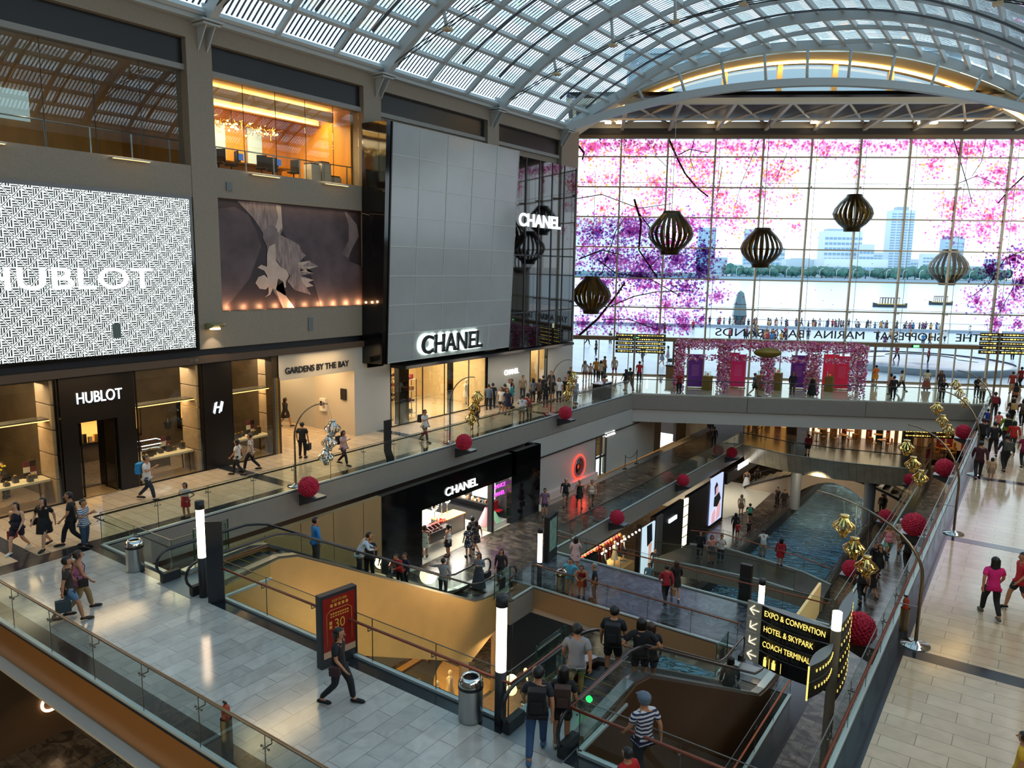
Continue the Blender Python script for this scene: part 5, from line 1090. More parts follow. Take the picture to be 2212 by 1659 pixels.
# ---------------------------------------------------------------- flower pergola on the far plaza
pmx=[mat('petal_magenta','B0305A',.6),mat('petal_rose','E06A98',.6),mat('petal_blush','F4BCC8',.6),mat('petal_lilac','B070B8',.6),mat('petal_cream','E8DCC8',.6)]
q0=PZ(1468,846,0); q1=PZ(1852,853,0)
a_=(q0-FW).dot(FD); b__=(q1-FW).dot(FD); of=(q0-FW).dot(FN)
t=thing('flower_pergola',F((a_+b__)/2,0,of),'long pergola covered in pink and red blossoms on the far plaza','pergola'); L_=t.location
def cloud(p,q,rad,n,name,sz=.075):
    b=MB()
    for _ in range(n):
        f_=rr.random(); c=Vector(p).lerp(Vector(q),f_); a=rr.random()*6.283; v_=Vector((rr.gauss(0,1),rr.gauss(0,1),rr.gauss(0,1))).normalized()*rad*rr.uniform(.75,1.1); c=c+v_-L_
        nx=Vector((rr.gauss(0,1),rr.gauss(0,1),rr.gauss(0,1))).normalized(); ny=nx.orthogonal().normalized(); s_=sz*rr.uniform(.7,1.4); b.cur=rr.choice((0,0,1,1,2,3,4)) if c.z>1.2 else rr.choice((3,1,2,4,3,0))
        b.add([c+nx*s_,c+ny*s_*.8,c-nx*s_,c-ny*s_*.8],[(0,1,2,3)])
    return tag(b.build(name,pmx,t),kind='stuff')
zt_=3.55; span=b__-a_
for rowo in (0,1.9):
    for k in range(5):
        s_=a_+span*k/4*.985
        cloud(F(s_,0.1,of+rowo),F(s_,zt_,of+rowo),.3,650,'post')
    cloud(F(a_,zt_,of+rowo),F(b__,zt_,of+rowo),.32,1500,'beam'); cloud(F(a_,zt_-1.0,of+rowo),F(b__,zt_-1.0,of+rowo),.12,420,'garland')
for k in range(5): s_=a_+span*k/4; cloud(F(s_,zt_,of),F(s_,zt_,of+1.9),.25,260,'cross_beam')
c_=PF(1658,762,of-.35); MB().lathe([(0,0),(1.0,0),(1.0,.06),(0,.06)],(0,0,0),20).build('oval_plaque',mat('plaque_gold','8A7430',.4,metal=.4),t,loc=c_-L_,rot=(R(90),0,math.atan2(FD.y,FD.x))).scale=(1,.36,1)
for i,(u,v0,v1,c,l) in enumerate(((1500,838,775,'4A1A66','purple banner under the pergola, left end'),(1592,838,772,'A81850','magenta banner under the pergola, left of the plaque'),(1582,836,768,'8A1440','crimson banner behind the magenta banner'),(1722,840,782,'4A1A66','purple banner under the pergola, right of the plaque'),(1815,842,780,'B01838','red banner under the pergola, right end'),(1798,840,776,'C0203C','red banner behind the right end banner'))):
    p=PZ(u,v0,0); 
    if i in (2,5): p=p+FN*.8
    h=2.75; s_=(p-FW).dot(FD); o_=(p-FW).dot(FN)
    t2=thing('banner_stand',p,l,'banner','banner stands in the pergola'); MB().bar(tuple(-FD*.55+Vector((0,0,h/2))),tuple(FD*.55+Vector((0,0,h/2))),.03,h-.2).build('banner',mat('banner_%s'%c,c,.5,emit=c,es=.25),t2)
    MB().bar(tuple(-FD*.58),tuple(-FD*.58+Vector((0,0,h))),.04,.04,up=FD).bar(tuple(FD*.58),tuple(FD*.58+Vector((0,0,h))),.04,.04,up=FD).bar(tuple(-FD*.6+Vector((0,0,.03))),tuple(FD*.6+Vector((0,0,.03))),.4,.05).build('frame',mat('gold_frame','A8843C',.35,metal=.6),t2)
    b=MB()
    for k in range(9): b.bar(tuple(-FD*.28-FN*.02+Vector((0,0,1.0+k*.1))),tuple(FD*.28-FN*.02+Vector((0,0,1.0+k*.1))),.006,.02)
    b.ball(tuple(-FN*.02+Vector((0,0,2.2))),.16,8,(1,.05,1)); b.build('print',mat('banner_print','D88AA8',.5),t2)
for i,(u,v,h) in enumerate(((1527,842,1.1),(1642,842,1.15),(1665,822,1.1),(1678,842,1.35),(1790,845,1.15),(1756,822,1.2))):
    p=PZ(u,v,0); t2=thing('display_plinth',p,['gold plinth at the left banner','gold plinth left of the plaque','rear gold plinth under the plaque','tall gold plinth under the plaque','gold plinth at the right banner','rear gold plinth near the second purple banner'][i],'plinth'); MB().box((-.3,-.3,0),(.3,.3,h)).build('plinth',mat('plinth_gold','8A7438',.4,metal=.4),t2); MB().box((-.2,-.2,h),(.2,.2,h+.35)).build('glass_case',rg,t2); MB().ball((0,0,h+.12),.1,8).build('exhibit',mat('exhibit_orange','D0601C',.5,emit='D0601C',es=.5),t2)
# ---------------------------------------------------------------- lower shop fronts
struct(MB().box((-33,-9.4,-12),(4.6,-9,19.5)),'wall_daylight_block',wallm)  # unseen wall added behind the camera to keep daylight out
tan=mat('tan_panel_wall','A08258',.5,noise=.06,ns=1); XB=-23.35; XC=-24.15; X2=-19.1
wl=MB(); wl.box((XB-.3,-9,B1),(XB,14.5,-1.1)); struct(wl,'wall_lower_left',mat('brown_stone_wall','5A4634',.5,noise=.1,ns=2))
wl=MB(); wl.box((XB-.3,14.5,B1),(XB,23.4,-1.1)); struct(wl,'wall_lower_left',tan)
jm=MB()
for y in (15.5,17.2,18.9,20.6,22.3): jm.box((XB-.02,y-.01,B1),(XB+.006,y+.01,-1.1))
struct(jm,'trim_24',bmatte)
wl=MB(); wl.box((XB-.3,23.4,B1),(XB+.02,26.1,-1.1)); wl.box((XB-.3,26.1,-2.45),(XB+.02,34,-1.1)); wl.box((XB-.3,33.55,B1),(XB+.02,36.5,-1.1)); wl.box((XB-.9,36.2,B1),(XB,36.5,-1.1)); struct(wl,'wall_lower_left',mat('black_gloss_wall','08090B',.1,spec=.6))
wl=MB()
ya,yb,yc,yd,ye,yf,yg=[PX(u,v,XC).y for u,v in ((1284,1040),(1308,1020),(1411,990),(1425,985),(1455,975),(1480,960),(1524,940))]
wl.box((XC-.3,36.5,B1),(XC,ya,-1.1)); wl.box((XC-.3,yb,B1),(XC,yc,-1.1)); wl.box((XC-.3,yf,B1),(XC,66,-1.1)); wl.box((XC-.3,ya,-2.3),(XC,yb,-1.1)); struct(wl,'wall_lower_left',wst)
wl=MB(); wl.box((XC-.25,yc,B1),(XC,yd,-1.1)); wl.box((XC-.25,ye+.3,B1),(XC,yf,-1.1)); struct(wl,'wall_lower_left',mat('dark_striped_wall','2A241C',.4,noise=.5,ns=6,stretch=(1,1,6)))
struct(MB().box((XC-3,ya,B1),(XC-2.8,yf,-1.1)),'wall_lower_left',gold); area('shop_lamp',(XC-1.2,(ya+yb)/2,-1.8),1,1.6,40,WARM); area('shop_lamp',(XC-1.2,(yd+ye)/2,-1.8),1.4,1.8,90,WARM)
struct(MB().box((XC+.0,36.5,-2.35),(XC+.12,66,-2.3)),'trim_25',bmatte)
t=thing('gold_door',(XC,(ya+yb)/2,B1),'dark framed door with gold glow beside the red ring on the lower level','door'); d_=(yb-ya)/2; f=MB()
for yy in (-d_,0,d_-.08): f.box((-.1,yy,0),(.02,yy+.08,2.9))
f.box((-.1,-d_,1.3),(.02,d_,1.4)); f.build('frame',bmatte,t); MB().box((-.06,-d_,0),(-.05,d_,2.9)).build('pane',dg,t)
# red ring window
yr,zr=PX(1250,1008,XC).y,PX(1250,1008,XC).z
t=thing('ring_window',(XC,yr,zr),'round black window with a glowing red ring on the white lower wall','window'); MB().tube([(.03,.78*math.cos(a*.2618),.78*math.sin(a*.2618)) for a in range(25)],.035,6).build('light_ring',mat('red_lit','FF5040',.4,emit='FF2010',es=7),t)
MB().lathe([(0,0),(.72,0),(.72,.08),(.6,.1),(.58,.04),(0,.04)],(0,0,0),28).build('rim',mat('grey_rim','8A8A8C',.4),t,rot=(0,R(90),0)); MB().lathe([(0,0),(.57,0),(.57,.06),(0,.06)],(0,0,0),28).build('pane',black,t,rot=(0,R(90),0)); point('ring_glow',(XC+.35,yr,zr),28,(1,.08,.04),.3)
struct(MB().box((XC,36.6,B1),(XC+.3,ya-.1,B1+.5)),'trim_26',mat('pink_plinth','C8B8B4',.4))
p=PX(1317,937,XC); o=text('shop_sign','CHANEL',.42,(XC+.05,p.y,p.z),(0,1,0),(0,0,1),mat('white_neon','FFFFFF',.4,emit='FFFFFF',es=2.5),None,.03,width=1.55); tag(o,'small glowing white letters on the lower pale fascia, right of the ring','sign')
p=PX(996,1050,XB); o=text('shop_sign','CHANEL',.6,(XB+.06,p.y,p.z-.05),(0,1,0),(0,0,1),mat('white_neon','FFFFFF',.4,emit='FFFFFF',es=2.5),None,.04,width=2.6); tag(o,'bold glowing white letters over the cosmetics shop, lower level','sign')
o=text('wall_logo','G',.75,(XB+.05,9.3,-4.1),(0,1,0),(0,0,1),mat('logo_lit','FFE8C8',.4,emit='FFD0A0',es=3),None,.04); tag(o,'round backlit letter logo on the brown wall at the lower left','sign')
# cosmetics shop
wc_=mat('shop_white','DCD8CC',.5); s3=MB(); s3.box((-32,25.9,B1),(XB,26.1,-2)); s3.box((-32,33.6,B1),(XB,33.8,-2)); s3.box((-32.2,25.9,B1),(-32,33.8,-2)); struct(s3,'wall_cosmetics',mat('cosm_wall','3A3A3C',.3))
struct(MB().box((-32,26.1,B1+.0),(XB,33.6,B1+.012)),'floor',mat('white_glossy_floor','C8C2B0',.15)); struct(MB().box((-32,26.1,-2.1),(XB,33.6,-2)),'ceiling',wc_)
area('shop_lamp',(-26,28.2,-2.2),3.5,3,330,WHITE); area('shop_lamp',(-26,31.8,-2.2),3.5,3,380,WHITE); area('shop_lamp',(-29.5,30,-2.2),2.5,6,300,WHITE)
def tbl(loc,w,d,h,label,m=black,top=None,rz=0.):
    t=thing('shop_table',loc,label,'table',None,rz); MB().box((-w/2,-d/2,h-.06),(w/2,d/2,h)).build('table_top',top or m,t,bev=.01)
    for sx in (-1,1):
        for sy in (-1,1): MB().box((sx*(w/2-.04)-.02,sy*(d/2-.04)-.02,0),(sx*(w/2-.04)+.02,sy*(d/2-.04)+.02,h-.06)).build('leg',m,t)
    return t
t=tbl((-24.7,28.2,B1),1.1,2.3,.95,'black framed make-up table with red and pink palettes'); MB().box((-.45,-1.0,.35),(.45,1.0,.85)).build('drawer_box',mat('table_box','1A1A1C',.3),t)
pal=MB()
for k in range(7):
    for j in range(2): pal.cur=(k>2)+0; pal.bar((-.32+.3*j,-.85+k*.28,1.0+.12*j),(-.05+.3*j,-.85+k*.28,1.1+.12*j),.22,.02)
pal.build('palettes',[mat('palette_pink','D890A0',.4,emit='D890A0',es=.3),mat('palette_red','C03020',.4,emit='C03020',es=.35)],t)
t=tbl((-25.2,30.3,B1),.9,1.9,1.0,'cosmetics counter with round lit mirrors and a gold top',mat('counter_grey','6A645A',.4),mat('counter_gold','C8A050',.35)); MB().box((-.4,-.9,0),(.4,.9,.94)).build('body',mat('counter_grey','6A645A',.4),t)
for k,(y,z) in enumerate(((-.7,.45),(-.1,.75),(.35,.6))):
    m=thing('vanity_mirror',(-25.5,30.2+y,B1+1.0),['round bulb rimmed mirror at the left of the gold counter','tallest round bulb rimmed mirror on the gold counter','round bulb rimmed mirror at the right of the gold counter'][k],'mirror'); MB().lathe([(0,0),(.24,0),(.24,.04),(0,.04)],(0,0,0),20).build('mirror',black,m,loc=(.0,0,z+.25),rot=(0,R(90),0)); b=MB()
    for a in range(14): b.ball((.05,.26*math.cos(a*.449),z+.25+.26*math.sin(a*.449)),.035,6)
    b.build('bulbs',mat('bulb_white','FFFFFF',.4,emit='FFF8F0',es=5),m); MB().tube([(0,0,0),(0,0,z)],.02,6).build('stem',steel,m)
t=thing('round_stool_display',(-25.0,29.3,B1+.95),'small red bottles on the cosmetics counter','bottles'); b=MB()
for _ in range(16): b.lathe([(.03,0),(.03,.1),(.012,.13)],(rr.uniform(-.2,.3),rr.uniform(-.2,.4),0),6)
b.build('bottles',mat('bottle_red','B02030',.3),t); t['kind']='stuff'
t=thing('advert_screen',(-27.6,28.6,-3.3),'vertical advert screen with a magenta flower disc in the cosmetics shop','screen'); MB().box((-.05,-.5,-.95),(.05,.5,.95)).build('screen',mat('screen_blue','2030A0',.4,emit='283CB0',es=.9),t)
MB().lathe([(0,0),(.45,0),(.45,.02),(0,.02)],(0,0,0),20).build('disc',mat('disc_magenta','E02070',.4,emit='E02070',es=1.4),t,loc=(.06,0,.2),rot=(0,R(90),0)); MB().lathe([(0,0),(.2,0),(.2,.03),(0,.03)],(0,0,0),20).build('disc_centre',mat('disc_pale','F0D0E0',.4,emit='F0D0E0',es=1.2),t,loc=(.065,0,.2),rot=(0,R(90),0))
t=thing('lit_wall_display',(-29.5,32.9,B1),'long lit wall of shelves with bottles and mirrors in the cosmetics shop','shelf'); MB().box((-2.2,.3,1.3),(5.2,.45,3.1)).build('back_panel',mat('back_white','F4F0E8',.5,emit='F4F0E8',es=.8),t); b=MB()
for k in range(6): b.box((-2.2+k*1.45,-.1,1.2),(-2.14+k*1.45,.3,3.1))
b.box((-2.3,-.35,1.15),(5.3,.3,1.22)); b.box((-2.3,-.3,.0),(5.3,.3,.7)); b.build('frame',bmatte,t); b=MB()
for k in range(60): x=rr.uniform(-2.1,5.1); b.cur=rr.randrange(3); b.box((x,-.28,1.22),(x+rr.uniform(.04,.12),-.12,1.22+rr.uniform(.05,.22)))
tag(b.build('bottles',[mat('goods_black','1C1A1A',.4),mat('goods_ivory','E0D4BC',.5),mat('goods_tan','9A7048',.5)],t),kind='stuff')
t=thing('round_mirror',(-27.8,32.6,B1+2.1),'round mirror on the lit cosmetics wall','mirror'); MB().lathe([(0,0),(.38,0),(.38,.03),(0,.03)],(0,0,0),20).build('mirror',mat('mirror_grey','8A9494',.05,metal=1),t,rot=(R(90),0,0))
t=thing('window_figure_display',(-23.9,32.9,B1+.25),'window display with a pink and green tulle dress and a red chair','display'); b=MB(); b.lathe([(.1,.95),(.16,.8),(.5,.05),(.5,.0)],(-.1,-.75,0),16); b.build('pink_tulle',mat('tulle_pink','E8A8B0',.7),t); b=MB(); b.lathe([(.08,.6),(.42,.0)],(-.05,-.15,0),14); b.build('green_tulle',mat('tulle_green','A8E0B0',.7),t); MB().box((-.3,.15,.45),(.1,.55,.52)).box((-.32,.15,.45),(-.26,.55,1.0)).build('red_chair',mat('chair_red','B02028',.4),t); MB().box((-.4,-1.1,-.24),(.3,.65,0)).build('plinth',wc_,t)
t=thing('neon_sign',(-23.9,33.3,-3.1),'magenta neon lettering in the lower shop window','sign'); text('lettering','CHANCE',.32,(-23.8,32.95,-2.95),(0,1,0),(0,0,1),mat('neon_magenta','E040E0',.4,emit='E030E0',es=3),t,.02,width=1.3); text('lettering','CHANEL',.32,(-23.8,32.95,-3.4),(0,1,0),(0,0,1),mat('neon_magenta','E040E0',.4,emit='E030E0',es=3),t,.02,width=1.2)
struct(MB().box((XB-.3,31.75,B1),(XB,31.95,-2.45)),'trim_27',bmatte)
t=thing('rope_barrier',(-23.6,49.6,B1),'two black posts with a rope in front of the white lower wall','barrier')
yy=[PX(1348,1026,XC+.5).y-49.6,PX(1373,1018,XC+.5).y-49.6]
for y in yy: MB().lathe([(0,0),(.16,0),(.16,.03),(.025,.06),(.025,.95),(.04,1.0),(0,1.02)],(0,y,0),12).build('post',bmatte,t)
MB().tube([(0,yy[0]+(yy[1]-yy[0])*k/8,.9-.25*math.sin(math.pi*k/8)) for k in range(9)],.02,6).build('rope',bmatte,t)
# ---- level B2 fronts
def Y2(u,v=1150): return PX(u,v,X2).y
w2_=MB(); ys=[Y2(1292,1230),Y2(1383,1170),Y2(1386,1165),Y2(1413,1150),Y2(1475,1130),Y2(1485,1130),Y2(1528,1110),Y2(1562,1095)]
w2_.box((X2-.3,-9,B2),(X2,12,B1-1.5)); w2_.box((X2-.3,ys[3],B2),(X2,ys[4],B1-1.5)); w2_.box((X2-.3,ys[5],B2),(X2,ys[7],B1-1.5)); w2_.box((X2-.3,ys[1],B2),(X2,ys[2],B1-1.5)); w2_.box((X2-.3,27,B2),(X2,ys[0],B1-1.5)); struct(w2_,'wall_lower_left',mat('black_shop_wall','101114',.3))
struct(MB().box((-26,-9,B2),(-25.7,90,B1-1)),'wall_lower_back',gold)
struct(MB().box((X2-.05,ys[3]+.2,B2),(X2+.15,ys[3]+1.0,B1-1.5)),'wall_pier',mat('pier_grey','5A5650',.6))
area('shop_lamp',(X2-2.4,(ys[0]+ys[1])/2,B1-1.7),2.5,ys[1]-ys[0],520,WARM2); struct(MB().box((X2-1.6,ys[0]+.3,B2),(X2-.2,ys[1]-.3,B2+1.5)),'trim_41',wood)
t=thing('lit_slot_window',(X2,(ys[4]+ys[5])/2,B2),'narrow bright vertical shop window on the lowest level','window'); h=(ys[5]-ys[4])/2; MB().box((-.15,-h,.2),(0,h,3.6)).build('lit_panel',mat('slot_lit','F0E8D0',.4,emit='F0E4C0',es=1.6),t); b=MB()
for k in range(4): b.box((.0,-h,.9+k*.75),(.04,h,.94+k*.75))
b.build('shelf',bmatte,t)
for i,(u,v,l) in enumerate(((1453,1121,'white glowing bar sign on the black wall, lowest level'),)):
    p=PX(u,v,X2); t=thing('bar_sign',p,l,'sign'); text('lettering','SALE',.32,p+Vector((.05,0,0)),(0,1,0),(0,0,1),mat('white_neon','FFFFFF',.4,emit='FFFFFF',es=2.5),t,.02,width=1.2).name='lettering'; bpy.data.objects.remove(t.children[0]); MB().box((0,-.65,-.13),(.05,.65,.13)).build('lit_bar',mat('bar_lit','F4F8FF',.4,emit='F4F8FF',es=2.2),t)
p0=PX(1386,1180,X2); p1=PX(1412,1125,X2); 
t=thing('leg_poster',(X2+.05,(ys[2]+ys[3])/2,B2),'tall lit poster of bare legs in a dark skirt, lowest level','poster'); h=(ys[3]-ys[2])/2; MB().box((-.1,-h,.3),(0,h,3.5)).build('lit_panel',mat('poster_pale','C8D8E0',.4,emit='C4D8E4',es=.8,),t)
MB().ext([(.01,-.35,3.5),(.01,.4,3.5),(.01,.55,2.3),(.01,-.2,2.1)],(.01,0,0)).build('skirt',mat('poster_black','1C2830',.5),t); MB().ext([(.01,.0,2.2),(.01,.25,2.2),(.01,.2,1.2),(.01,.05,.7),(.01,-.02,.7),(.01,.05,1.3)],(.012,0,0)).ext([(.01,.28,2.2),(.01,.5,2.2),(.01,.35,1.2),(.01,.2,.6),(.01,.14,.6),(.01,.25,1.3)],(.012,0,0)).build('legs',mat('poster_skin','D8A890',.5,emit='D8A890',es=.5),t)
ya_,yb_=Y2(1531,1120),Y2(1558,1080)
t=thing('figure_poster',(X2+.06,(ya_+yb_)/2,B2),'tall lit pale blue poster of a seated woman in a dark dress','poster'); h=(yb_-ya_)/2; MB().box((-.1,-h,.35),(0,h,4.0)).build('lit_panel',mat('poster_blue','B0BCE8',.4,emit='AEBCEC',es=1.1),t)
f=1.
MB().ext([(.01,-.6,3.2),(.01,-.2,3.55),(.01,.1,3.3),(.01,.05,2.9),(.01,-.45,2.5)],(.012,0,0)).build('hair',mat('poster_black','1C2830',.5),t); MB().ext([(.01,-.55,2.4),(.01,.5,2.6),(.01,.9,2.0),(.01,.2,1.5),(.01,-.6,1.7)],(.014,0,0)).build('dress',mat('poster_black','1C2830',.5),t)
MB().ext([(.01,-.3,3.1),(.01,.25,3.2),(.01,.35,2.5),(.01,-.2,2.4)],(.013,0,0)).ext([(.01,-.95,.4),(.01,-.2,.4),(.01,-.1,1.2),(.01,-.5,1.5),(.01,-.95,1.1)],(.013,0,0)).ext([(.01,.0,.4),(.01,.85,.6),(.01,.95,1.5),(.01,.5,1.9),(.01,.1,1.4)],(.013,0,0)).build('skin',mat('poster_skin2','E8B8C0',.5,emit='E8B8C0',es=.6),t)
# open store beyond the poster: white curved floor and hanging black triangle
struct(MB().prism([(X2,ys[7]+.3),(X2+1.2,ys[7]+4),(X2+1.0,ys[7]+11),(X2-6,ys[7]+11),(X2-6,ys[7]+.3)],B2,B2+.02),'floor',mat('white_glossy_floor','C8C2B0',.15)); area('shop_lamp',(X2-2,ys[7]+5,B1-1.7),3,7,260,WHITE)
p=PX(1605,1003,X2+.2); t=thing('bar_sign',p,'white glowing bar sign under the curved bridge','sign'); MB().box((0,-1.3,-.22),(.05,1.3,.22)).build('lit_bar',mat('bar_lit','F4F8FF',.4,emit='F4F8FF',es=2.2),t)
struct(MB().box((X2-.2,ys[7]+.3,B1-2.4),(X2+.1,ys[7]+9,B1-1.5)),'trim_28',bmatte)
# ---- boutique with arched windows seen under the near bridge
arm=mat('arch_taupe','8A7458',.6); XA=-19.1
t0,t1=14.0,27.0
aw=MB(); arches=[]
yA=12.4
while yA<26: arches.append(yA); yA+=2.35
def arch_wall(y,w_=1.85,h_=3.2,W_=2.35,H_=3.7):
    # frame panel with an arched opening
    n=10; inner=[(y+(W_-w_)/2,0)]+[(y+W_/2-w_/2*math.cos(math.pi*k/n),h_-w_/2*.8+w_/2*.8*math.sin(math.pi*k/n)) for k in range(n+1)]+[(y+(W_+w_)/2,0)]
    outer=[(y,0),(y,H_)]+[(y+W_*k/ (n-1),H_) for k in range(1,n-1)]+[(y+W_,H_),(y+W_,0)]
    m=min(len(inner),len(outer)); out2=[]
    for i in range(len(inner)):
        j=i*(len(outer)-1)/(len(inner)-1); a=int(j); f_=j-a; b=min(a+1,len(outer)-1); out2.append((outer[a][0]*(1-f_)+outer[b][0]*f_,outer[a][1]*(1-f_)+outer[b][1]*f_))
    for i in range(len(inner)-1):
        q=[out2[i],out2[i+1],inner[i+1],inner[i]]
        aw.ext([(XA-.15,a,B2+b) for a,b in q],(.15,0,0))
for y in arches: arch_wall(y)
struct(aw,'wall_arcade',arm)
area('boutique_lamp',(XA-2.2,19.5,B1-1.8),3,13,620,(1,.62,.22)); struct(MB().box((XA-5,12,B2),(XA-.2,27,B2+.015)),'floor',wood)
def mannequin(loc,rz,label,dress,skin='E8D8C0'):
    t=thing('mannequin',loc,label,'mannequin','shop window mannequins',rz); b=MB()
    for sx in (-.09,.09): b.tube([(sx,0,0.04),(sx*1.0,0,.45),(sx*.9,0,.85)],[.04,.05,.075],8)
    b.tube([(0,0,.85),(0,0,1.05),(0,0,1.3),(0,0,1.42)],[.13,.1,.15,.07],10); b.tube([(0,0,1.42),(0,0,1.5)],.045,8); b.ball((0,.01,1.6),.1,10,(.85,1,1.25))
    for sx in (-1,1): b.tube([(sx*.17,0,1.36),(sx*.23,.02,1.1),(sx*.22,.1,.86)],[.05,.04,.03],7)
    b.build('figure',mat('mann_'+skin,skin,.4),t); MB().lathe([(.1,1.4),(.17,1.32),(.12,1.05),(.16,.9),(.24,.55)],(0,0,0),14).build('dress',mat('dress_'+dress,dress,.6),t); MB().lathe([(0,0),(.2,0),(.2,.03),(0,.03)],(0,0,0),14).build('stand',steel,t); return t
for i,(y,x,c) in enumerate(((19.3,-.7,'7A2030'),(20.4,-.9,'D8D0C0'),(21.3,-.8,'A82028'),(23.2,-.8,'4A2A30'),(24.2,-.9,'C8B8A0'))): mannequin((XA+x,y,B2+.02),R(-60)+rr.random(),['mannequin in a dark red dress in the boutique, leftmost','mannequin in a pale dress in the arched boutique','mannequin in a bright red dress in the arched boutique','mannequin in a plum dress in the arched boutique','mannequin in a cream dress in the arched boutique, rightmost'][i],c)
for i,(y,c) in enumerate(((ys[0]+.8,'C84020'),(ys[0]+2.0,'1A1A1C'),(ys[0]+3.4,'D8C8A0'),(ys[0]+4.6,'2A1A1A'),(ys[0]+6.0,'C8A878'),(ys[0]+7.4,'B88848'),(ys[0]+8.6,'E0D0B0'))):
    if y<ys[1]-.4: mannequin((X2-.7,y,B2+1.5),R(-70)+rr.random()*.5,['leftmost','second','third','fourth','fifth','sixth','seventh'][i]+' mannequin from the left in the orange lit clothes shop',c)
hg=MB(); 
t=thing('hanging_garments',(X2-1.2,(ys[0]+ys[1])/2,B1-2.2),'row of red and orange garments hanging in the clothes shop','clothes'); 
for k in range(14):
    y=-(ys[1]-ys[0])/2+.4+k*(ys[1]-ys[0]-.8)/13; b=MB(); b.ext([(-.1,y-.22,-.1),(-.1,y,.1),(-.1,y+.22,-.1),(-.1,y+.28,-1.0),(-.1,y-.28,-1.0)],(.16,0,0)); b.build('garment',mat('garment_%d'%(k%3),('C83A18','D86A20','8A1A18')[k%3],.7),t)
MB().tube([(0,-(ys[1]-ys[0])/2+.2,.12),(0,(ys[1]-ys[0])/2-.2,.12)],.02,6).build('rail',steel,t)
t=thing('letter_lights',(X2+.05,(ys[0]+ys[1])/2,B1-1.75),'row of small white bulbs over the clothes shop window','lights'); b=MB()
for k in range(11): MB().ball((0,-(ys[1]-ys[0])/2+.3+k*(ys[1]-ys[0]-.6)/10,.1),.07,6).build('bulb',mat('bulb_white','FFFFFF',.4,emit='FFF8F0',es=5),t)
# glassed deck shop with a bicycle, under the slate bridge
dk_=PZ(1170,1420,B2)
struct(MB().box((-19.0,23.2,B2),(-15.7,27.0,B2+.12)),'floor',mat('deck_planks','7A6048',.5,noise=.3,ns=3,stretch=(8,1,1)))
mannequin((-17.3,26.2,B2+.12),R(-30),'mannequin in a black and red dress standing on the small deck','2A1418')
t=thing('bicycle',(-16.7,26.4,B2+.12),'old red bicycle leaning behind the mannequin on the small deck','bicycle'); rdm=mat('bike_red','7A2018',.4)
for y in (-.5,.5): MB().tube([(0,y+.33*math.cos(a*.4488),.35+.33*math.sin(a*.4488)) for a in range(15)],.015,6).build('wheel',rdm,t)
MB().tube([(0,-.5,.35),(0,-.15,.8),(0,.4,.85),(0,.5,.35)],.018,6).tube([(0,-.15,.8),(0,0,.35),(0,.4,.85)],.018,6).tube([(-.25,.42,1.0),(.25,.42,1.0)],.015,6).build('frame',rdm,t)
area('deck_lamp',(-17.2,25.3,B1-1.5),1.6,2.4,110,WARM2)
t=thing('potted_palm',(-13.3,20.4,B2),'green leafy palm seen beneath the foreground column lamp','plant'); b=MB()
for k in range(46):
    a=rr.random()*6.283; L__=rr.uniform(.8,1.5); p0=Vector((0,0,3.0)); d=Vector((math.cos(a),math.sin(a),rr.uniform(.3,1.2))).normalized(); P=[p0+d*(L__*j/4)+Vector((0,0,-.35*(j/4)**2*L__)) for j in range(5)]
    for j in range(4): b.bar(P[j],P[j+1],.07*(1-.2*j),.008)
b.build('leaves',mat('leaf_green','2E5A2A',.6),t); MB().tube([(0,0,0),(0,0,3.0)],.08,8).build('trunk',mat('trunk_brown','4A3A28',.8),t); MB().lathe([(.0,0),(.3,0),(.4,.6),(.36,.6)],(0,0,0),16).build('pot',arm,t)
for i,(u,v,z) in enumerate(((1105,1480,B2+2.3),)):
    p=PZ(u,v,z); t=thing('paper_lamp',p,'round cream paper lamp hanging beyond the foreground column','lamp'); MB().ball((0,0,.2),.26,12).ball((0,0,-.2),.24,12).build('shade',mat('paper_lit','FFE8B0',.5,emit='FFDC90',es=2.2),t); MB().tube([(0,0,.4),(0,0,2.8)],.008,4).build('cord',bmatte,t)
# ---- canal surroundings
kb=mat('canal_kerb','3A3430',.6); MB_=MB().box((-15.9,-8,B2-.8),(-15.5,92,B2+.08)).box((-9.5,-8,B2-.8),(-9.1,92,B2+.08)); struct(MB_,'trim_29',kb)
def barrail(x,y0,y1,label):
    t=thing('bar_railing',(x,y0,B2),label,'railing'); b=MB(); y=0
    while y<=y1-y0: b.bar((0,y,0),(.12,y,1.05),.03,.05,up=(0,1,0)); y+=1.2
    b.build('posts',mat('rail_bronze','6A5A50',.4,metal=.5),t); b=MB()
    for z in (.25,.45,.65,.85): b.tube([(.02+.1*z,0,z),(.02+.1*z,y1-y0,z)],.012,5)
    b.build('bars',steel,t); MB().tube([(.14,0,1.08),(.14,y1-y0,1.08)],.03,7).build('handrail',mat('rail_wine','6A3A34',.4),t); return t
barrail(-15.7,47,64,'bronze bar railing along the left side of the canal'); barrail(-9.3,46,62,'bronze bar railing along the right side of the canal')
struct(MB().lathe([(.42,0),(.42,3.9)],(-15.3,63.3,B2),20),'trim_30',mat('column_grey','7E8488',.4,metal=.3)); struct(MB().lathe([(.42,0),(.42,3.9)],(-9.6,62.8,B2),20),'trim_31',mat('column_grey','7E8488',.4,metal=.3))
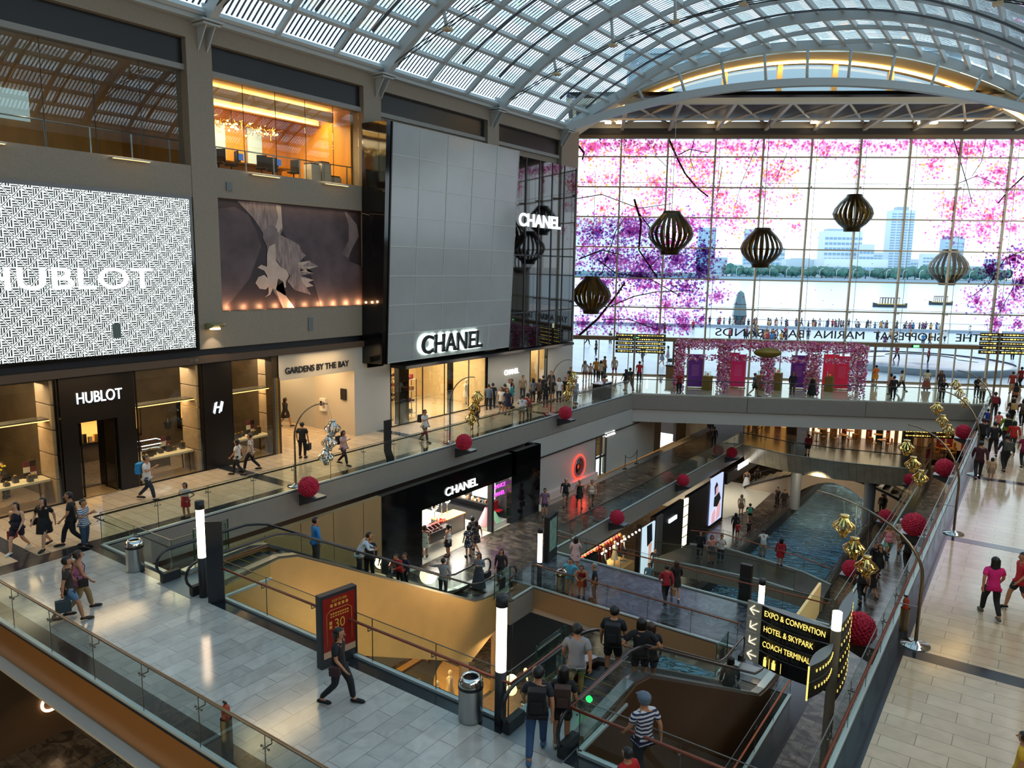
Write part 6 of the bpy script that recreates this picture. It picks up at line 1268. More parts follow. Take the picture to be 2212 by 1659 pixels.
# humped foot bridge with stairs
hbm=mat('hump_bridge','B0A08C',.6); spot('bridge_fill',(-13,60,B1-1.6),(-13,66.5,B2+1),600,WARM2,110,.3); b=MB(); n=24  # the spot is an added fill that brightens the dark hump
pr_=[]
for k in range(n+1):
    f_=k/n; x=-20.5+15*f_; z=B2+.1+2.35*math.sin(math.pi*f_); zl=B2-.7+2.55*max(0,math.sin(math.pi*min(1,max(0,(f_-.22)/.56))))
    pr_.append((x,z,min(zl,z-.5)))
for (x0,z0,l0),(x1,z1,l1) in zip(pr_,pr_[1:]):
    b.add([(x0,66.5,z0),(x1,66.5,z1),(x1,66.5,l1),(x0,66.5,l0),(x0,70,z0),(x1,70,z1),(x1,70,l1),(x0,70,l0)],[(0,1,2,3),(7,6,5,4),(0,4,5,1),(3,2,6,7)])
struct(b,'trim_32',hbm,label='humped stone foot bridge over the canal'); b=MB()
for k in range(n):
    x,z,_q=pr_[k]; b.box((x,66.8,z-.1),(x+.6,70,z+.12)); 
struct(b,'trim_33',mat('stair_grey','9A968E',.5)); b=MB(); b.tube([(x,66.45,z+.05) for x,z,_q in pr_],.07,6); b.tube([(x,66.45,z+1.0) for x,z,_q in pr_],.03,6); struct(b,'trim_34',bmatte)
# dark deck over the canal with its rails
ZD=-8.0; dq=[PZ(1478,1208,ZD),PZ(1560,1208,ZD),PZ(1640,1226,ZD),PZ(1740,1240,ZD),PZ(1800,1262,ZD),PZ(1790,1300,ZD),PZ(1714,1276,ZD),PZ(1638,1252,ZD),PZ(1512,1225,ZD),PZ(1440,1214,ZD)]
dd_=[(p.x,p.y) for p in dq]
dp=[PZ(u,v,ZD) for u,v in ((1490,1176),(1560,1182),(1640,1206),(1735,1236),(1795,1264),(1778,1292),(1714,1276),(1638,1252),(1512,1225),(1412,1206))]
dp2=[(p.x,p.y) for p in dp]
tile(dp2,ZD,mat('dark_deck','3A342C',.3,noise=.4,ns=1.5)); body(dp2,ZD-.8,ZD-.05,mat('deck_side','8A8070',.4,metal=.3))
balustrade([dp[0],dp[1],dp[2],dp[3],dp[4]],'curved glass balustrade with copper rail on the far side of the canal deck',side=-1,rail=mat('copper_rail','9A4A28',.35)); balustrade([dp[9],dp[8],dp[7],dp[6]],'curved glass balustrade on the near side of the canal deck',side=1,rail=dkrail)
st_=MB()
for k in range(14): st_.box((-8.6,33.5+k*.3,B2+.2+k*.17),(-6.9,33.8+k*.3,B2+.37+k*.17))
struct(st_,'trim_35',mat('stair_dark','3A342E',.5))
t=thing('gold_wall_panel',(-7.4,33.2,B1-.6),'cream lit panel beside the lower right gallery rail','panel'); MB().ext([(0,-1.5,-1.8),(0,3.2,-1.2),(0,3.2,.35),(0,-1.5,.3)],(.12,0,0)).build('panel',mat('cream_panel','E8C88C',.5,emit='E8C080',es=.25),t)
t=thing('black_totem',(-9.5,31.9,B1),'black slab totem beyond the slate bridge','sign'); MB().box((-.25,-.12,-.6),(.25,.12,1.6)).build('slab',bmatte,t,bev=.01)
# warm pools of light on the lower galleries
for y in range(4,64,5): spot('downward_light',(-21.5,y,-1.7),(-21.5,y,B1),110,WARM,95,.15)
for y in range(-2,62,5): area('downward_light',(-2.5,y,-1.3),1.2,1.6,32,WARM2)
for y in range(20,90,7): spot('downward_light',(-17.4,y,B1-1.6),(-17.4,y,B2),90,WARM,100,.15)  # spots added in the open void without fixtures, lighting the lowest promenade
for y in range(30,90,10): spot('downward_light',(-7.4,y,B1-1.5),(-7.4,y,B2),70,WARM,100,.15)
spot('water_glow',(-12.3,80,B1-1.7),(-12.6,70,B2),1500,WARM2,120,.3)
# far cafe hall on level B1
for i,(x0,x1,c,e_) in enumerate(((-22,-17.5,'C8904C',1.2),(-16.2,-8.5,'F0D8B8',1.5),(-7.8,-3,'8A6A48',.6),(-2.5,3.5,'D8B070',1.2))):
    o=MB().box((x0,70.5,B1+.02),(x1,70.7,B1+3.2)).build('lit_shopfront',mat('front_lit_%d'%i,c,.5,emit=c,es=e_*.8,noise=.0)); tag(o,['amber lit shop front at the left of the far lower hall','long cream lit shop front in the middle of the far lower hall','dim brown shop front in the far lower hall','gold lit shop front at the right of the far lower hall'][i],'shop front')
    q=MB(); x=x0+.3
    while x<x1-.4: q.cur=rr.randrange(3); q.box((x,70.1,B1+.02),(x+rr.uniform(.15,.6),70.4,B1+rr.uniform(.8,2.4))); x+=rr.uniform(.5,1.2)
    tag(q.build('goods',[mat('goods_black','1C1A1A',.4),mat('goods_tan','9A7048',.5),mat('goods_red','8A2A2C',.5)],o),kind='stuff')
for x in (-25,-17.2,-8.0,1.5): struct(MB().lathe([(.45,0),(.45,4.1)],(x,68.4,B1),16),'trim_36',mat('dark_column','3A3028',.4))
def cafe(x,y,i):
    t=thing('cafe_table',(x,y,B1),'small round table in the dim cafe of the far lower hall','table','cafe tables in the far lower hall'); MB().lathe([(0,.72),(.38,.72),(.38,.75),(0,.75)],(0,0,0),14).build('table_top',org,t); MB().lathe([(.22,0),(.04,.03),(.04,.72)],(0,0,0),10).build('leg',bmatte,t)
    for a in (.5,3.6):
        c=thing('cafe_chair',(x+.6*math.cos(a),y+.6*math.sin(a),B1),'dark wooden chair in the dim cafe of the far lower hall','chair','cafe chairs in the far lower hall',a+math.pi/2+math.pi); MB().box((-.2,-.2,.42),(.2,.2,.46)).build('seat',org,c); MB().box((-.2,.17,.46),(.2,.2,.9)).build('backrest',org,c)
        for sx in (-.17,.17):
            for sy in (-.17,.17): MB().box((sx-.02,sy-.02,0),(sx+.02,sy+.02,.42)).build('leg',org,c)
k=0
for x in (-20,-15,-12.3,-10,-5.5,-3.4):
    for y in (67.0,69.0): cafe(x+rr.uniform(-.4,.4),y+rr.uniform(-.5,.5),k); k+=1
for x in (-18,-11,-4,1): area('hall_lamp',(x,68.3,-1.5),2,3,75,WARM)
# ---------------------------------------------------------------- world outside the glass
pz=tiles('plaza_granite','A9B4C0','98A4B2','7E8894',1.2,.6,R(29),.35,ms=.01,vein=.12,spec=.5)
tile([tuple(F(-60,0,.3))[:2],tuple(F(90,0,.3))[:2],tuple(F(90,0,58))[:2],tuple(F(-60,0,58))[:2]],-.02,pz,.3)
tile([tuple(F(-60,0,58.2))[:2],tuple(F(90,0,58.2))[:2],tuple(F(90,0,70))[:2],tuple(F(-60,0,70))[:2]],-.5,tiles('wood_promenade','B4BAC0','A4ACB4','8A929A',2.,.3,R(29),.4),.3)
rw=MB(); rw.bar(F(-60,.2,58),F(90,.2,58),.5,.45); struct(rw,'trim_37',mat('kerb_pale','8A98A8',.5))
rw=MB(); rw.tube([F(-60,.6,70),F(90,.6,70)],.04,5)
for k in range(0,150,3): rw.bar(F(-60+k,-.5,70),F(-60+k,.6,70),.05,.05,up=FN)
struct(rw,'trim_38',mat('rail_grey','6A7886',.4))
bay=MB().add([F(-900,-2.4,70),F(900,-2.4,70),F(1300,-2.4,1400),F(-1300,-2.4,1400)],[(0,1,2,3)]).build('bay_water',mat('bay_water','C2D4E0',.25,spec=.8,bump=.3,ns=.4)); tag(bay,'wide pale bay water between the promenade and the far city','water',kind='stuff')
# low round basin just outside the doors
bc=PF(1985,800,13); bc.z=0; t=thing('glass_basin',(bc.x,bc.y,0),'wide low round glass basin outside the right hand doors','basin'); MB().lathe([(8.4,0),(8.4,.55),(8.1,.6)],(0,0,0),40).build('rim',mat('basin_rim','8A9AA8',.3),t); MB().lathe([(8.1,.5),(5,.15),(0,.05)],(0,0,0),40).build('bowl',mat('basin_glass','7A7890',.15,noise=.5,ns=.6),t); MB().lathe([(3.2,.9),(5.0,.75),(5.0,.7),(3.0,.8)],(0,0,0),28,ang=3.6).build('sail',mat('white_sail','E4ECF0',.5),t)
gsp=PF(1598,664,70); 
t=thing('glass_lantern_sculpture',(gsp.x,gsp.y,-1),'tall faceted dark teal sculpture at the water edge','sculpture'); MB().lathe([(.7,0),(1.3,2.2),(1.1,4.2),(.6,6.2),(0,6.6)],(0,0,0),6,smooth=False).build('facets',mat('teal_glass','2E5A68',.15,spec=.8),t); MB().lathe([(1.31,2.15),(1.34,2.25)],(0,0,0),6,smooth=False).lathe([(1.11,4.15),(1.15,4.25)],(0,0,0),6,smooth=False).build('seams',bmatte,t)
DF=900.
def at(u,D): # ground point seen at column u, distance D outward beyond the glass
    d=_dir(u,600); d=Vector((d.x,d.y,0)); p0=FW+FN*D; t_=((p0-EYE).dot(FN))/d.dot(FN); return Vector((d.x*t_,d.y*t_,0))
def ht(v,u,D):
    d=_dir(u,v); p0=FW+FN*D; t_=((p0-EYE).dot(FN))/d.dot(FN); return CH+d.z*t_
bank=MB(); a=at(1100,880); b=at(2500,880); bank.bar(a+Vector((0,0,-1.0)),b+Vector((0,0,-1.0)),4,3); struct(bank,'trim_39',mat('sea_wall','8CA0AE',.6))
a=at(1100,905); b=at(2500,905); MB_=MB().add([a+Vector((0,0,.6)),b+Vector((0,0,.6)),b+FN*700+Vector((0,0,.6)),a+FN*700+Vector((0,0,.6))],[(0,1,2,3)]); struct(MB_,'floor',mat('far_ground','7A9090',.8))
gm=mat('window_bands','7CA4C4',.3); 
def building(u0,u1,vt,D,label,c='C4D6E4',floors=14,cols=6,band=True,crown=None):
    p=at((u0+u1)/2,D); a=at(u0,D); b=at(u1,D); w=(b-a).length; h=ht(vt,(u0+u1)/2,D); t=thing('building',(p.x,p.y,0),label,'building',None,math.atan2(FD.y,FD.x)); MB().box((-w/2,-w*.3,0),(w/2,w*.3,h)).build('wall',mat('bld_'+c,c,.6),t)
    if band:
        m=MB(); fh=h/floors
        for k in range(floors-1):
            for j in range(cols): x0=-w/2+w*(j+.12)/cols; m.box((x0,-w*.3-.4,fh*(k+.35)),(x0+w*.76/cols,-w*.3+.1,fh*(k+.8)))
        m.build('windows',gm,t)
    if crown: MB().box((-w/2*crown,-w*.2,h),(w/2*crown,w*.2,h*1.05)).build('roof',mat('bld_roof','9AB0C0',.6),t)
    return t
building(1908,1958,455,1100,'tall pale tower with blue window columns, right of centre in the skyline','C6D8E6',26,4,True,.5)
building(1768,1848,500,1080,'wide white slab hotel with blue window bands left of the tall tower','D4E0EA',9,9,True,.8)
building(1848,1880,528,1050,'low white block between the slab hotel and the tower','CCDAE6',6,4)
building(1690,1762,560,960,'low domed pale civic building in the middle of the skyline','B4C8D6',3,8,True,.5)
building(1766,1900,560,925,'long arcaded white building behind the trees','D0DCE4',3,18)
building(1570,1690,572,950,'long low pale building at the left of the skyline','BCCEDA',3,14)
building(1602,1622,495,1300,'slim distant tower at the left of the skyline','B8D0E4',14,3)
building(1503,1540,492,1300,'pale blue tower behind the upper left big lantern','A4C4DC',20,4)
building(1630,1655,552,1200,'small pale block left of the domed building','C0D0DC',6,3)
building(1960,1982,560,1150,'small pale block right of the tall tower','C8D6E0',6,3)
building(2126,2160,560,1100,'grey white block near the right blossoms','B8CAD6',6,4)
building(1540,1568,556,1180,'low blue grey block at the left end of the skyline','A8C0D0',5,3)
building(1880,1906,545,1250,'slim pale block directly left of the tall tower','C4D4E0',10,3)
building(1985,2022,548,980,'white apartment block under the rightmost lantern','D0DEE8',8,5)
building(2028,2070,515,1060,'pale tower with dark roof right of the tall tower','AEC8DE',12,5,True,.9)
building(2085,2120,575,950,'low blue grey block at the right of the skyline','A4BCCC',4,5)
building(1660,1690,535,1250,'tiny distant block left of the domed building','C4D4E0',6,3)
tg=mat('tree_green','3A6E66',.9,noise=.4,ns=.15)
def tree(u,D,s,v=600,label='round green tree on the far bank of the bay'):
    p=at(u,D); t=thing('tree',(p.x,p.y,.5),label,'tree','trees on the far bank'); b=MB()
    for k in range(9): b.ball((rr.gauss(0,s*.5),rr.gauss(0,s*.3),s*rr.uniform(.5,1.05)),s*rr.uniform(.3,.5),7)
    b.build('crown',tg,t); MB().tube([(0,0,0),(0,0,s*.6)],s*.06,5).build('trunk',mat('trunk_grey','5A5A50',.8),t); return t
for k in range(46): tree(1570+k*13.5+rr.uniform(-4,4),890+rr.uniform(0,15),rr.uniform(7,12.5))
for k,u in enumerate(range(1590,2130,36)):
    p=at(u,884); t=thing('lamp_post',(p.x,p.y,.5),'thin white curved street lamp on the far sea wall','lamp','street lamps on the far sea wall'); MB().tube([(0,0,0),(0,0,9),(1.5,0,11),(4,0,11.5)],.25,5).build('pole',mat('white_pole','DCE6EC',.5),t)
def boat(u,v,D,s,label):
    p=at(u,D); zz=-2.4; t=thing('bumboat',(p.x,p.y,zz),label,'boat',None,math.atan2(FD.y,FD.x)); hull=MB()
    L=s/2; n=8; secs=[]
    for k in range(n+1):
        f_=k/n; x=-L+2*L*f_; w=s*.11*math.sin(math.pi*min(1,max(.06,f_*.9+.08))); zt=.9+.6*abs(f_-.5)**2*4; secs.append([(x,-w,zt),(x,-w*.6,.0),(x,w*.6,.0),(x,w,zt)])
    vs=[q for s_ in secs for q in s_]; hull.add(vs,[(4*k+j,4*k+j+1,4*k+5+j,4*k+4+j) for k in range(n) for j in range(3)]+[(0,1,2,3),(4*n,4*n+3,4*n+2,4*n+1)]+[(4*k,4*k+4,4*k+7,4*k+3) for k in range(n)]); hull.build('hull',mat('hull_dark','2A3440',.5),t)
    MB().box((-L*.8,-s*.1,1.0),(L*.8,s*.1,1.2)).build('stripe',mat('hull_yellow','D8B040',.5),t); MB().box((-L*.55,-s*.09,3.0),(L*.5,s*.09,3.25)).build('canopy',mat('canopy_brown','6A4A3A',.6),t); q=MB()
    for k in range(7): x=-L*.53+k*L*1.0/6.2; q.bar((x,-s*.085,1.1),(x,-s*.085,3.0),.15,.15).bar((x,s*.085,1.1),(x,s*.085,3.0),.15,.15)
    q.build('posts',mat('canopy_brown','6A4A3A',.6),t); return t
def bd_(v,u):
    lo=60.;hi=900.
    for _ in range(30):
        m_=(lo+hi)/2
        p=at(u,m_); d=_dir(u,v); tt=((FW+FN*m_-EYE).dot(FN))/d.dot(FN); z=CH+d.z*tt
        if z>-2.4: lo=m_
        else: hi=m_
    return lo
D1=bd_(664,1928); boat(1928,664,D1,75*(at(1929,D1)-at(1928,D1)).length,'larger wooden bumboat with yellow stripe on the bay'); D2=bd_(659,2038); boat(2038,659,D2,52*(at(2039,D2)-at(2038,D2)).length,'smaller wooden bumboat to the right on the bay')
# ---------------------------------------------------------------- people
SK=[mat('skin_tan','B07A58',.55),mat('skin_fair','C8987A',.55),mat('skin_brown','7A4E36',.55)]
EYEW=mat('eye_white','D8D4CC',.4); EYED=mat('eye_dark','1A1210',.4); LIP=mat('lips','8A4038',.5)
HAIR={'black':mat('hair_black','0E0B0A',.5),'brown':mat('hair_brown','3A2418',.5),'grey':mat('hair_grey','8A8884',.6),'blond':mat('hair_blond','9A7848',.5)}
BASE=dict(pel=(0,0,.93),wai=(0,0,1.06),che=(0,.01,1.26),nkb=(0,0,1.41),nek=(0,.015,1.48),hd=(0,.025,1.57),cr=(0,.02,1.635))
def pose(name):
    P=dict(BASE); lean=0
    L={'stand':((.09,.01),(.1,-.01),0,0),'walk':((.09,.26),(.08,-.28),.03,.05),'walk2':((.08,-.26),(.09,.24),.05,.03)}
    def leg(s,fy,lift,kb):
        x=.09*s; P['hip%d'%s]=(x,0,.88); P['kn%d'%s]=(x*1.05,fy*.45+kb,.49); P['an%d'%s]=(x*1.05,fy-(.03),.085+lift); P['to%d'%s]=(x*1.15,fy+.14,.035+lift*.6)
    def arm(s,el,wr):
        P['sh%d'%s]=(.165*s,0,1.375); P['el%d'%s]=(el[0]*s,el[1],el[2]); P['wr%d'%s]=(wr[0]*s,wr[1],wr[2])
    if name in('stand','phone','lean','point','hips','bend'): leg(1,.03,0,.015); leg(-1,-.02,0,.02)
    elif name in('walk','wphone'): leg(1,.27,.0,.06); leg(-1,-.3,.06,.1)
    elif name=='walk2': leg(1,-.3,.06,.1); leg(-1,.27,.0,.06)
    elif name=='sit':
        for s in(1,-1): P['hip%d'%s]=(.09*s,0,.88); P['kn%d'%s]=(.12*s,.42,.9); P['an%d'%s]=(.12*s,.42,.5); P['to%d'%s]=(.13*s,.58,.46)
    if name in('stand','sit'): arm(1,(.22,-.03,1.1),(.23,.05,.87)); arm(-1,(.22,-.03,1.1),(.23,.06,.86))
    elif name=='walk': arm(1,(.23,-.1,1.12),(.24,-.12,.88)); arm(-1,(.22,.05,1.11),(.21,.2,.92))
    elif name=='walk2': arm(1,(.22,.05,1.11),(.21,.2,.92)); arm(-1,(.23,-.1,1.12),(.24,-.12,.88))
    elif name in('phone','wphone'): arm(1,(.22,.08,1.14),(.1,.3,1.3)); arm(-1,(.22,-.02,1.1),(.23,.06,.87) if name=='wphone' else (.12,.26,1.22))
    elif name=='lean': arm(1,(.24,.14,1.12),(.12,.4,1.08)); arm(-1,(.24,.14,1.12),(.12,.4,1.08)); lean=.22
    elif name=='bend': arm(1,(.22,.2,1.12),(.1,.42,1.04)); arm(-1,(.22,.2,1.12),(.1,.42,1.04)); lean=.3
    elif name=='point': arm(1,(.25,.02,1.12),(.24,.04,.88)); arm(-1,(.38,.12,1.26),(.6,.2,1.22))
    elif name=='hips': arm(1,(.36,-.08,1.12),(.2,.02,1.0)); arm(-1,(.36,-.08,1.12),(.2,.02,1.0))
    for s in(1,-1):
        w=Vector(P['wr%d'%s]); e=Vector(P['el%d'%s]); d=(w-e).normalized(); P['pa%d'%s]=tuple(w+d*.06)
    if lean:
        for k,v in list(P.items()):
            if v[2]>.95 and k[:2] not in('hi',): P[k]=(v[0],v[1]+(v[2]-.95)*lean*1.6,v[2]-(v[2]-.95)*lean*.35)
    return P
def skin(verts,edges,root,sub=1,cleanup=0):
    bm=bmesh.new(); lay=bm.verts.layers.skin.verify(); vs=[]
    for i,(co,r) in enumerate(verts):
        v=bm.verts.new(co); v[lay].radius=(r if isinstance(r,tuple) else (r,r)); v[lay].use_root=(i==root); vs.append(v)
    for a,b in edges: bm.edges.new((vs[a],vs[b]))
    me=bpy.data.meshes.new('tmp'); bm.to_mesh(me); bm.free(); o=bpy.data.objects.new('tmp',me); COL.objects.link(o)
    m=o.modifiers.new('s','SKIN'); m.use_smooth_shade=True; m.branch_smoothing=.3
    if sub: m2=o.modifiers.new('u','SUBSURF'); m2.levels=sub
    bpy.context.view_layer.update(); r=bpy.data.meshes.new_from_object(o.evaluated_get(bpy.context.evaluated_depsgraph_get())); bpy.data.objects.remove(o); bpy.data.meshes.remove(me); return r
def mesh_to(mb,me,ci=0):
    mb.cur=ci; mb.add([v.co for v in me.vertices],[tuple(p.vertices) for p in me.polygons],True)
def finish(name,mb,mats):
    me=bpy.data.meshes.new(name); me.from_pydata([tuple(v) for v in mb.v],[],mb.f)
    for m in mats: me.materials.append(m)
    me.polygons.foreach_set('material_index',mb.mi); me.polygons.foreach_set('use_smooth',mb.sm); me.update()
    b=bmesh.new(); b.from_mesh(me); bmesh.ops.recalc_face_normals(b,faces=b.faces); b.to_mesh(me); b.free(); return me
CACHE={}
def graph(P,keys):
    """keys: list of (a,b,...) chains of (name,radius)"""
    idx={}; vs=[]; es=[]
    for ch in keys:
        pr_=None
        for nm_,r in ch:
            if isinstance(nm_,str): co=P[nm_]; key=nm_
            else: co=nm_; key=tuple(round(c,4) for c in nm_)
            if key not in idx: idx[key]=len(vs); vs.append((co,r))
            i=idx[key]
            if pr_ is not None and pr_!=i: es.append((pr_,i))
            pr_=i
    return vs,es
def lerp(a,b,t): return tuple(a[i]+(b[i]-a[i])*t for i in range(3))
def scaley(me,f=.78,lo=.85,hi=1.46,cy=0.):
    for v in me.vertices:
        if lo<v.co.z<hi and abs(v.co.x)<.2 : pass
    return me
def body_mesh(pn):
    k=('body',pn)
    if k in CACHE: return CACHE[k]
    P=pose(pn); ch=[[('pel',(.135,.1)),('wai',(.12,.09)),('che',(.145,.1)),('nkb',(.075,.065)),('nek',.052),('hd',(.082,.092)),('cr',(.07,.08))]]
    for s in(1,-1):
        h,kn,an,to='hip%d'%s,'kn%d'%s,'an%d'%s,'to%d'%s
        ch.append([('pel',(.135,.1)),(h,.095),(lerp(P[h],P[kn],.5),.078),(kn,.054),(lerp(P[kn],P[an],.35),.056),(an,.034),(to,.03)])
        sh,el,wr,pa='sh%d'%s,'el%d'%s,'wr%d'%s,'pa%d'%s
        ch.append([('che',(.145,.1)),(sh,.058),(lerp(P[sh],P[el],.5),.047),(el,.037),(lerp(P[el],P[wr],.35),.036),(wr,.023),(pa,(.03,.018))])
        w=Vector(P[wr]); p=Vector(P[pa]); d=(p-w).normalized(); sd=d.cross(Vector((s,.2,0))).normalized(); inn=sd.cross(d).normalized()*(-s)
        up=Vector((-s*.6,.5,-.2)); cur=(up-d*up.dot(d)).normalized()
        ac=d.cross(cur).normalized()
        for j,(o_,l) in enumerate(((-.026,.062),(-.009,.072),(.009,.068),(.026,.052))):
            b0=p+ac*o_+d*.018; f1=b0+d*l*.5+cur*.004; f2=b0+d*l*.9+cur*.022
            ch.append([(pa,(.03,.018)),(tuple(b0),.0095),(tuple(f1),.0085),(tuple(f2),.007)])
        b0=w+(p-w)*.4-ac*.028; f1=b0+d*.025-ac*.018+cur*.012; f2=f1+d*.03+cur*.01
        ch.append([(wr,.023),(tuple(b0),.011),(tuple(f1),.0095),(tuple(f2),.0075)])
    vs,es=graph(P,ch); me=skin(vs,es,0,1); mb=MB(); mesh_to(mb,me); bpy.data.meshes.remove(me)
    hd=Vector(P['hd'])
    mb.cur=0; mb.ball(hd+Vector((0,.0,.02)),.09,12,(.84,1.02,1.22)); mb.ball(hd+Vector((0,.035,-.07)),.045,8,(1,1,.8))
    mb.tube([hd+Vector((0,.09,.02)),hd+Vector((0,.115,-.012)),hd+Vector((0,.094,-.024))],[.008,.016,.01],6)
    for s in(1,-1): mb.ball(hd+Vector((s*.078,0,.0)),.024,6,(.4,.8,1.2))
    for s in(1,-1):
        mb.cur=1; mb.ball(hd+Vector((s*.03,.083,.022)),.012,6,(1.2,.5,.8)); mb.cur=2; mb.ball(hd+Vector((s*.03,.089,.022)),.007,6); mb.bar(hd+Vector((s*.018,.09,.045)),hd+Vector((s*.045,.084,.043)),.006,.006)
    mb.cur=3; mb.ball(hd+Vector((0,.088,-.045)),.02,6,(1.2,.4,.4))
    CACHE[k]=finish('person',mb,[SK[0],EYEW,EYED,LIP]); return CACHE[k]
def top_mesh(pn,kind):
    k=('top',pn,kind)
    if k in CACHE: return CACHE[k]
    P=pose(pn); ch=[[((P['pel'][0],P['pel'][1],.855),(.168,.14)),('pel',(.16,.13)),('wai',(.145,.118)),('che',(.168,.125)),('nkb',(.088,.08))]]
    if kind!='vest':
        for s in(1,-1):
            sh,el,wr='sh%d'%s,'el%d'%s,'wr%d'%s
            c=[('che',(.16,.118)),(sh,.074)]
            if kind=='long': c+=[(lerp(P[sh],P[el],.5),.062),(el,.052),(lerp(P[el],P[wr],.5),.047),(lerp(P[el],P[wr],.92),.036)]
            else: c+=[(lerp(P[sh],P[el],.4),.068),(lerp(P[sh],P[el],.75),.064)]
            ch.append(c)
    vs,es=graph(P,ch); me=skin(vs,es,1,1); mb=MB(); mesh_to(mb,me); bpy.data.meshes.remove(me)
    CACHE[k]=finish('shirt',mb,[SK[0]]); return CACHE[k]
def bottom_mesh(pn,kind):
    k=('bot',pn,kind)
    if k in CACHE: return CACHE[k]
    P=pose(pn); mb=MB()
    if kind in('skirt','dress','longskirt'):
        z0={'skirt':.56,'dress':.55,'longskirt':.12}[kind]; zt_=1.06
        sy=abs(P['kn1'][1]-P['kn-1'][1])
        prof=[(.13,zt_),(.165,.93),(.19,.82),(.2+.1*(kind=='longskirt'),z0)]
        vs=[];fs=[];n=16
        for r,z in prof:
            t_=(zt_-z)/(zt_-z0)
            for j in range(n): a=2*math.pi*j/n; wv=1+.05*math.cos(6*a)*t_; vs.append((r*math.cos(a)*wv,(r*.8+sy*.32*t_)*math.sin(a)*wv+.01,z))
        for i in range(len(prof)-1):
            for j in range(n): fs.append((i*n+j,i*n+(j+1)%n,(i+1)*n+(j+1)%n,(i+1)*n+j))
        mb.add(vs,fs,True)
    else:
        ch=[[('wai',(.125,.1)),('pel',(.148,.115))]]
        for s in(1,-1):
            h,kn,an='hip%d'%s,'kn%d'%s,'an%d'%s
            c=[('pel',(.148,.115)),(h,.112),(lerp(P[h],P[kn],.5),.094)]
            if kind=='trousers': c+=[(kn,.072),(lerp(P[kn],P[an],.5),.064),(lerp(P[kn],P[an],.95),.055)]
            else: c+=[(lerp(P[h],P[kn],.85),.088)]
            ch.append(c)
        vs,es=graph(P,ch); me=skin(vs,es,1,1); mesh_to(mb,me); bpy.data.meshes.remove(me)
    CACHE[k]=finish('trousers' if kind in('trousers','shorts') else 'skirt',mb,[SK[0]]); return CACHE[k]
def shoe_mesh(pn,s):
    k=('shoe',pn,s)
    if k in CACHE: return CACHE[k]
    P=pose(pn); a=Vector(P['an%d'%s]); t_=Vector(P['to%d'%s]); mb=MB(); d=(t_-a); h=Vector((a.x,a.y-.03,t_.z)); mb.tube([h+Vector((0,-.025,.01)),h+Vector((0,.02,.022)),(h+t_)/2+Vector((0,0,.018)),t_,t_+Vector((0,.05,-.004))],[.028,.046,.045,.042,.018],8)
    CACHE[k]=finish('shoe',mb,[SK[0]]); return CACHE[k]
def hair_mesh(pn,style):
    k=('hair',pn,style)
    if k in CACHE: return CACHE[k]
    P=pose(pn); hd=Vector(P['hd']); mb=MB(); n=16; m=9; vs=[];fs=[]; c=hd+Vector((0,-.01,.028))
    def keep(q): 
        dy=q.y-c.y; dz=q.z-c.z
        return dz>.052 or dy<.012-(.0 if style=='short' else -.02) and dz>-.065
    ring=[]
    for i in range(m+1):
        ph=math.pi*.72*i/m
        for j in range(n): t_=2*math.pi*j/n; ring.append(c+Vector((.092*math.sin(ph)*math.cos(t_),.108*math.sin(ph)*math.sin(t_),.118*math.cos(ph))))
    for i in range(m):
        for j in range(n):
            q=[ring[i*n+j],ring[(i+1)*n+j],ring[(i+1)*n+(j+1)%n],ring[i*n+(j+1)%n]]
            if keep(sum(q,Vector())/4): fs.append((i*n+j,(i+1)*n+j,(i+1)*n+(j+1)%n,i*n+(j+1)%n))
    mb.add(ring,fs,True)
    if style in('long','pony','bob'):
        zb={'long':-.36,'bob':-.16,'pony':-.1}[style]
        sec=[]
        for z,rx_,ry_ in ((.03,.098,.1),(-.06,.1,.09),(zb*.6,.105,.07),(zb,.085,.045)): sec.append((z,rx_,ry_))
        vs=[];fs=[];n2=10
        for z,rx_,ry_ in sec:
            for j in range(n2+1): a=math.pi+math.pi*j/n2; vs.append(c+Vector((rx_*math.cos(a),ry_*math.sin(a)-.012+ (.0 if z>-.05 else -.01),z)))
            for j in range(n2,-1,-1): a=math.pi+math.pi*j/n2; vs.append(c+Vector((rx_*.8*math.cos(a),ry_*.55*math.sin(a)-.005,z)))
        w_=2*(n2+1)
        for i in range(len(sec)-1):
            for j in range(w_): fs.append((i*w_+j,i*w_+(j+1)%w_,(i+1)*w_+(j+1)%w_,(i+1)*w_+j))
        fs.append(tuple((len(sec)-1)*w_+j for j in range(w_)))
        mb.add(vs,fs,True)
    if style=='pony': mb.tube([c+Vector((0,-.1,.05)),c+Vector((0,-.16,.02)),c+Vector((0,-.17,-.1)),c+Vector((0,-.14,-.24))],[.03,.035,.03,.01],8)
    if style=='cap': mb.ball(c+Vector((0,.01,.035)),.112,14,(.95,1.1,.8)); mb.add([c+Vector(q) for q in ((-.07,.09,.04),(.07,.09,.04),(.055,.17,.025),(-.055,.17,.025),(-.07,.09,.055),(.07,.09,.055),(.055,.165,.035),(-.055,.165,.035))],[(0,1,2,3),(4,5,6,7),(0,4,5,1),(1,5,6,2),(2,6,7,3)])
    CACHE[k]=finish('hair',mb,[SK[0]]); return CACHE[k]
def cm(c): return mat('cloth_'+c,c,.8,noise=.12,ns=9)
def sub(me,nm_,m,parent,lab=None):
    o=bpy.data.objects.new(nm_,me); COL.objects.link(o); o.parent=parent; o.material_slots[0].link='OBJECT'; o.material_slots[0].material=m
    if lab: o['label']=lab
    return o
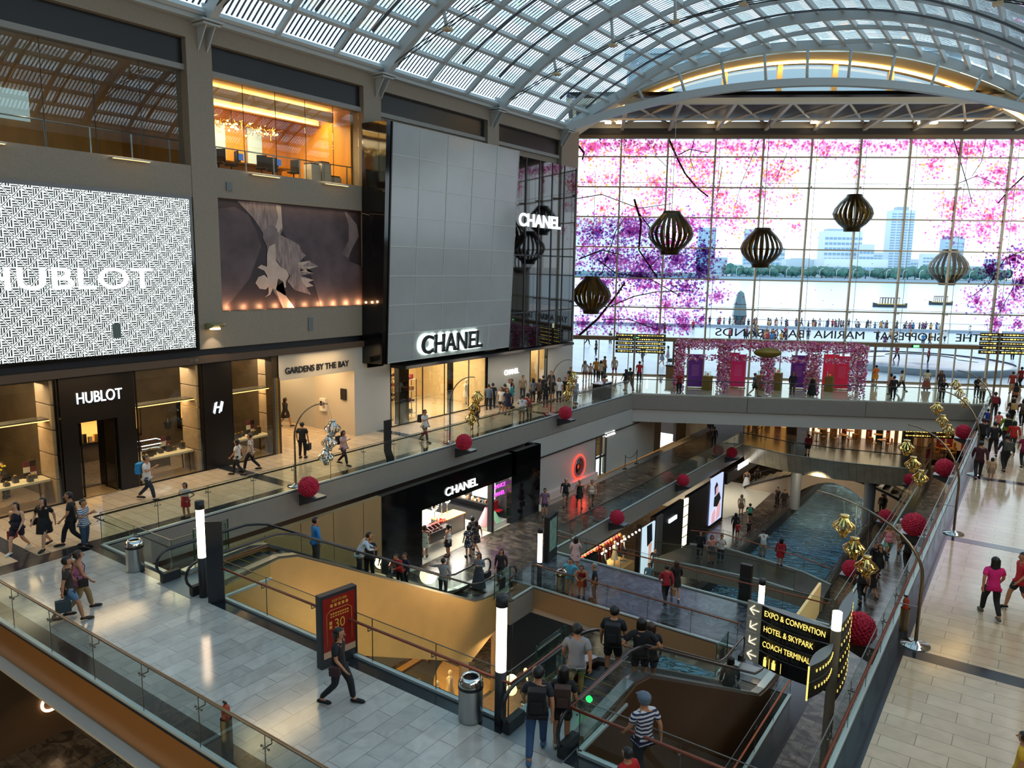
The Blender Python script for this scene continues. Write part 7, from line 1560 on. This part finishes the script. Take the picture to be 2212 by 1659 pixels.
def person(loc,face,label,top,bot,pose_='stand',tk='short',bk='trousers',hair='short',hc='black',sk=0,h=1.68,shoe='1A1A1C',bag=None,group=None,simple=False):
    """face: heading in degrees, 0 looks along +y (away), counter-clockwise"""
    me=body_mesh(pose_); o=bpy.data.objects.new('person',me); COL.objects.link(o); o.location=loc; o.rotation_euler=(0,0,R(face)); s=h/1.69; o.scale=(s*1.16,s*1.14,s)
    o.material_slots[0].link='OBJECT'; o.material_slots[0].material=SK[sk]; tag(o,label,'person',group)
    if pose_=='sit': pass
    tm=top if not isinstance(top,str) else cm(top)
    sub(top_mesh(pose_,tk),'shirt',tm,o); bm2=bot if not isinstance(bot,str) else cm(bot)
    sub(bottom_mesh(pose_,bk),'trousers' if bk in('trousers','shorts') else 'skirt',bm2,o)
    sub(hair_mesh(pose_,hair),'hair' if hair!='cap' else 'cap',HAIR[hc] if hair!='cap' else cm(hc),o)
    if not simple:
        for q in(1,-1): sub(shoe_mesh(pose_,q),'shoe',cm(shoe),o)
    if bag:
        k,c=bag; P=pose(pose_)
        if k=='back':
            b=MB(); b.box((-.14,-.3,1.02),(.14,-.13,1.42)).box((-.1,-.34,1.05),(.1,-.3,1.25)); x=b.build('backpack',cm(c),o,bev=.03)
        elif k=='side':
            b=MB(); b.box((.2,-.06,.8),(.3,.14,1.0)); x=b.build('shoulder_bag',cm(c),o,bev=.02); MB().tube([(.25,.04,1.0),(.1,.12,1.3),(-.08,.04,1.45),(-.12,-.1,1.38),(.2,-.05,1.0)],.009,4).build('strap',cm(c),x)
        elif k=='hand':
            w=Vector(P['pa1']); b=MB(); b.box((w.x-.06,w.y-.15,w.z-.42),(w.x+.06,w.y+.15,w.z-.12)); x=b.build('carrier_bag',cm(c),o,bev=.01); MB().tube([(w.x,w.y-.08,w.z-.12),(w.x,w.y,w.z-.02),(w.x,w.y+.08,w.z-.12)],.006,4).build('bag_handle',cm(c),x)
    return o
def strp(name,c1,c2,sc=18,axis='Z'):
    if name in MATS: return MATS[name]
    m=mat(name,c1,.8); n=m.node_tree; b=n.nodes['Principled BSDF']; t=n.nodes.new('ShaderNodeTexCoord'); w=n.nodes.new('ShaderNodeTexWave'); w.bands_direction=axis; w.inputs['Scale'].default_value=sc/6; r=n.nodes.new('ShaderNodeValToRGB'); r.color_ramp.interpolation='CONSTANT'
    r.color_ramp.elements[0].color=(*hx(c1),1); r.color_ramp.elements[1].color=(*hx(c2),1); r.color_ramp.elements[1].position=.5; n.links.new(t.outputs['Object'],w.inputs[0]); n.links.new(w.outputs[0],r.inputs[0]); n.links.new(r.outputs[0],b.inputs['Base Color']); return m
def prt(name,c1,c2,sc=14):
    if name in MATS: return MATS[name]
    m=mat(name,c1,.8); n=m.node_tree; b=n.nodes['Principled BSDF']; t=n.nodes.new('ShaderNodeTexCoord'); w=n.nodes.new('ShaderNodeTexVoronoi'); w.inputs['Scale'].default_value=sc; r=n.nodes.new('ShaderNodeValToRGB'); r.color_ramp.interpolation='CONSTANT'
    r.color_ramp.elements[0].color=(*hx(c2),1); r.color_ramp.elements[1].color=(*hx(c1),1); r.color_ramp.elements[1].position=.35; n.links.new(t.outputs['Object'],w.inputs[0]); n.links.new(w.outputs['Distance'],r.inputs[0]); n.links.new(r.outputs[0],b.inputs['Base Color']); return m
# camera looks about 35 deg to the left of +y: face 35 = back to the camera, face 215 = towards it
G0=lambda u,v:PZ(u,v,0.); G1=lambda u,v:PZ(u,v,B1); G2=lambda u,v:PZ(u,v,B2)
# near bridge and foreground
o=person(G0(733,1520),-65,'woman in black walking past the red poster stand, hand swinging','121216','15151A','walk2','short','trousers','bob',h=1.7,bag=('side','3A2024'),shoe='0E0E10')
person(G0(152,1342),205,'man in dark brown shirt and denim shorts walking, floral bag in hand','2E241E','5A7A9A','walk','short','shorts','short',h=1.72,bag=('hand','2A3A40'),shoe='3A2A20').rotation_euler[2]=R(-20)
person(G0(176,1322),-15,'woman in pink tank top and khaki trousers beside the man in brown','C07898','8A7048','walk2','vest','trousers','pony','brown',h=1.68,bag=('side','1C1416'))
person(G0(42,1192),215,'woman in navy playsuit carrying a red bag, at the far left','141A2C','141A2C','walk','vest','shorts','long',sk=1,h=1.62,shoe='D8D4CC',bag=('hand','8A1A20'))
person(G0(100,1184),210,'woman in a black dress walking beside the woman in navy','101014','101014','walk2','short','dress','long',sk=1,h=1.68,bag=('side','0E0E10'))
person(G0(158,1180),150,'man in black with a dark cap strolling behind the striped man','101218','14161C','walk','short','trousers','short',h=1.8)
person(G0(185,1183),-60,'man in a striped blue shirt and jeans leaning to take a picture',strp('stripe_blue','2E4A70','C8CCD4',30),'2A4058','phone','short','trousers','short',h=1.6)
person(G0(320,1080),-50,'man in a white shirt with a bright blue backpack looking at his phone','C8C8C8','1E2838','wphone','short','trousers','short',h=1.76,bag=('back','1478B4'))
person(PX(403,1120,-24.5)*1.0,200,'child in a white top and red skirt leaning back against the glass rail','C8C0B8','A01820','hips','short','skirt','bob',sk=0,h=1.3).location=G0(403,1118)
person(G0(515,1027),125,'woman in a white top with a black shoulder bag by the corner window','D0C8BC','14141A','walk','short','trousers','bob',h=1.6,bag=('side','101014'))
person(G0(543,1017),130,'man in a print shirt carrying a blue bag by the corner window',prt('print_grey','B8B0A4','3A3A3C'),'14141A','walk2','short','trousers','short',h=1.68,bag=('side','2038A8'))
person(G0(654,990),30,'man dressed all in black beside the silver lanterns, bag in hand','0C0C10','0E0E12','stand','short','trousers','short',h=1.74,bag=('hand','0C0C10'))
person(G0(617,922),-10,'woman in a black coat and skirt walking into the corridor','121014','121014','walk','long','dress','long',h=1.66)
person(G0(742,1005),-75,'woman with a large dark backpack and pink top holding up her phone','C8A0A0','101218','wphone','short','trousers','long',h=1.62,bag=('back','14161E'))
person(G0(917,955),-85,'man in a white shirt and grey trousers walking with his phone raised','D0D0CC','54524C','wphone','short','trousers','short',h=1.72,bag=('back','101014'))
person(G0(1027,925),205,'woman in a dark outfit running near the cream shop','1A1416','2A1A18','walk','long','skirt','pony',h=1.62)
for (u,v,f,c1,c2,po,tk,bk,ha,l) in ((1055,885,20,'5A6A7A','14141A','stand','long','trousers','short','person in a grey jacket at the left of the queue'),(1064,882,30,'101014','14141A','stand','short','trousers','short','tall person in black at the left of the queue'),(1090,884,35,'4A3020','24303C','stand','short','shorts','short','person in brown and denim shorts in the queue'),
 (1096,896,200,'0E1A38','0E1A38','stand','short','dress','long','woman in a navy dress facing away in the queue'),(1083,893,190,'C8C8C4','28303C','stand','short','shorts','long','woman in a white top and denim shorts in the queue'),(1100,872,215,'D0D0D0','5A5A5C','stand','short','trousers','short','man in a white shirt at the back of the queue'),(1105,871,150,'201C1C','1A1A1C','stand','long','trousers','short','man in a black jacket at the back of the queue'),
 (1129,862,200,'8A7A60','3A3A38','stand','short','trousers','short','man in a beige shirt standing alone by the white wall'),(1105,880,300,'2A8A8A','1A1A1C','stand','long','trousers','long','woman in a teal hooded top in the queue'),(1127,913,30,'B8C0C8','8A7250','lean','short','shorts','short','man in a pale shirt and khaki shorts leaning on the left gallery rail'),
 (1143,908,60,'8A2018','101014','lean','short','trousers','pony','woman in a red top leaning on the left gallery rail'),(1151,869,60,'6A7078','2A2A30','stand','short','trousers','long','woman in a grey top right of the rail leaners'),(1164,870,330,'5A4A44','1A1A20','stand','long','trousers','bob','woman in a brown coat in the middle of the crowd'),(1173,862,20,'14141A','14141A','stand','long','trousers','short','man in black at the back of the crowd'),
 (1192,868,190,'14141A','4A4A50','stand','short','shorts','short','man in black with grey shorts among the crowd'),(1190,850,200,'24242C','24242C','stand','long','trousers','short','man in charcoal at the back of the crowd, right'),(1207,868,215,'D8D8D8','24303C','stand','short','trousers','long','woman in a striped white top near the gold lanterns'),(1220,866,200,'101014','8A7A60','stand','short','shorts','short','man in black and khaki shorts near the gold lanterns'),
 (1242,872,250,'8A9098','2A3038','stand','short','trousers','short','heavy man in a grey shirt walking by the gold lanterns'),(1232,840,200,'0E0E12','14141A','stand','short','trousers','short','man in a black printed shirt behind the gold lanterns'),(1178,880,40,'101014','14141A','stand','long','trousers','long','woman in black in front of the arched pole')):
    person(G0(u,v),f,l,c1,c2,po,tk,bk,ha,h=1.66,simple=False,bag=('side','1A1A20') if 'grey top' in l else None)
# foreground right
person(G0(1158,1632),30,'man in a charcoal polo and blue jeans with a sling bag in the foreground','1C1F26','2A4A70','walk','short','trousers','short',h=1.8,bag=('back','0C0D10'),shoe='3A5A80')
person(G0(1212,1612),30,'woman in a black top and brown shorts with a small backpack in the foreground','0C0C0F','2A2018','stand','short','shorts','long',h=1.66,bag=('back','3A2620'),shoe='B8B4A8')
EX=-7.2
person((-7.3,13.0,0),30,'man in a grey T-shirt and khaki shorts stepping onto the escalator','8A8A8E','9A8468','walk','short','shorts','short',h=1.8,shoe='101014')
person((-7.45,15.0,-.45),20,'tall man in a black T-shirt and shorts on the descending escalator','0E1016','0C0D12','stand','short','shorts','short',h=1.85,bag=('back','101218'))
person((-6.95,16.0,-1.0),40,'woman in black with short brown hair on the descending escalator','101116','28405A','stand','short','shorts','bob','brown',h=1.74)
person((-6.75,15.0,-.45),30,'person in black with hands on hips on the descending escalator','0C0D12','0C0D12','hips','short','shorts','bob',h=1.75)
person((-6.85,22.0,-4.45),30,'person in a black coat with a round bag near the escalator foot','101014','3A3428','stand','long','trousers','bob',h=1.7,bag=('hand','101014'))
cap_m=person(G0(1385,1690),60,'man in a navy, red and white striped polo with a grey flat cap',strp('stripe_polo','1A2248','C8C8CC',26),'14161C','walk','short','trousers','cap','5A6878',h=1.72)
person(G0(1350,1790),70,'boy in a red polo shirt at the bottom edge of the picture','B01418','14161C','stand','short','trousers','short',h=1.45)
person(G0(2137,1332),20,'woman in a bright pink top and black leggings on the right gallery','D81E78','101014','walk2','short','trousers','long',h=1.68,shoe='54524C')
person(G0(2198,1318),120,'boy in a red T-shirt and dark shorts at the right edge','C0202C','24262C','walk','short','shorts','short',h=1.66)
person(G0(2196,1742),80,'girl in a yellow T-shirt cut off by the bottom right corner','D0A830','3A3A40','stand','short','trousers','pony',h=1.4)
for (u,v,f,c1,c2,po,tk,bk,ha,b_,hh,l) in ((2111,1035,10,'3A0E18','1A1E28','walk','long','trousers','short',None,1.75,'man in a maroon shirt holding a small girl by the hand'),(2139,1038,10,'B89878','8A7060','stand','short','skirt','bob',None,1.05,'small girl in a beige dress held by the hand'),(2168,1018,20,'24282C','14161C','walk','long','trousers','short',('back','4A4C48'),1.75,'man with a patterned grey backpack gesturing with his left hand'),
 (2143,985,10,'101218','14161C','walk2','long','trousers','short',None,1.78,'man in a black hooded jacket behind the maroon shirt'),(2118,972,30,'101014','14161C','walk','long','trousers','short',None,1.7,'person in black close to the right gallery rail'),(2130,930,10,'1A3A8A','7A1420','walk','short','shorts','short',None,1.3,'boy in a blue shirt and red shorts in the crowd'),(2170,960,15,'8A9A1C','14161C','walk','long','trousers','short',('back','101014'),1.7,'man in a yellow green top with a black backpack'),
 (2185,975,10,'B02018','3A3A40','walk','long','trousers','bob',None,1.62,'woman in a red top in the middle of the right crowd'),(2145,905,10,'22262E','1A1C22','stand','long','trousers','short',('back','8A1A24'),1.74,'man with a red panelled backpack near the plaza corner'),(2183,918,20,'14141A','14141A','walk','short','trousers','long',('back','B89868'),1.66,'woman with a tan and black striped backpack'),(2206,920,10,'4A4A44','14141A','walk','short','trousers','bob',('back','5A4A3A'),1.66,'woman in a khaki top with a brown backpack'),
 (2190,876,10,'C87850','101014','walk','short','shorts','long',('back','14161C'),1.66,'woman in an orange top waving a small red flag'),(2184,850,10,'A03028','A8906A','stand','short','trousers','short',None,1.72,'man in a red shirt and beige trousers near the glass doors'),(2209,1010,10,'8A1040','14161C','walk','short','trousers','bob',('side','101014'),1.66,'woman in a magenta top at the right edge of the crowd'),(2154,935,15,'D87068','3A3A40','stand','short','trousers','short',None,1.25,'child in a coral top in the right crowd'),(2108,858,200,'14141A','14141A','lean','long','trousers','long',None,1.65,'woman in black sitting at the plaza corner rail')):
    person(G0(u,v),f,l,c1,c2,po,tk,bk,ha,bag=b_,h=hh)
# far plaza
for (u,v,f,c1,c2,po,tk,bk,ha,hh,l) in ((1263,823,200,'B8B0A8','7A2028','stand','short','shorts','long',1.66,'woman in a pale top with a shoulder bag by the left doors'),(1275,821,200,'C8A890','24242C','stand','short','shorts','short',1.4,'child in a peach top by the left doors'),(1287,819,30,'D8901C','14141A','stand','short','trousers','short',1.75,'man in an orange top by the left doors'),(1297,822,30,'C8B090','101014','stand','short','trousers','bob',1.66,'woman in a cream top by the left doors'),(1305,813,330,'B88850','24303C','stand','long','trousers','short',1.72,'person in a tan jacket by the left doors'),
 (1327,814,200,'C8C0A0','6A1420','walk','short','shorts','short',1.7,'person in a striped top and maroon shorts by the left doors'),(1351,845,60,'14161C','3A3028','walk','short','shorts','long',1.66,'woman in black walking beside the left signpost'),(1360,844,60,'14161C','4A4034','walk2','short','trousers','short',1.74,'man in black beside the left signpost post'),(1380,826,20,'C01C20','1A2030','stand','short','trousers','short',1.72,'man in a red shirt with a black bag near the left doors'),(1308,858,60,'2A1418','14141A','lean','vest','trousers','bob',1.6,'woman leaning on the rail in front of the black counter'),
 (1466,850,200,'A01828','14141A','lean','short','trousers','short',1.68,'man in a red top leaning on the far rail left of the pergola'),(1565,838,200,'D8D0C8','14141A','stand','short','shorts','short',1.65,'person in a pale top and black shorts inside the pergola'),(1628,857,-60,'1A4A6A','14141A','walk','short','shorts','short',1.74,'person in a blue shirt striding in front of the pergola'),(1567,800,20,'14141A','14141A','stand','long','trousers','short',1.75,'man in black behind the pergola'),(1711,852,200,'14161C','4A3A30','stand','long','trousers','bob',1.7,'person in black at the second purple banner'),
 (1743,845,200,'8A1420','8A1420','stand','short','dress','long',1.66,'woman in a red dress at the second purple banner'),(1753,856,190,'0E0E12','0E0E12','stand','vest','longskirt','long',1.66,'woman in a long black dress in front of the pergola'),(1890,833,40,'D86A1C','D8901C','phone','short','dress','short',1.68,'woman in an orange patterned dress right of the pergola'),(1928,863,30,'14141A','14141A','stand','long','trousers','short',1.74,'man in a black suit near the far rail'),(1922,852,60,'D88868','24242C','stand','vest','trousers','bob',1.6,'woman in a peach top beside the man in the suit'),
 (1945,845,-60,'D8D0BC','101014','walk','short','trousers','bob',1.64,'woman in a white blouse and black trousers on the far plaza'),(2000,843,20,'D8CCA0','8A4A38','stand','short','longskirt','bob',1.66,'woman in a cream top and rust skirt on the far plaza'),(2033,867,200,'0E1014','24302C','lean','long','trousers','short',1.72,'man in black leaning on the far rail near the arched pole'),(2030,845,200,'4A3028','14141A','stand','long','trousers','long',1.66,'woman in brown standing behind the far rail'),(2120,868,200,'C8BCA8','3A3A38','phone','short','trousers','short',1.72,'man in a white shirt taking a photo near the right signpost'),
 (2203,838,30,'8A1420','14141A','walk','short','trousers','short',1.72,'person in dark red at the far right doors')):
    person(G0(u,v),f,l,c1,c2,po,tk,bk,ha,h=hh)
# gold escalator riders: feet on the slope
def esc1(y): k=y-11.5; return 0 if k<2.9 else max(-5.2,-(k-2.9)*5.2/9.7)
for (u,x,y,f,c1,c2,po,tk,bk,ha,l) in ((0,-19.4,16.3,-20,'2A78B8','4A4440','point','long','trousers','short','man in a blue shirt stretching his arm along the gold escalator rail'),(0,-19.0,17.9,-40,'B4C4D4','2E2C30','bend','long','trousers','short','man in a white shirt reading on the gold escalator'),(0,-19.5,18.9,200,'141418','1A1A1E','stand','long','trousers','cap','person in black with a cap on the gold escalator'),(0,-19.0,20.0,180,'A81418','1A1A20','lean','long','trousers','short','child in a red jacket on the gold escalator'),(0,-19.4,20.7,170,'101830','1A1A20','stand','long','trousers','short','man in a navy jacket behind the child in red'),
 (0,-19.4,23.0,20,'8A8E94','3A3A40','point','long','trousers','short','man in a grey sweater on the lower gold escalator'),(0,-19.5,25.6,190,'7A828C','3A4048','phone','long','longskirt','long','woman in a grey shawl reading a brochure at the escalator foot'),(0,-19.0,26.6,200,'2A2226','4A3828','stand','long','trousers','long','woman in a dark cardigan at the escalator foot')):
    o=person((x,y,esc1(y)-.02),f,l,c1,c2,po,tk,bk,ha,'3A3A3C' if ha=='cap' else 'black',h=1.72 if 'child' not in l else 1.45)
# level B1
for (u,v,f,c1,c2,po,tk,bk,ha,hc_,hh,l) in ((917,1204,30,'C8CCB4','C8CCB4','stand','vest','dress','bob','brown',1.66,'woman in a pale green dress at the make-up table'),(968,1202,100,'D0D0CC','101014','stand','vest','skirt','bob','black',1.66,'woman in a white top and black skirt in the cosmetics shop'),(853,1178,130,'101014','101014','walk','long','trousers','long','black',1.66,'woman in black walking at the left of the cosmetics shop'),(845,1172,200,'D88878','3A3A40','stand','short','shorts','short','black',1.6,'person in pink at the left of the cosmetics shop'),(1012,1203,60,prt('print_bw','1A1E28','C8C8CC'),prt('print_bw','1A1E28','C8C8CC'),'stand','short','dress','bob','black',1.64,'woman in a black and white floral dress outside the cosmetics shop'),
 (1028,1192,80,prt('print_dark','141418','6A5A50'),prt('print_dark','141418','6A5A50'),'walk','short','dress','long','black',1.66,'woman in a dark floral dress with a shoulder bag outside the cosmetics shop'),(1020,1180,70,'2A2A30','3A3A40','stand','short','trousers','bob','black',1.6,'third woman behind the floral dresses'),(1176,1116,215,'6A5070','3A4050','stand','short','shorts','short','black',1.7,'man in a mauve T-shirt carrying a white bag on the lower level'),(1221,1092,215,'181A20','6A6050','walk','short','shorts','short','grey',1.7,'bald man in black walking past the red ring'),(1251,1094,215,'0E0E12','0E0E12','walk2','vest','dress','short','blond',1.68,'woman in a black dress walking past the red ring'),(1277,1094,215,'C8B8A8','6A5A48','walk','vest','shorts','short','brown',1.68,'woman in a white top and shorts walking past the red ring'),
 (1230,1285,190,'4AA0C0','8A8A70','hips','short','shorts','short','black',1.7,'man in a sky blue T-shirt with hands on hips on the slate bridge'),(1256,1290,200,'8A1418','8A1418','lean','vest','dress','pony','black',1.62,'woman in a red dress looking down over the slate bridge rail'),(1283,1298,120,'14202E','2A4458','stand','short','trousers','short','grey',1.72,'grey haired man in a navy shirt on the slate bridge'),(1242,1232,20,'C8A8A8','C8A8A8','phone','long','dress','long','black',1.66,'woman in a pale pink coat with a red bag on the slate bridge'),(1437,1300,40,'A02430','14161C','walk','long','trousers','short','black',1.68,'person in a red hooded jacket carrying a paper bag on the slate bridge'),(1458,1290,30,'1A1416','1A1416','walk2','long','dress','long','brown',1.68,'woman in a dark coat and white shoes on the slate bridge'),
 (1541,965,10,'24242C','14141A','stand','long','trousers','short','black',1.68,'distant person in dark clothes on the lower left gallery'),(1537,930,20,'2A2A40','24242C','walk','short','trousers','short','black',1.68,'distant person walking at the end of the lower left gallery'),(1744,983,30,'8A1424','2A1A18','stand','long','skirt','short','black',1.66,'person with a red jacket standing on the curved metal bridge'),(1858,1298,30,'1A1C24','24242C','walk','short','trousers','short','black',1.74,'man in black walking with a woman on the lower right gallery'),(1880,1290,40,'14161C','14161C','walk2','short','skirt','bob','black',1.62,'woman in black with a green bag on the lower right gallery'),
 (1888,1245,220,'101014','3A3A40','stand','long','trousers','short','black',1.72,'man in a black jacket hugging someone on the lower right gallery'),(1896,1248,200,'0C0C10','0C0C10','walk','long','skirt','long','black',1.66,'woman in a short black dress on the lower right gallery'),(1916,1204,200,'D88A98','7AB090','walk','vest','shorts','long','blond',1.72,'blonde woman in a pink floral top and green shorts'),(1942,1190,200,'C8C0B0','8A6A4A','walk','short','shorts','cap','D8D0C0',1.74,'man in a white cap and shirt under the right brackets'),(1957,1228,20,'101014','101014','walk','short','trousers','short','black',1.72,'man in black walking away on the lower right gallery'),(2005,1005,200,'8A1420','8A1420','stand','vest','dress','long','black',1.66,'woman in a red dress below the right gallery, far')):
    person(G1(u,v),f,l,c1,c2,po,tk,bk,ha,hc_,h=hh,bag=('hand','8A6840') if 'paper bag' in l else (('hand','D8D8D0') if 'white bag' in l else None),shoe='C8C4BC' if 'white shoes' in l else '1A1A1C')
# canal level
for (u,v,z,f,c1,c2,po,tk,bk,ha,l) in ((1511,1205,ZD,200,'101014','14141A','stand','long','trousers','bob','person in black with a beige headscarf on the canal deck'),(1535,1215,ZD,210,prt('print_peach','C07868','D8B8A8'),'3A3A40','stand','short','dress','bob','woman in a peach floral dress on the canal deck'),(1556,1213,ZD,190,'C8C8C0','24303C','phone','short','trousers','short','person in a white shirt on the canal deck'),(1647,1203,ZD,20,'B8C4C8','C8C4B8','lean','short','shorts','short','man in a pale shirt and white shorts leaning over the canal'),(1684,1222,ZD,20,'9A1420','9A1420','stand','long','dress','long','woman in a short red dress at the canal deck rail'),
 (1600,1112,B2,210,'D0BCA0','8A6A54','stand','short','skirt','bob','woman in a beige dress on the canal promenade'),(1618,1133,B2,20,'14181C','C0A888','walk','short','shorts','short','man with a green backpack on the canal promenade'),(1587,1155,B2,20,'14141A','3A2A28','stand','long','trousers','long','woman in black on the canal promenade with a child'),(1592,1162,B2,20,'A82028','24242C','stand','short','shorts','short','small child in red on the canal promenade'),(1617,1158,B2,30,'241418','14141A','stand','short','trousers','short','child in dark clothes by the bar railing'),(1678,1094,B2,150,'101014','14181E','stand','short','trousers','short','man in black at the canal railing, left of the column'),(1693,1100,B2,200,'0E0E12','101014','stand','long','trousers','short','second man in black at the canal railing'),
 (1612,1053,B2,200,prt('print_bw','1A1E28','C8C8CC'),'C8C8CC','walk','vest','longskirt','bob','woman in a long patterned dress outside the white floored shop'),(1635,1046,B2,20,'2A1A1C','14141A','stand','short','trousers','short','distant man in dark clothes near the curved bridge'),(1903,1110,B2,30,'101014','14141A','stand','long','trousers','short','person in black beside the right canal column'),(1413,1240,-9.6,200,'1A1C30','1A1C28','sit','short','trousers','short','man in navy on the stairs near the orange lit shop'),(1400,1275,-9.6,210,'6A8898','3A5868','sit','short','trousers','short','person in blue grey sitting on the stairs near the orange lit shop')):
    person(PZ(u,v,z),f,l,c1,c2,po,tk,bk,ha,h=1.68 if 'child' not in l or 'with a' in l else 1.2,bag=('back','3A8A70') if 'green backpack' in l else None)
# staff and shoppers behind glass
person((-31.2,31.9,0),-40,'shop assistant in black with a pink scarf inside the cream shop','141418','141418','phone','long','trousers','short',h=1.72); person((-31.6,33.5,0),0,'second assistant in dark clothes inside the cream shop','2A2018','141418','stand','long','trousers','short',h=1.7)
person((XF-2.4,11.9,0),120,'man in a dark suit bending at the flowers in the leftmost window','2A241C','2A241C','bend','long','trousers','short',h=1.74); person((XF-1.9,13.5,0),-60,'person in black standing inside the watch shop door','101014','101014','stand','long','trousers','short',h=1.72)
mannequin((-30.3,38.2,.15),R(-80),'white mannequin in a pale outfit in the cream shop window','E8DCC8')
# people outside on the plaza and promenade
gcol=['2A70A8','1A2A48','A8303C','D0D0D0','3A4A5A','C89048','6A3A6A','1A1C24']; nm_c=['blue','navy','red','white','slate','ochre','purple','black']
def outside(p,i,f,h=1.66,po='stand',ha='short',bk='trousers',zone='promenade beyond the glass wall'):
    c=i%8; person(p,f,'person in a %s top on the %s'%(nm_c[c],zone),gcol[c],['1A2030','2A3444','3A3A40'][i%3],po,'short',bk,ha,h=h,simple=True,group='distant %s topped people on the %s'%(nm_c[c],zone))
ro=random.Random(11)
for k in range(84):
    u=1545+k*7.0+ro.uniform(-5,5) if k<72 else ro.uniform(1560,2100); s_=PF(u,720,62); p=F((s_-FW).dot(FD),-.5,ro.uniform(61,65) if k%3 else ro.uniform(66,69.5)); outside(p,ro.randrange(8),ro.uniform(0,360),po=ro.choice(['stand','stand','phone','walk']),ha=ro.choice(['short','bob']))
for k in range(34):
    u=ro.choice((ro.uniform(1560,1780),ro.uniform(1800,2130),ro.uniform(1640,1690))); s_=PF(u,720,35); p=F((s_-FW).dot(FD),0,ro.uniform(30,43)); outside(p,ro.randrange(8),ro.uniform(0,360),po=ro.choice(['stand','walk','walk2']),zone='plaza beyond the lettering')
for i,(u,v,l,c1,c2,ha) in enumerate(((1287,770,'woman in black walking outside behind the left doors','14141A','2A3A50','long'),(1268,746,'couple member in dark trousers outside the left doors','2A3040','14141A','short'),(1318,745,'person in dark clothes outside above the left signpost','24242C','24242C','short'),(1429,790,'woman in a grey dress with a pram outside the glass','8A8E98','8A8E98','long'),(1442,784,'girl in a pale dress outside the glass','A8A0A8','A8A0A8','long'),(1388,784,'person in shorts outside behind the left signpost','3A3444','3A3444','short'),(1435,722,'dark figure strolling far outside on the left plaza','14141A','14141A','short'),(1936,780,'person in maroon walking outside beyond the right doors','6A1A2A','1A2030','short'),(2004,786,'person in maroon striding outside near the round basin','7A1A28','1A2434','short'),(2186,780,'person in a patterned top outside behind the right signpost','3A4A5A','14141A','short'),(1497,715,'small figure in red crouching on the plaza outside','B03030','24242C','short'),(2094,728,'person in white walking on the plaza near the blossoms','D8D8E0','5A6A8A','short'))):
    p=PZ(u,v,0); person(p,ro.uniform(0,360),l,c1,c2,'walk' if i%2 else 'stand','short','dress' if 'dress' in l else 'trousers',ha,simple=True)
pp=PZ(1436,792,0); t=thing('pram',pp+FD*.6,'dark pram pushed by the woman in grey outside the glass','pram'); MB().box((-.3,-.25,.45),(.3,.25,.8)).build('seat',bmatte,t,bev=.06); b=MB()
for x in(-.3,.3):
    for y in(-.22,.22): b.tube([(x,y-.03,.12),(x,y+.03,.12)],.12,10); b.bar((x,y,.12),(x*.7,y,.5),.03,.03)
b.build('wheels',bmatte,t)
# ---------------------------------------------------------------- gallery lights and added fill lights
for y in range(0,66,6): area('gallery_light',(3.0,y,7.3),1.2,2.5,60,WARM2)  # area lights added to brighten the right gallery floor, no fixture above
for y in (2,8,14,17.5,21.5,25.5): area('gallery_light',(XF+.9,y,4.75),1.2,2.5,55,WARM)
for y in (32,36,41,46): area('gallery_light',(-28.0,y,3.7),.6,2.5,45,WARM2)
area('fascia_fill',(-14,2.5,-2.5),16,1.5,130,WARM,rot=(R(115),0,0))  # added area light that warms the near bridge fascia from below
for x,y in ((-15,25),(-13,19),(-14,15.5)): spot('cladding_fill',(x,y,B1+.2),(-18.4,18.5,-2.6),230,WARM,110,.4)  # spots added in open air to brighten the escalator's gold cladding
